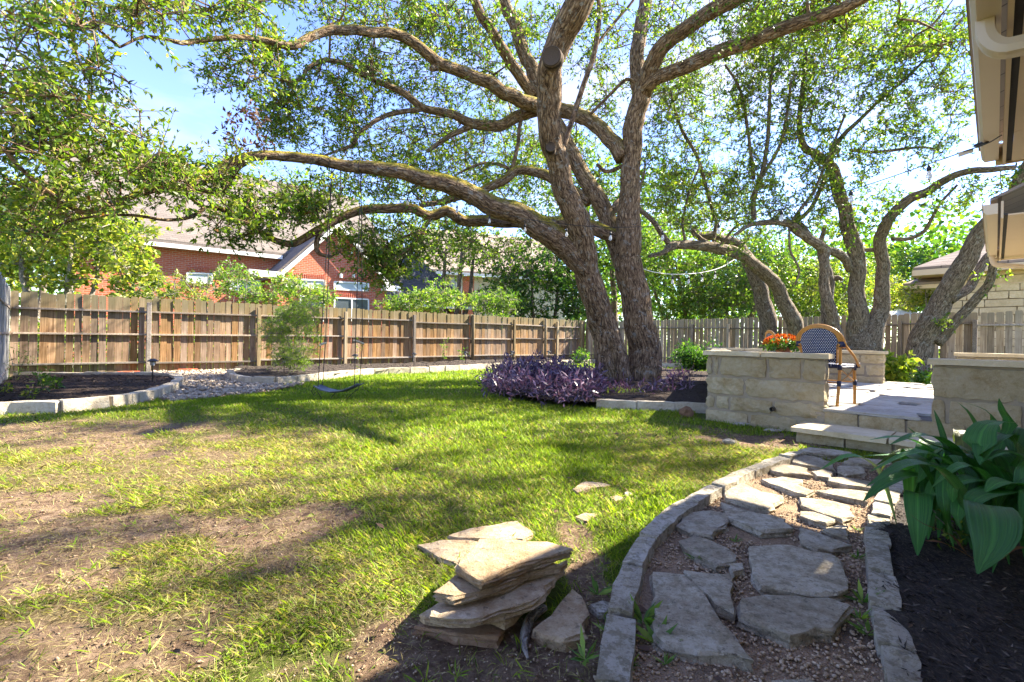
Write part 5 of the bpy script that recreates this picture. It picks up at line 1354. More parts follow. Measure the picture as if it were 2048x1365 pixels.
bgtree('evergreen_tree', 1085, 25, 'dense dark green tree hanging over the back fence corner', [(1080, 570, 90, 80, 23.6, 26.5, 120), (1130, 510, 70, 60, 24, 27, 60), (1020, 600, 60, 35, 23.6, 25, 40), (1150, 600, 40, 40, 23.6, 25, 26)], M['darkleaf'], 52, .16, 2, .7, .45, 'bark2', trunk_r=.15)
bgtree('background_tree', 1230, 29, 'tall leafy tree behind the big oak trunks', [(1180, 400, 150, 120, 27, 33, 150), (1090, 360, 130, 100, 28, 33, 90), (1330, 420, 110, 80, 27, 33, 80), (1210, 520, 60, 70, 27, 31, 40)], M['greenleaf'], 36, .22, 2, .95, .62, 'bark2', trunk_r=.25)
bgtree('background_tree', 1375, 27, 'bright green tree behind the side fence right of the big oak', [(1350, 560, 95, 85, 23.5, 29, 220), (1290, 500, 70, 70, 24, 28, 80)], M['greenleaf'], 46, .16, 3, .75, .6, 'bark2', trunk_r=.16)
bgtree('background_tree', 1480, 25, 'two stemmed tree with dark trunks behind the side fence', [(1480, 540, 90, 70, 23, 28, 170), (1550, 530, 80, 70, 23, 28, 120), (1440, 600, 70, 45, 22.5, 26, 80)], M['darkleaf'], 46, .15, 3, .7, .7, 'bark2', trunk_r=.16)
bgtree('background_tree', 1600, 26, 'sunlit tree seen between the slim oak and the forked oak', [(1610, 580, 80, 65, 22, 28, 150), (1690, 580, 70, 65, 22, 27, 110)], M['limeleaf'], 44, .14, 2, .7, .45, 'bark2', trunk_r=.15)
bgtree('background_tree', 1810, 42, 'rounded far tree with blue green leaves left of the stone house', [(1810, 565, 85, 70, 38, 46, 170), (1880, 545, 45, 45, 38, 44, 70)], M['darkleaf'], 44, .24, 1, 1.1, .72, 'bark2', trunk_r=.3)
bgtree('flowering_shrub', 1810, 18.6, 'yellowish shrub behind the white umbrella', [(1800, 590, 60, 34, 17.6, 20, 60)], M['limeleaf'], 40, .10, 3, .4, .65, 'bark3', cat='shrub', trunk_r=.04, k=.003)
bgtree('background_tree', 780, 38, 'pale far tree above the dark hip roof', [(700, 420, 200, 80, 35, 44, 110), (500, 380, 120, 60, 36, 44, 40)], M['greenleaf'], 30, .26, 1, 1.2, .6, 'bark2', trunk_r=.3)
bgtree('background_tree', 60, 24, 'tall green tree far behind the corner of the fence', [(40, 440, 220, 90, 22, 28, 110)], M['greenleaf'], 42, .2, 2, .9, .6, 'bark2', trunk_r=.2)
SHR = 'shrubs between the brick house and the fence'
bgtree('shrub', 350, 15.2, 'feathery shrub in front of the small brick house window', [(350, 586, 75, 34, 13.6, 16, 66), (300, 600, 50, 22, 13.4, 15, 22)], M['limeleaf'], 44, .075, 4, .30, .5, 'bark3', .4, .0025, 'shrub', .03, SHR)
bgtree('shrub', 470, 16.2, 'tall leggy shrub against the brick wall left of the gable', [(470, 568, 44, 44, 14.6, 16.8, 40), (510, 592, 44, 22, 14.4, 16, 24)], M['greenleaf'], 36, .10, 4, .28, .6, 'bark3', .42, .0025, 'shrub', .03, SHR)
bgtree('shrub', 600, 17.2, 'rounded green shrub below the gable windows', [(605, 596, 58, 24, 15.4, 17.8, 54), (575, 580, 36, 26, 15.4, 17, 22)], M['greenleaf'], 44, .10, 4, .30, .68, 'bark3', .42, .0025, 'shrub', .03, SHR)
bgtree('shrub', 860, 20.5, 'low bright shrub in front of the dark hip roof', [(860, 605, 95, 20, 19, 21.8, 80), (880, 585, 40, 22, 19.4, 21, 24), (790, 610, 40, 16, 18.6, 20, 24)], M['greenleaf'], 44, .11, 4, .34, .7, 'bark3', .42, .0025, 'shrub', .03, SHR)
bgtree('shrub', 985, 22.6, 'dark leafy shrub spilling over the top of the fence', [(985, 605, 60, 24, 20.6, 23, 60), (1000, 640, 10, 16, 20, 20.6, 8)], M['darkleaf'], 44, .12, 4, .36, .75, 'bark3', .42, .0025, 'shrub', .03, SHR)
bgtree('hedge', 250, 14.2, 'leafy hedge growing low behind the brown fence', [(130, 690, 150, 60, 11.6, 13.2, 70), (340, 680, 120, 55, 12.6, 14.6, 70), (520, 680, 90, 50, 14.2, 15.6, 40)], M['limeleaf'], 40, .10, 4, .36, .5, 'bark3', .5, .0025, 'shrub', .03)
# far wood closing the horizon
pts = []
for k in range(3400):
    a = rng.uniform(R(-8), R(188)); dd_ = rng.uniform(48, 75)
    pts.append((dd_ * math.cos(a), dd_ * math.sin(a), rng.uniform(.2, 14.0) * (0.5 + 0.5 * vnoise(np.array([a * 9]), np.array([3.]))[0])))
fw = obj('far_wood', cluster_leaves(np.array(pts), 1.7, 26, .6, .6, lvm=.55), M['greenleaf'])
tag(fw, 'far belt of green woodland closing the view behind the houses', 'woodland', kind='stuff')

# ------------------------------------------------------------------ plants
def arch_leaf(pts, w, n=9, fold=.18, ripple=.0, tip=1.0, wide=.45):
    """strap leaf along a polyline of points, w widest width"""
    c = catmull([tuple(p) for p in pts], max(3, n // (len(pts) - 1)))
    m = len(c); T = np.gradient(c, axis=0); T /= np.linalg.norm(T, axis=1)[:, None]
    S = np.cross(T, np.array([0, 0, 1.0])); ln = np.linalg.norm(S, axis=1)[:, None]
    S = np.where(ln < .15, np.array([[.7, -.7, 0]]), S / np.maximum(ln, 1e-6)); 
    for i in range(1, m):
        if S[i].dot(S[i - 1]) < 0: S[i] *= -1
    N_ = np.cross(S, T)
    f = np.linspace(0, 1, m)
    pr = np.where(f < wide, np.sin(f / wide * math.pi / 2) ** .8, np.cos((f - wide) / (1 - wide) * math.pi / 2) ** .75 * tip + (1 - tip) * .0)
    pr = np.maximum(pr, .05) * w / 2
    rows = []
    for q in (-1, -.5, 0, .5, 1):
        rows.append(c + S * (pr * q)[:, None] + N_ * (np.abs(q) * pr * fold + ripple * w * np.sin(f * 14 + q * 2) * abs(q))[:, None])
    V = np.stack(rows, 1).reshape(-1, 3); F = []
    for i in range(m - 1):
        for q in range(4): F.append((i * 5 + q, i * 5 + q + 1, (i + 1) * 5 + q + 1, (i + 1) * 5 + q))
    lc = np.stack([np.tile(np.array([-1, -.5, 0, .5, 1]), m), np.repeat(f, 5), np.zeros(m * 5)], 1)
    return mesh_np(V, F, {'lc': lc}, True)
def mat_strap(name, c0, c1, rough=.28):
    m, t, o = new_mat(name)
    a = attr(t, 'lc', True)
    st_ = noise(t, mapped(t, a, (14, .8, 1)), 1, 4, .6)
    c = ramp(t, [(.38, c0), (.62, c1)], st_).outputs[0]
    bl_ = ramp(t, [(.60, 0.0), (.70, 1.0)], noise(t, mapped(t, a, (1.2, 5, 1)), 1.6, 6, .7)).outputs[0]
    c = mixc(t, c, (0.13, 0.14, 0.03), math_(t, 'MULTIPLY', bl_, .5))
    sxa = nn(t, 'ShaderNodeSeparateXYZ'); t.links.new(a, sxa.inputs[0])
    c = mixc(t, c, [v * 2.2 for v in c1], ramp(t, [(.0, 0.5), (.12, 0.0)], math_(t, 'ABSOLUTE', sxa.outputs[0])).outputs[0])
    c = mixc(t, c, [v * .55 for v in c0], math_(t, 'MULTIPLY', orand(t), .6))
    p = principled(t, o, c, rough, noise(t, mapped(t, a, (22, .5, 1)), 1, 3), .6, .01, .5)
    tr = t.nodes.new('ShaderNodeBsdfTranslucent'); t.links.new(mixc(t, c, (1.3, 1.5, .4), 1., 'MULTIPLY'), tr.inputs[0])
    ms = t.nodes.new('ShaderNodeMixShader'); ms.inputs[0].default_value = .3
    t.links.new(p.outputs[0], ms.inputs[1]); t.links.new(tr.outputs[0], ms.inputs[2]); t.links.new(ms.outputs[0], o.inputs[0])
    return m
M['strap'] = mat_strap('broad_leaf', (0.022, 0.115, 0.022), (0.075, 0.25, 0.045), .40)
M['strap_y'] = mat_strap('yellowing_leaf', (0.07, 0.10, 0.02), (0.17, 0.19, 0.04))
M['strap_b'] = mat_strap('brown_leaf', (0.16, 0.06, 0.025), (0.30, 0.13, 0.05), .7)
cb = G(1925, 1120); cb.z += .05
ci = thing('cast_iron_plant', cb, 'large clump of broad dark green strap leaves in the black mulch', 'plant')
def lf(pl, w, mat='strap', **kw):
    """pl: (px, py, depth)"""
    pts = [P(a, b, d) - cb for a, b, d in pl]
    kw.setdefault('wide', .40); return obj('leaf', arch_leaf(pts, w * .86, **kw), M[mat], ci)
lf([(1985, 1050, 2.25), (1972, 1010, 2.0), (1985, 1032, 1.86), (1985, 1085, 1.80), (1955, 1148, 1.78)], .185, n=14, wide=.5, fold=.1)
lf([(1915, 1060, 2.5), (1880, 975, 2.55), (1820, 952, 2.55), (1770, 970, 2.5), (1727, 1003, 2.45)], .13, n=14, fold=.3)
lf([(1930, 1060, 2.6), (1915, 960, 2.65), (1860, 900, 2.7), (1800, 875, 2.72), (1740, 880, 2.7)], .10, n=14)
lf([(1940, 1050, 2.55), (1950, 950, 2.5), (1900, 905, 2.5), (1850, 885, 2.55), (1815, 855, 2.6)], .14, n=14, fold=.25)
lf([(1960, 1050, 2.5), (1925, 930, 2.5), (1880, 880, 2.5), (1830, 872, 2.5), (1780, 890, 2.5)], .12, n=14)
lf([(1970, 1060, 2.4), (2010, 960, 2.35), (1960, 905, 2.35), (1975, 850, 2.4), (2035, 846, 2.45)], .16, n=14)
lf([(2000, 1060, 2.4), (2048, 940, 2.35), (2010, 870, 2.4), (1970, 890, 2.35), (1960, 930, 2.3)], .16, n=14)
lf([(1990, 1060, 2.3), (2050, 1000, 2.2), (2060, 930, 2.25), (2010, 905, 2.3), (1960, 925, 2.3)], .13, n=14)
lf([(1960, 1080, 2.3), (1990, 980, 2.25), (1950, 960, 2.2), (1910, 970, 2.2), (1905, 1005, 2.2)], .13, n=14)
lf([(1980, 1080, 2.2), (2020, 990, 2.15), (1990, 985, 2.1), (1950, 1000, 2.05), (1935, 1040, 2.05)], .13, n=14)
lf([(1990, 1080, 2.3), (2040, 1000, 2.2), (2035, 970, 2.15), (2000, 965, 2.12), (1970, 985, 2.1)], .14, n=14)
lf([(1945, 1080, 2.5), (1905, 960, 2.5), (1895, 900, 2.5), (1880, 850, 2.55), (1868, 820, 2.6)], .045, n=14)
lf([(1950, 1060, 2.5), (1940, 940, 2.55), (1960, 880, 2.55), (1940, 830, 2.6), (1915, 805, 2.65)], .05, n=14)
lf([(1965, 1060, 2.5), (2000, 900, 2.5), (2020, 850, 2.5), (2005, 820, 2.5), (1998, 797, 2.5)], .07, n=14)
lf([(1960, 1060, 2.6), (1990, 900, 2.6), (1980, 830, 2.65), (1930, 805, 2.7)], .05, n=12)
lf([(1930, 1060, 2.45), (1895, 930, 2.4), (1885, 990, 2.33), (1895, 1050, 2.3), (1907, 1095, 2.3)], .065, n=14)
lf([(1930, 1060, 2.5), (1890, 950, 2.45), (1862, 980, 2.42), (1850, 1040, 2.4), (1832, 1085, 2.4)], .055, n=14)
lf([(1920, 1060, 2.6), (1880, 930, 2.6), (1850, 925, 2.6), (1835, 970, 2.6), (1830, 1035, 2.55)], .03, n=14)
lf([(1940, 1060, 2.6), (1885, 930, 2.7), (1840, 905, 2.75), (1790, 905, 2.75), (1760, 945, 2.75)], .06, n=14, mat='strap_y')
lf([(1940, 1060, 2.6), (1900, 930, 2.7), (1830, 905, 2.8), (1780, 910, 2.8), (1725, 912, 2.8)], .05, n=14)
lf([(1950, 1060, 2.7), (1930, 930, 2.8), (1925, 880, 2.85), (1915, 860, 2.9), (1908, 885, 2.9)], .09, n=14, mat='strap_y')
lf([(1960, 1080, 2.35), (1940, 1000, 2.3), (1925, 985, 2.25), (1915, 1030, 2.2), (1922, 1060, 2.2)], .08, n=12)
lf([(2010, 1060, 2.5), (2060, 900, 2.5), (2040, 855, 2.5), (2030, 880, 2.45), (2030, 915, 2.4)], .15, n=14)
lf([(1935, 1110, 2.3), (1900, 1070, 2.28), (1850, 1050, 2.3), (1815, 1025, 2.32)], .03, mat='strap_b', n=12)
lf([(1950, 1120, 2.2), (1915, 1100, 2.2), (1880, 1085, 2.2), (1850, 1082, 2.22)], .04, mat='strap_b', n=12)
lf([(1985, 1130, 2.1), (2020, 1100, 2.1), (2060, 1095, 2.1)], .04, mat='strap_b', n=12)
for k in range(26):
    a = rng.uniform(0, 2 * math.pi); b0 = cb + Vector((rng.normal(.06, .14), rng.normal(.0, .14), 0)); d_ = Vector((math.cos(a), math.sin(a), 0)); l = rng.uniform(.3, .5); hh = rng.uniform(.25, .48)
    if d_.dot(Vector((-.5, -.85, 0))) > .55: l *= .55
    pts = [b0, b0 + d_ * l * .25 + Vector((0, 0, hh * .8)), b0 + d_ * l * .6 + Vector((0, 0, hh)), b0 + d_ * l + Vector((0, 0, hh * .75))]
    obj('leaf', arch_leaf([p - cb for p in pts], float(rng.uniform(.07, .13)), n=12), M['strap'], ci)

def sprig(name, base, label, leafm, h, n, size, width=.4, spread=.12, stems=3, cat='plant', lv=.5, group=None, cl=.06):
    t_ = Tree(name, base, label, cat, 'bark3', group)
    A = []
    for k in range(stems):
        a = rng.random() * 6.28; tip = Vector((math.cos(a) * spread, math.sin(a) * spread, h * rng.uniform(.75, 1.05)))
        t_.wood('stem', [Vector(base), Vector(base) + tip * .5 + Vector((0, 0, h * .08)), Vector(base) + tip], [.004, .003, .002], 5, 0, None, 0)
        for q in np.linspace(.25, 1, 5): A.append(Vector(base) + tip * q + Vector(tuple(rng.normal(0, spread * .3, 3))))
    A = np.array([tuple(p) for p in A]) - np.array(base)
    tag(obj('foliage', cluster_leaves(A, cl, n, size, width, lvm=lv), leafm, t_.root), kind='stuff')
    return t_
def on(px, py, h=.09):
    return G(px, py, h)
sprig('seedling', on(87, 785), 'leafy seedling in the corner bed, the taller of two by the edging', M['greenleaf'], .33, 5, .07, .5, .07, 3)
sprig('seedling', on(114, 778), 'short seedling in the corner bed beside the taller one', M['greenleaf'], .16, 5, .07, .5, .06, 2)
sprig('seedling', on(57, 798), 'tiny pale sprout near the front of the corner bed', M['limeleaf'], .12, 3, .05, .5, .03, 2)
sprig('seedling', on(12, 786), 'tiny sprout at the far side of the corner bed', M['limeleaf'], .10, 3, .05, .5, .03, 2)
sprig('shrub', on(32, 762), 'wispy plant against the corner of the fence', M['greenleaf'], .55, 4, .09, .16, .22, 4)
sprig('rose_cane', on(890, 727), 'slender leafy shoot in front of the fence beside a path light', M['greenleaf'], .85, 4, .09, .4, .10, 2)
sprig('rose_cane', on(925, 727), 'second slender shoot in front of the fence left of the round post', M['greenleaf'], .55, 4, .09, .4, .12, 2)
sprig('rose_cane', on(716, 745), 'thin shoot behind the right rope of the swing', M['limeleaf'], .8, 2, .06, .3, .10, 2)
sprig('shrub', on(1160, 724), 'little green bush at the far end of the fence bed', M['darkleaf'], .3, 14, .10, .5, .3, 7, cl=.16)
sh = sprig('shrub', on(1393, 735), 'round dark shrub against the side fence left of the seat wall', M['darkleaf'], .55, 40, .10, .5, .5, 14, cl=.26, lv=.4)
sprig('shrub', P(1785, 765, 11.0), 'bright yellow green plant at the foot of the leaning oak', M['limeleaf'], .42, 16, .13, .6, .26, 8, cl=.13, lv=.6)
sprig('shrub', P(1845, 770, 11.2), 'small plant with pale leaves beside the leaning oak', M['greenleaf'], .22, 10, .10, .6, .2, 6, cl=.10)
sprig('seedling', G(1925, 1090, .05), 'pale green small leaved sprig under the broad strap leaves', M['limeleaf'], .16, 5, .035, .6, .12, 5, lv=.3)

# feathery asparagus fern against the fence
fb = on(590, 742)
fern = Tree('asparagus_fern', fb, 'feathery light green bush growing up the fence behind the swing', 'shrub', 'bark3')
A = zone(582, 672, 58, 50, 10.6, 11.7, 130) + zone(560, 645, 44, 28, 10.8, 11.6, 36) + zone(605, 618, 44, 22, 10.9, 11.6, 30) + zone(585, 722, 40, 18, 10.8, 11.4, 30)
for q in range(7):
    a = rng.uniform(-.5, .5); fern.wood('stem', [fb + Vector((a * .4, 0, 0)), fb + Vector((a * .7, .1, .7)), fb + Vector((a * 1.4, .1, 1.3))], [.012, .009, .004], 5, 0, .3, 0)
M['fernleaf'] = mat_leaf('fern_needle', [(0, (0.10, 0.19, 0.02)), (.5, (0.24, 0.36, 0.045)), (1, (0.44, 0.48, 0.09))], .55, .5)
fern.finish(A, M['fernleaf'], r=.16, n=75, size=.06, width=.13, seg=.2, k=.0014, rmin=.002)

# purple heart ground cover at the oak's foot
M['purple'] = mat_leaf('purple_heart_leaf', [(0, (0.024, 0.017, 0.034)), (.35, (0.075, 0.055, 0.092)), (.62, (0.16, 0.115, 0.165)), (.85, (0.22, 0.14, 0.20)), (1, (0.26, 0.17, 0.17))], .22, .3, (1.3, .75, 1.0))
def strappy(A, name, label, mat, n, size, width, cat, parent=None, lvm=.5, droop=.35):
    A = np.array([tuple(p) for p in A]); o = A.mean(0); o[2] = A[:, 2].min()
    me = cluster_leaves(A - o, .11, n, size, width, lvm=lvm, droop=droop, flat=1.0)
    ob = obj(name, me, mat, None, tuple(o)); tag(ob, label, cat, kind='stuff'); return ob
def mound(pxs, n, hmax):
    o_ = []
    poly = [(p.x, p.y) for p in gpts(pxs)]
    pp = np.array(poly); x0, y0 = pp.min(0); x1, y1 = pp.max(0); c = pp.mean(0)
    while len(o_) < n:
        x, y = rng.uniform(x0, x1), rng.uniform(y0, y1)
        if inpoly(np.array([x]), np.array([y]), poly)[0]:
            h = hmax * (0.45 + 0.75 * float(vnoise(np.array([x * 2.3]), np.array([y * 2.3]))[0]))
            o_.append(Vector((x, y, g1(x, y) + h * rng.uniform(.15, 1) ** .6)))
    return o_
strappy(mound([(962, 800), (1000, 812), (1090, 820), (1195, 826), (1200, 790), (1190, 770), (1120, 762), (1040, 764), (985, 775)], 480, .52), 'purple_heart', 'dense mound of purple heart leaves left of the oak trunk', M['purple'], 14, .11, .24, 'plant', lvm=.45)
strappy(mound([(1195, 803), (1250, 800), (1330, 800), (1390, 792), (1370, 782), (1300, 778), (1200, 776)], 70, .2), 'purple_heart', 'sparser purple heart shoots in front of the oak trunks', M['purple'], 12, .12, .22, 'plant', lvm=.6)
strappy([P(1358 + 14 * rng.normal(), 768 - 26 * rng.random(), 9.3) for _ in range(16)], 'purple_heart', 'upright tuft of purple leaves right of the oak trunks', M['purple'], 7, .17, .16, 'plant', lvm=.65, droop=.7)
strappy(mound([(1215, 802), (1280, 800), (1275, 793), (1220, 794)], 26, .08), 'ground_cover', 'low green leaves under the purple shoots at the bed edging', M['limeleaf'], 10, .07, .3, 'plant')

# weeds in and beside the path: each a small rosette
WEED = 'weeds growing around the path stones'
def weed(px, py, size, n, label, h=.03, mat='greenleaf'):
    b = G(px, py, .02); C = np.zeros((n, 3)); a = np.linspace(0, 6.28, n, endpoint=False) + rng.normal(0, .3, n)
    el_ = rng.uniform(.25, .9, n); D = np.stack([np.cos(a) * np.cos(el_), np.sin(a) * np.cos(el_), np.sin(el_)], 1)
    V = []; 
    me = leaf_mesh(C, D, size * rng.uniform(.6, 1.2, n), .20, rng.uniform(.3, .8, n), .15, 1.5)
    o = obj('weed', me, M[mat], None, tuple(b)); tag(o, label, 'weed', WEED)
for k, (x, y, s, n, lb) in enumerate([
    (1315, 1290, .15, 9, 'broad bladed weed at the near edge of the longest path stone'), (1285, 1245, .14, 16, 'grass tuft between the longest path stone and the lawn edging'), (1170, 1320, .13, 10, 'weed with wide blades beside the lone concave stone'),
    (1725, 1205, .12, 12, 'leafy weed between the biggest path stone and the mulch edging'), (1735, 1270, .12, 10, 'weed at the foot of the mulch side edging'), (1715, 1118, .07, 12, 'bright little rosette next to the mulch side edging'),
    (1470, 1085, .07, 7, 'single pale weed in the gravel between path stones'), (1395, 1122, .09, 12, 'fine grass tuft beside the smaller oval path stone'), (1715, 1062, .05, 10, 'tiny weed against the mulch side edging near the leaf tip'),
    (1195, 1190, .10, 14, 'grass tuft touching the small chipped stone'), (1215, 1265, .09, 12, 'grass tuft between the lone stone and the lawn edging'), (1630, 1040, .05, 8, 'small sprout between two grey path slabs'),
    (1720, 1240, .08, 9, 'red tinged weed in the gravel beside the edging'), (1260, 1335, .07, 10, 'little sprout in the gravel by the lawn edging'), (1330, 1330, .07, 8, 'sprout in the gravel in front of the longest path stone')]):
    weed(x, y, s * .72, n, lb)

# ------------------------------------------------------------------ grass
def lawn_points(dmin, dmax, dens):
    o_ = []
    A_area = 0
    n = int(dens * (dmax**2 - dmin**2) / 2 * 2.5)
    y = np.sqrt(rng.uniform(dmin**2, dmax**2, n)); x = rng.uniform(-1.25, 1.25, n) * y
    return x, y
ZONES = [P_PATH, P_BEDR, P_BEDF, P_BEDW, P_BEDT, P_DRAIN]
def grass(dmin, dmax, dens, hgt, wid, segs=1):
    x, y = lawn_points(dmin, dmax, dens)
    ok = np.ones(len(x), bool)
    for z in ZONES + P_STONES[len(PATHS):]: ok &= ~inpoly(x, y, z)
    u_ = x * UD.x + y * UD.y; v_ = x * VD.x + y * VD.y
    ok &= ~((u_ > 5.9) & (v_ > -2.7 - np.clip((u_ - 6) / 5.3, 0, 1) * 2.2)); ok &= ~((v_ > -.75) & (u_ > 0)); ok &= ~((u_ > 5.3) & (v_ > -1.5))
    # stay inside the fences
    fx = x - FA.x; fy = y - FA.y
    ok &= (fx * FN.x + fy * FN.y) < -.05
    ok &= ((x - FC.x) * .714 + (y - FC.y) * .70) > .03
    x = x[ok]; y = y[ok]
    b = bare_at(x, y); dr = dry_at(x, y)
    cl = fbm(x * 4.5 + 50, y * 4.5, 3)
    thin = left_at(x, y) * .42
    keep = rng.random(len(x)) < np.clip(1.02 - 1.3 * b - thin * (0.45 + 1.0 * (cl < .53)), 0.03, 1)
    x, y, dr, cl, thin = x[keep], y[keep], dr[keep], cl[keep], thin[keep]
    n = len(x)
    C = np.stack([x, y, gh(x, y) - .006], 1)
    a = rng.uniform(0, 6.28, n); lean = np.abs(rng.normal(.55, .35, n)) + .5 * dr
    D = np.stack([np.cos(a) * np.sin(lean), np.sin(a) * np.sin(lean), np.cos(lean) * .9 + .05], 1); D /= np.linalg.norm(D, axis=1)[:, None]
    h = hgt * rng.uniform(.55, 1.35, n) * (0.75 + .6 * cl)
    w = wid * rng.uniform(.7, 1.3, n)
    S = np.stack([-np.sin(a + rng.normal(0, .8, n)), np.cos(a), np.zeros(n)], 1); S /= np.linalg.norm(S, axis=1)[:, None]
    mid = C + D * (h * .55)[:, None]; tip = C + D * h[:, None] + np.stack([np.cos(a), np.sin(a), -np.ones(n) * .4], 1) * (h * .16)[:, None]
    V = np.stack([C - S * (w / 2)[:, None], C + S * (w / 2)[:, None], mid + S * (w * .42)[:, None], tip, mid - S * (w * .42)[:, None]], 1).reshape(-1, 3)
    F = (np.arange(n)[:, None] * 5 + np.array([[0, 1, 2, 3, 4]])).astype(int)
    lv = np.clip(.35 + .13 * rng.normal(size=n) + .18 * (cl - .5), 0, .6)
    straw = rng.random(n) < np.clip(.03 + .45 * dr + thin * .2, 0, .7)
    lv = np.where(straw, rng.uniform(.68, 1, n), lv)
    return V, F, np.repeat(lv, 5)
M['grass'] = mat_leaf('grass_blade', [(0, (0.075, 0.16, 0.010)), (.3, (0.185, 0.30, 0.02)), (.6, (0.36, 0.44, 0.04)), (.7, (0.32, 0.29, 0.10)), (1, (0.46, 0.385, 0.20))], .48, .5, (1.2, 1.25, .5))
for i, (d0, d1, dn, h, w) in enumerate([(1.1, 2.6, 16000, .042, .0023), (2.6, 4.6, 7500, .048, .0036), (4.6, 8.0, 2600, .052, .0065), (8.0, 13.0, 760, .058, .013), (13.0, 23.0, 190, .062, .027)]):
    V, F, lv = grass(d0, d1, dn, h, w)
    o = obj('grass', mesh_np(V, F, {'lv': lv}), M['grass'])
    tag(o, ['short grass blades of the lawn at the foot of the flagstone stack', 'lawn grass between the flagstone stack and the swing', 'mown lawn grass in front of the purple plants', 'lawn grass around the swing and the oak bed', 'lawn grass reaching the fence bed edging'][i], 'grass', kind='stuff')
# loose straw and thatch lying on the thin lawn
x, y = lawn_points(1.15, 6.0, 3000)
ok = ~inpoly(x, y, P_PATH) & ~inpoly(x, y, P_BEDR) & ~inpoly(x, y, P_BEDW)
for z in P_STONES[len(PATHS):]: ok &= ~inpoly(x, y, z)
w_ = np.clip(dry_at(x, y) + .8 * bare_at(x, y) + .5 * (1 - sstep(-2.2, .2, x)), 0, 1); u_ = x * UD.x + y * UD.y; v_ = x * VD.x + y * VD.y
ok &= (rng.random(len(x)) < w_ * .9 * (fbm(x * 7, y * 7, 3) > .38)) & (v_ < -.8) & (u_ < 5.4); x, y = x[ok], y[ok]
C = np.stack([x, y, gh(x, y) + .004 + .012 * rng.random(len(x))], 1); a = rng.uniform(0, 6.28, len(x))
D = np.stack([np.cos(a), np.sin(a), rng.normal(0, .22, len(x))], 1); D /= np.linalg.norm(D, axis=1)[:, None]
o = obj('thatch', leaf_mesh(C, D, rng.uniform(.015, .05, len(x)), .06, rng.uniform(.66, 1, len(x)), .1, 2.0), M['grass'])
tag(o, 'dry straw thatch lying on the worn part of the lawn', 'straw', kind='stuff')
# coarse weeds and fallen leaves in the thin lawn
def scatter_on(n, f, d0, d1):
    x, y = lawn_points(d0, d1, n / (d1**2 - d0**2) * 2 / 2.5)
    return x, y
x, y = scatter_on(420, None, 1.25, 4.5)
ok = (x < .2) & (dry_at(x, y) + bare_at(x, y) > .1); x, y = x[ok], y[ok]
idx = np.repeat(np.arange(len(x)), 9); a = rng.uniform(0, 6.28, len(idx)); el_ = rng.uniform(.1, .8, len(idx))
C = np.stack([x, y, gh(x, y)], 1)[idx] + rng.normal(0, .012, (len(idx), 3)) * np.array([1, 1, .1])
D = np.stack([np.cos(a) * np.cos(el_), np.sin(a) * np.cos(el_), np.sin(el_)], 1)
o = obj('crabgrass', leaf_mesh(C, D, rng.uniform(.03, .075, len(idx)), .10, rng.uniform(.2, .55, len(idx)), .15, 1.5), M['grass'])
tag(o, 'coarse crabgrass tufts in the thin bare part of the lawn', 'weeds', kind='stuff')
x, y = scatter_on(900, None, 1.2, 9)
C = np.stack([x, y, gh(x, y) + .025], 1); a = rng.uniform(0, 6.28, len(x)); D = np.stack([np.cos(a), np.sin(a), rng.normal(0, .25, len(x))], 1); D /= np.linalg.norm(D, axis=1)[:, None]
o = obj('fallen_leaves', leaf_mesh(C, D, rng.uniform(.03, .065, len(x)), .45, rng.random(len(x)), .2, 1.6), M['deadleaf'])
tag(o, 'brown fallen oak leaves scattered over the yard', 'leaves', kind='stuff')

# ------------------------------------------------------------------ loose stones and chips
_ico = bmesh.new(); bmesh.ops.create_icosphere(_ico, subdivisions=1, radius=1.0)
IV = np.array([v.co[:] for v in _ico.verts]); IF = np.array([[v.index for v in f.verts] for f in _ico.faces]); _ico.free()
def pebbles(x, y, z, size, flat, name, label, mat, jit=.25):
    n = len(x); s = size[:, None, None] * np.stack([rng.uniform(.7, 1.3, n), rng.uniform(.6, 1.1, n), flat * rng.uniform(.7, 1.2, n)], 1)[:, None]
    V = IV[None] * (1 + rng.normal(0, jit * .5, (n, len(IV), 1))) * s
    a = rng.uniform(0, 6.28, n); c, s_2 = np.cos(a), np.sin(a)
    V = np.stack([V[..., 0] * c[:, None] - V[..., 1] * s_2[:, None], V[..., 0] * s_2[:, None] + V[..., 1] * c[:, None], V[..., 2]], -1)
    V += np.stack([x, y, z], 1)[:, None]
    F = (IF[None] + (np.arange(n) * len(IV))[:, None, None]).reshape(-1, 3)
    o = obj(name, mesh_np(V.reshape(-1, 3), F), mat); return tag(o, label, 'gravel', kind='stuff')
def pts_in(poly, n):
    p = np.array(poly); x0, y0 = p.min(0); x1, y1 = p.max(0)
    x = rng.uniform(x0, x1, n); y = rng.uniform(y0, y1, n); k = inpoly(x, y, poly); return x[k], y[k]
x, y = pts_in(P_DRAIN, 7000)
pebbles(x, y, gh(x, y) + rng.uniform(.01, .05, len(x)), rng.uniform(.018, .05, len(x)), .6, 'river_rock', 'pale river rock filling the drain between the two beds', M['river'])
x, y = pts_in(P_PATH, 30000); k = rng.random(len(x)) < np.clip(1.6 - .28 * y, .15, 1) * (fbm(x * 3, y * 3, 3) > .42); x, y = x[k], y[k]
pebbles(x, y, gh(x, y) + .024, rng.uniform(.0025, .0085, len(x)), .7, 'pea_gravel', 'fine tan gravel between the path stones', M['pebble'])
x, y = scatter_on(9000, None, 1.15, 2.6); k = (bare_at(x, y) > .45) & (x > -.9) & ~inpoly(x, y, P_PATH) & ~inpoly(x, y, P_BEDR); x, y = x[k], y[k]
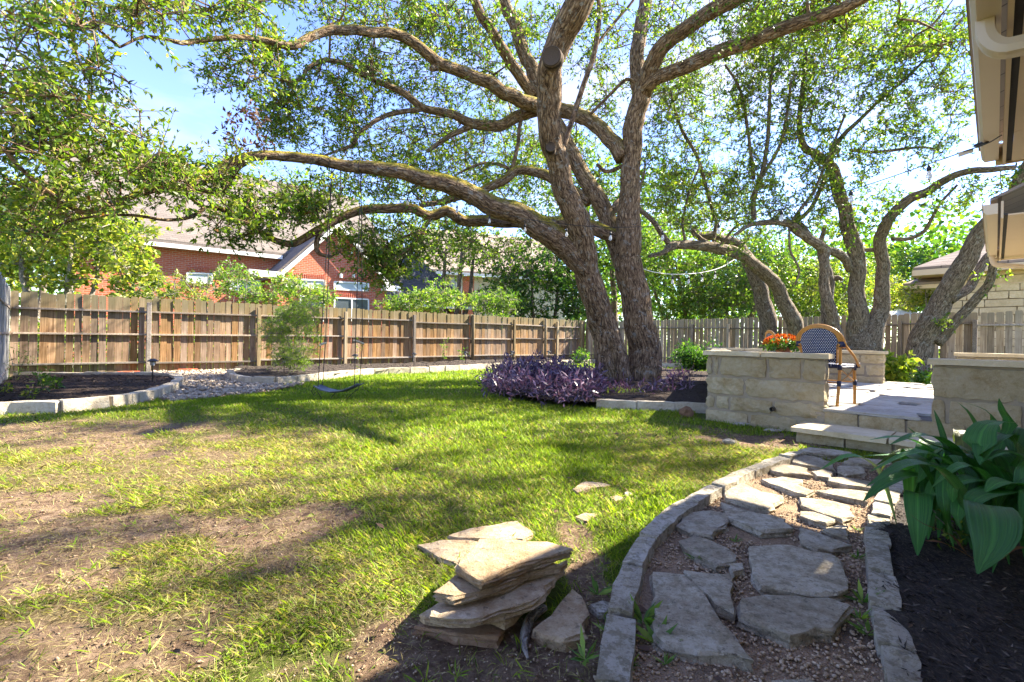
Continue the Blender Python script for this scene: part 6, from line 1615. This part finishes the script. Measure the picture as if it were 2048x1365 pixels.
pebbles(x, y, gh(x, y) - .006, rng.uniform(.0015, .006, len(x)) * rng.uniform(.5, 1.3, len(x)), .7, 'pea_gravel', 'reddish gravel in the bare soil below the flagstone stack', M['pebble'])
x, y = lawn_points(1.15, 6.5, 900); k = (bare_at(x, y) + .5 * left_at(x, y) > .5) & ~inpoly(x, y, P_PATH) & ~inpoly(x, y, P_BEDR) & ~inpoly(x, y, P_BEDW) & (x * VD.x + y * VD.y < -.9); x, y = x[k], y[k]
m, t, o = new_mat('soil_clod'); principled(t, o, ramp(t, [(.35, (0.10, 0.062, 0.038)), (.5, (0.22, 0.148, 0.096)), (.65, (0.37, 0.27, 0.185))], noise(t, geopos(t), 20, 6, .7)).outputs[0], .95, noise(t, geopos(t), 160, 4), .8, .004, .1); M['clod'] = m
pebbles(x, y, gh(x, y) - .004, rng.uniform(.002, .009, len(x)) * rng.uniform(.3, 1.1, len(x)), .6, 'soil_clods', 'crumbled soil clods in the bare patches of the lawn', M['clod'], .5)
# mulch chips
def chips(poly, n, zf, size, label, mat):
    x, y = pts_in(poly, n); m_ = len(x); a = rng.uniform(0, 6.28, m_)
    C = np.stack([x, y, zf(x, y)], 1); D = np.stack([np.cos(a), np.sin(a), rng.normal(.05, .3, m_)], 1); D /= np.linalg.norm(D, axis=1)[:, None]
    o = obj('mulch_chips', leaf_mesh(C, D, size * rng.uniform(.5, 1.5, m_), .18, rng.random(m_) ** 2, .5, 1.0), mat); tag(o, label, 'mulch', kind='stuff')
m, t, o = new_mat('mulch_chip'); principled(t, o, ramp(t, [(0, (0.009, 0.0075, 0.0065)), (.5, (0.045, 0.034, 0.026)), (1, (0.15, 0.115, 0.085))], attr(t, 'lv')).outputs[0], .8, spec=.3); M['chip'] = m
chips(P_BEDR, 42000, lambda x, y: gh(x, y) + .058 + 0.07 * (fbm(x * 4, y * 4, 4) - 0.5), .028, 'shredded black mulch chips under the strap leaved plant', M['chip'])
chips(P_BEDW, 5000, lambda x, y: gh(x, y) + .10 + 0.04 * (fbm(x * 4, y * 4, 4) - 0.5), .05, 'mulch chips in the corner bed', M['chip'])
chips(P_BEDF, 16000, lambda x, y: gh(x, y) + .108 + 0.12 * (fbm(x * 2.5, y * 2.5, 4) - 0.4), .07, 'mulch chips in the bed along the fence', M['chip'])
chips(P_BEDT, 6000, lambda x, y: bedt_z(x, y) + .006, .05, 'mulch chips around the oak trunks', M['chip'])

def rock(name, px, py, sx, sy, sz, label, mat, seed=0, cat='rock'):
    b = G(px, py); r_ = np.random.default_rng(seed)
    bm = bmesh.new(); bmesh.ops.create_icosphere(bm, subdivisions=2, radius=1)
    for v in bm.verts:
        v.co *= 1 + r_.normal(0, .09); v.co = Vector((v.co.x * sx, v.co.y * sy, v.co.z * sz + sz * .75))
    me = bpy.data.meshes.new(name); bm.to_mesh(me); bm.free()
    return tag(obj(name, me, mat, None, b), label, cat)
rock('rock', 1372, 836, .09, .08, .085, 'rough reddish rock standing beside the limestone wall', M['redrock'], 1)
rock('rock', 1458, 889, .07, .05, .03, 'pale flat rock lying on the soil in front of the limestone wall', M['edging'], 2)
rock('rock', 1405, 770, .22, .14, .06, 'flat stone at the back of the oak bed beside the wall', M['flag_tan'], 3)
rock('rock', 1482, 852, .12, .06, .022, 'larger thin stone chip along the foot of the limestone wall', M['edging'], 4)
rock('rock', 1545, 864, .10, .05, .02, 'smaller thin stone chip along the foot of the limestone wall', M['edging'], 5)
for k, (px, lb) in enumerate([(258, 'red brick lying at the fence base left of the first post'), (335, 'red brick lying at the fence base right of the first post')]):
    p = FA + FD * px_on(px + 40 * k, FA, FD) - FN * .15; p.z = g1(p.x, p.y)
    o = MB().box((0, 0, .045), (.42, .09, .06)).build('brick', M['brick'], None, p, bevel=.004); o.rotation_euler = (0, 0, math.atan2(FD.y, FD.x)); tag(o, lb, 'brick')
rock('rock', 640, 738, .16, .1, .07, 'brown rock at the foot of the feathery bush', M['redrock'], 7)
# root by the stack
rb = MB(); rp_ = gpts([(1090, 1215), (1062, 1235), (1050, 1265), (1048, 1290), (1056, 1318)], .012)
o = obj('root', None, None) if False else None
V, F, bk = tube(rp_, [.014, .019, .017, .012, .004], 8, .03, .15)
o = obj('tree_root', mesh_np(V, F, {'bk': bk, 'moss': np.zeros(len(V))}, True), M['bark3']); tag(o, 'grey gnarled root on the soil beside the flagstone stack', 'root')

# ------------------------------------------------------------------ swing
sl, sr = P(664, 338, 7.48), P(722, 345, 7.66)
sw = thing('board_swing', P(678, 775, 7.5), 'curved grey board swing on four ropes hanging from the mossy limb', 'swing')
so = sw.location
def swp(x, y, d): return P(x, y, d) - so
# deck: curved board
q0 = [(634, 770, 7.36), (650, 778, 7.38), (668, 782, 7.42), (690, 780, 7.46), (708, 773, 7.5), (722, 766, 7.53)]
cc = [swp(*q) for q in q0]; nrm = Vector((.25, .96, 0)) * .12
vv = []
for i, c in enumerate(cc):
    tz = .06 * (i == 0); wd = .75 if i in (0, 5) else 1
    for s in (-1, -.5, 0, .5, 1): vv.append(c + nrm * s * wd + Vector((0, 0, .018 * (1 - s * s) * -1)))
n5 = len(vv); vv += [v + Vector((0, 0, -.014)) for v in vv]
ff = []
for i in range(5):
    for j in range(4):
        a = i * 5 + j; ff.append((a, a + 1, a + 6, a + 5)); ff.append((n5 + a + 5, n5 + a + 6, n5 + a + 1, n5 + a))
    ff.append((i * 5, i * 5 + 5, n5 + i * 5 + 5, n5 + i * 5)); ff.append((i * 5 + 9, i * 5 + 4, n5 + i * 5 + 4, n5 + i * 5 + 9))
for j in range(4): ff.append((j + 1, j, n5 + j, n5 + j + 1)); ff.append((25 + j, 26 + j, n5 + 26 + j, n5 + 25 + j))
MB().add(vv, ff).build('deck', M['deck'], sw, smooth=True)
for top, (x, y, d), (hx, hy) in ((sl, (636, 772, 7.28), (641, 689)), (sl, (645, 768, 7.48), (651, 687)), (sr, (709, 770, 7.42), (711, 681)), (sr, (719, 764, 7.62), (725, 687))):
    hnd = swp(hx, hy, d)
    MB().tube([top - so + Vector((0, 0, .05)), hnd, swp(x, y + 3, d)], .0065, 6).build('rope', M['rope'], sw)
for a, b in (((640, 690, 7.27), (652, 686, 7.5)), ((708, 681, 7.41), (727, 688, 7.63))):
    MB().tube([swp(*a), swp(*b)], .017, 8).build('handle', M['pale_wood'], sw)
MB().tube([swp(630, 772, 7.36), swp(623, 782, 7.36), swp(627, 790, 7.36), swp(634, 783, 7.36), swp(642, 795, 7.36), swp(643, 806, 7.36)], .006, 6).build('rope_tail', M['rope'], sw)
MB().tube([swp(675, 783, 7.42), swp(664, 793, 7.42), swp(658, 806, 7.42)], .006, 6).build('rope_tail', M['rope'], sw)
MB().tube([swp(719, 770, 7.53), swp(716, 779, 7.53), swp(703, 789, 7.53), swp(688, 804, 7.53)], .006, 6).build('rope_tail', M['rope'], sw)
for tp in (sl, sr):
    mb = MB(); c = tp - so
    ang_ = np.linspace(0, 2 * math.pi, 14)
    rr_ = .122 if tp is sl else .125
    ctr = P(664 if tp is sl else 722, 329 if tp is sl else 334, 7.48 if tp is sl else 7.66) - so
    mb.tube([ctr + Vector((0.15 * math.sin(a) * .1, math.cos(a) * rr_, math.sin(a) * rr_)) for a in ang_], .008, 5).build('rope_loop', M['rope'], sw)

# ------------------------------------------------------------------ string lights
def string_lights(label, cable, bulbs, r=.0045, mat='black_plastic', sc=.85, tail=True):
    pts = [P(*q) for q in cable]; o = pts[0].copy()
    root = thing('string_lights', o, label, 'lights')
    c = catmull([tuple(p - o) for p in pts], 6)
    MB().tube([Vector(tuple(p)) for p in c], r, 6).build('cable', M[mat], root)
    cw = c + np.array(o)
    for (x, y, d) in bulbs:
        b = P(x, y, d)
        # hang from the nearest point of the cable
        j = int(np.argmin(((cw[:, :2] - np.array([b.x, b.y]))**2).sum(1))); tz = max(cw[j][2], b.z + .08 * sc)
        p = b - o
        MB().tube([Vector(tuple(cw[j])) - o, Vector((p.x, p.y, p.z + .085 * sc))], .0035 * sc, 6).build('drop_cord', M[mat], root)
        sk_ = MB().lathe([(0, .09 * sc), (.012 * sc, .088 * sc), (.020 * sc, .06 * sc), (.021 * sc, .03 * sc), (.015 * sc, .028 * sc), (0, .03 * sc)], 10).build('socket', M['black_plastic'], root, p, True)
        MB().lathe([(.013 * sc, .03 * sc), (.018 * sc, .01 * sc), (.027 * sc, -.018 * sc), (.029 * sc, -.034 * sc), (.022 * sc, -.055 * sc), (.008 * sc, -.068 * sc), (0, -.07 * sc)], 12).build('bulb', M['glass'], sk_, None, True)
    return root
string_lights('black string lights running from the house eave to the big oak limb', [(2003, 271, 3.55), (1975, 287, 3.7), (1930, 303, 3.95), (1858, 328, 4.3), (1735, 370, 4.95), (1600, 410, 5.55), (1500, 432, 6.0), (1400, 446, 6.45), (1300, 453, 6.95), (1215, 455, 7.35), (1130, 449, 7.7), (1050, 438, 8.1), (979, 420, 8.35), (914, 397, 8.5), (870, 375, 8.3)],
              [(1858, 348, 4.3), (1702, 396, 5.1), (1563, 434, 5.7), (1437, 460, 6.3), (1325, 474, 6.85), (1221, 474, 7.3), (1133, 467, 7.7), (1050, 458, 8.1), (979, 441, 8.35), (914, 420, 8.5)])
# connector block and slack label near the eave
root = bpy.data.objects['string_lights']
MB().bar(P(1950, 292, 3.85) - root.location, P(1975, 284, 3.72) - root.location, .02, .02).build('plug', M['black_plastic'], root)
p0, p1 = P(1918, 305, 4.0), P(1947, 296, 3.88)
MB().poly([p0 - root.location, p1 - root.location, p1 - root.location - Vector((0, 0, .035)), p0 - root.location - Vector((0, 0, .04))], (.0, .006, 0)).build('tag', M['tan_paint'], root)
string_lights('pale rope of lights strung from the arching oak to the big oak', [(1470, 519, 12.9), (1440, 536, 12.4), (1400, 546, 12.0), (1350, 549, 11.5), (1310, 545, 11.0), (1285, 538, 10.5)], [(1377, 562, 11.8), (1404, 558, 12.0), (1430, 552, 12.3), (1345, 562, 11.4)], .009, 'white_trim', 1.2)
string_lights('loose strand of lights sagging from the mossy limb over the brick gable', [(860, 372, 8.3), (815, 398, 8.8), (778, 430, 9.1), (750, 458, 9.3), (726, 490, 9.5), (700, 505, 9.6), (680, 508, 9.6)], [(815, 404, 8.8), (780, 440, 9.1), (751, 466, 9.3), (727, 484, 9.5), (704, 503, 9.6)], .005)

# ------------------------------------------------------------------ solar path lights
def path_light(px, py, h, label, d=None):
    b = on(px, py, .09)
    r_ = thing('path_light', b, label, 'path light', 'solar path lights in the beds')
    MB().lathe([(0, -.05), (.010, -.05), (.010, h - .12), (0, h - .12)], 8).build('stake', M['black_plastic'], r_)
    ln_ = MB().lathe([(.0, h - .125), (.028, h - .125), (.04, h - .045), (.0, h - .045)], 14).build('lens', M['lens'], r_)
    MB().lathe([(.0, h - .05), (.085, h - .052), (.088, h - .04), (.045, h - .01), (.03, h), (0, h)], 16).build('cap', M['black_plastic'], r_, smooth=False)
    for k in range(4):
        a = math.pi / 2 * k + .4; MB().bar((math.cos(a) * .032, math.sin(a) * .032, h - .125), (math.cos(a) * .045, math.sin(a) * .045, h - .045), .006, .006).build('strut', M['black_plastic'], ln_)
for (x, y, h, lb) in ((305, 764, .42, 'black solar path light at the round end of the corner bed'), (568, 750, .40, 'solar path light at the foot of the feathery bush'), (710, 742, .44, 'solar path light behind the right rope of the swing'), (828, 734, .42, 'solar path light in front of the square post right of the swing'),
                      (931, 730, .44, 'solar path light beside the slender shoots'), (1024, 725, .42, 'solar path light before the fence left of the purple plants'), (1097, 724, .42, 'solar path light near the far end of the fence bed')):
    path_light(x, y, h, lb)

# ------------------------------------------------------------------ bistro chairs, table, flowers
m, t, o = new_mat('woven_cane')
uvv = attr(t, 'lc', True)
sx = nn(t, 'ShaderNodeSeparateXYZ'); t.links.new(uvv, sx.inputs[0])
row_ = math_(t, 'FLOOR', math_(t, 'MULTIPLY', sx.outputs[1], 58.0))
xx = math_(t, 'ADD', math_(t, 'MULTIPLY', sx.outputs[0], 42.0), math_(t, 'MULTIPLY', row_, 0.5))
fx = math_(t, 'FRACT', xx); fy = math_(t, 'FRACT', math_(t, 'MULTIPLY', sx.outputs[1], 58.0))
chk = math_(t, 'MULTIPLY', math_(t, 'LESS_THAN', math_(t, 'ABSOLUTE', math_(t, 'SUBTRACT', fx, .5)), .19), math_(t, 'LESS_THAN', math_(t, 'ABSOLUTE', math_(t, 'SUBTRACT', fy, .5)), .2))
principled(t, o, mixc(t, (0.016, 0.024, 0.075), (0.74, 0.74, 0.70), chk), .5, chk, .4, .004, .4); M['weave'] = m
def chair(loc, rz, label):
    """local +x is the way the chair faces"""
    c = thing('bistro_chair', loc, label, 'chair', 'bistro chairs on the patio', rz)
    H, S, w = .90, .45, .21
    T_ = lambda pts, r, nm, mt='rattan': MB().tube(catm(pts), r, 8).build(nm, M[mt], c, smooth=True)
    def catm(p): return [Vector(tuple(q)) for q in catmull(p, 6)]
    for s in (-1, 1):
        T_([(.20, s * .19, 0), (.195, s * .19, .22), (.185, s * .185, S - .02)], .016, 'front_leg')
        T_([(-.25, s * .20, 0), (-.215, s * .20, .25), (-.195, s * .20, S), (-.215, s * .205, S + .18), (-.245, s * .21, S + .24)], .016, 'back_leg')
    # arched back: outer hoop made of three canes reaching to the seat sides
    for k, (r0, off) in enumerate(((.255, 0), (.232, .008), (.209, .016))):
        pts = [(.13, -r0 - .0, S - .01), (-.02, -r0 - .01, S + .10), (-.17, -r0, S + .20)]
        for a in np.linspace(math.pi, 0, 9):
            pts.append((-.215 - .07 * math.sin(a), r0 * math.cos(a), S + .235 + (H - S - .235 - off * 1.2) * math.sin(a)))
        pts += [(-.17, r0, S + .20), (-.02, r0 + .01, S + .10), (.13, r0, S - .01)]
        if k: pts = pts[2:-2]
        T_(pts, .013, 'back_hoop')
    for s in (-1, 1):
        T_([(-.20, s * .165, S + .02), (-.225, s * .175, S + .15), (-.245, s * .18, S + .25)], .011, 'back_slat')
        for (x, y, z, rr) in ((-.215, s * .225, S + .235, .036), (.14, s * .24, S + .0, .02), (-.205, s * .2, S - .02, .022), (.188, s * .186, S - .03, .022), (.195, s * .19, .25, .020), (-.215, s * .20, .25, .020)):
            MB().lathe([(0, -.03), (rr, -.03), (rr * 1.08, 0), (rr, .03), (0, .03)], 10).build('binding', M['navy'], c, (x, y, z), True)
    # woven back panel
    V = []; LC = []
    nu, nv = 13, 11
    for j in range(nv):
        f = j / (nv - 1); z = S + .03 + (H - S - .075) * f
        zz_ = max(0, (z - (S + .235)) / (H - S - .235)); hw = .175 if z < S + .235 else .196 * math.sqrt(max(0.02, 1 - zz_ * zz_))
        if z < S + .235: hw = .165 + .02 * (z - S) / .235
        for i in range(nu):
            g_ = i / (nu - 1) * 2 - 1
            V.append((-.215 - .055 * f - .012 * (1 - g_ * g_), hw * g_, z)); LC.append((hw * g_ + .3, z, 0))
    F = [(j * nu + i, j * nu + i + 1, (j + 1) * nu + i + 1, (j + 1) * nu + i) for j in range(nv - 1) for i in range(nu - 1)]
    nV = len(V); V2 = V + [(x - .008, y, z) for x, y, z in V]; F2 = F + [tuple(nV + i for i in reversed(f)) for f in F]
    edge = [i for i in range(nu)] 
    obj('woven_back', mesh_np(np.array(V2), np.array(F2), {'lc': np.array(LC + LC)}), M['weave'], c)
    # seat
    prof = []
    for k in range(20):
        a = 2 * math.pi * k / 20; ex = .23 * math.copysign(abs(math.cos(a)) ** .6, math.cos(a)); ey = .225 * math.copysign(abs(math.sin(a)) ** .6, math.sin(a)); prof.append((ex, ey))
    V = [(0, 0, S + .0)] + [(x * .5, y * .5, S + .006) for x, y in prof] + [(x * .96, y * .96, S + .014) for x, y in prof] + [(x, y, S + .005) for x, y in prof] + [(x, y, S - .03) for x, y in prof]
    F = []
    for r0 in range(3):
        for k in range(20): F.append((1 + r0 * 20 + k, 1 + (r0 + 1) * 20 + k, 1 + (r0 + 1) * 20 + (k + 1) % 20, 1 + r0 * 20 + (k + 1) % 20))
    for k in range(0, 20, 2): F.append((0, 1 + k, 2 + k, 1 + (k + 2) % 20))
    obj('seat', mesh_np(np.array(V), np.array(F), {'lc': np.array([(x + .3, y + .3, 0) for x, y, z in V])}), M['weave'], c)
    T_([(x, y, S - .022) for x, y in prof] + [(prof[0][0], prof[0][1], S - .022)], .012, 'seat_rim', 'navy')
    for s in (-1, 1):
        T_([(.19, s * .19, .26), (0, s * .2, .33), (-.2, s * .2, .42)], .007, 'brace'); T_([(-.21, s * .2, .26), (0, s * .2, .33), (.18, s * .188, .42)], .007, 'brace')
    T_([(.19, -.19, .255), (.19, .19, .255)], .008, 'stretcher'); T_([(-.215, -.2, .255), (-.215, .2, .255)], .008, 'stretcher')
    return c
fr_ = P(1674, 816, 5.32); 
rzc = R(33)
lc_ = Matrix.Rotation(rzc, 3, 'Z') @ Vector((-.25, -.20, 0))
chair(Vector((fr_.x - lc_.x, fr_.y - lc_.y, PZ + .002)), rzc, 'bamboo framed bistro chair with navy and white woven back beside the wall end')
c2 = P(1574, 690, 7.9)
chair(Vector((c2.x, c2.y, PZ + .002)), R(-8), 'second bistro chair mostly hidden behind the orange flowers')
tb = P(1566, 700, 6.05)
tbl = thing('bistro_table', Vector((tb.x, tb.y, PZ)), 'small round table behind the seat wall holding the flowers', 'table')
MB().lathe([(0, .50), (.26, .50), (.265, .515), (.26, .53), (0, .53)], 24).build('table_top', M['black_iron'], tbl)
MB().lathe([(0, 0), (.17, 0), (.17, .02), (.03, .04), (.022, .48), (.05, .502), (0, .502)], 14).build('pedestal', M['black_iron'], tbl)
pot = thing('flower_pot', Vector((tb.x, tb.y, PZ + .53)), 'pot of orange chrysanthemums on the patio table', 'flowers')
MB().lathe([(0, 0), (.07, 0), (.09, .10), (.096, .10), (.096, .12), (.082, .12), (.07, .02), (0, .02)], 18).build('pot', M['terracotta'], pot)
A = np.array([tuple(v) for v in unit(70) * np.array([.19, .19, .10])]); A[:, 2] = np.abs(A[:, 2]) * .8 + .13
tag(obj('foliage', cluster_leaves(A * np.array([1, 1, .85]), .05, 9, .045, .5, lvm=.4), M['greenleaf'], pot), kind='stuff')
M['orange'] = mat_leaf('chrysanthemum_petal', [(0, (0.42, 0.05, 0.008)), (.5, (0.72, 0.16, 0.012)), (1, (0.85, 0.36, 0.03))], .3, .6, (1.2, 1., .8))
Fp = unit(90); Fp[:, 2] = np.abs(Fp[:, 2]); Fp = Fp * np.array([.215, .215, .12]) + np.array([0, 0, .145])
C = np.repeat(Fp, 22, 0); nF = np.repeat(Fp - np.array([0, 0, .06]), 22, 0); nF /= np.linalg.norm(nF, axis=1)[:, None]
D = unit(len(C)) + nF * .35; D /= np.linalg.norm(D, axis=1)[:, None]
tag(obj('blossoms', leaf_mesh(C, D, rng.uniform(.018, .03, len(C)), .45, rng.random(len(C)), .2), M['orange'], pot), kind='stuff')
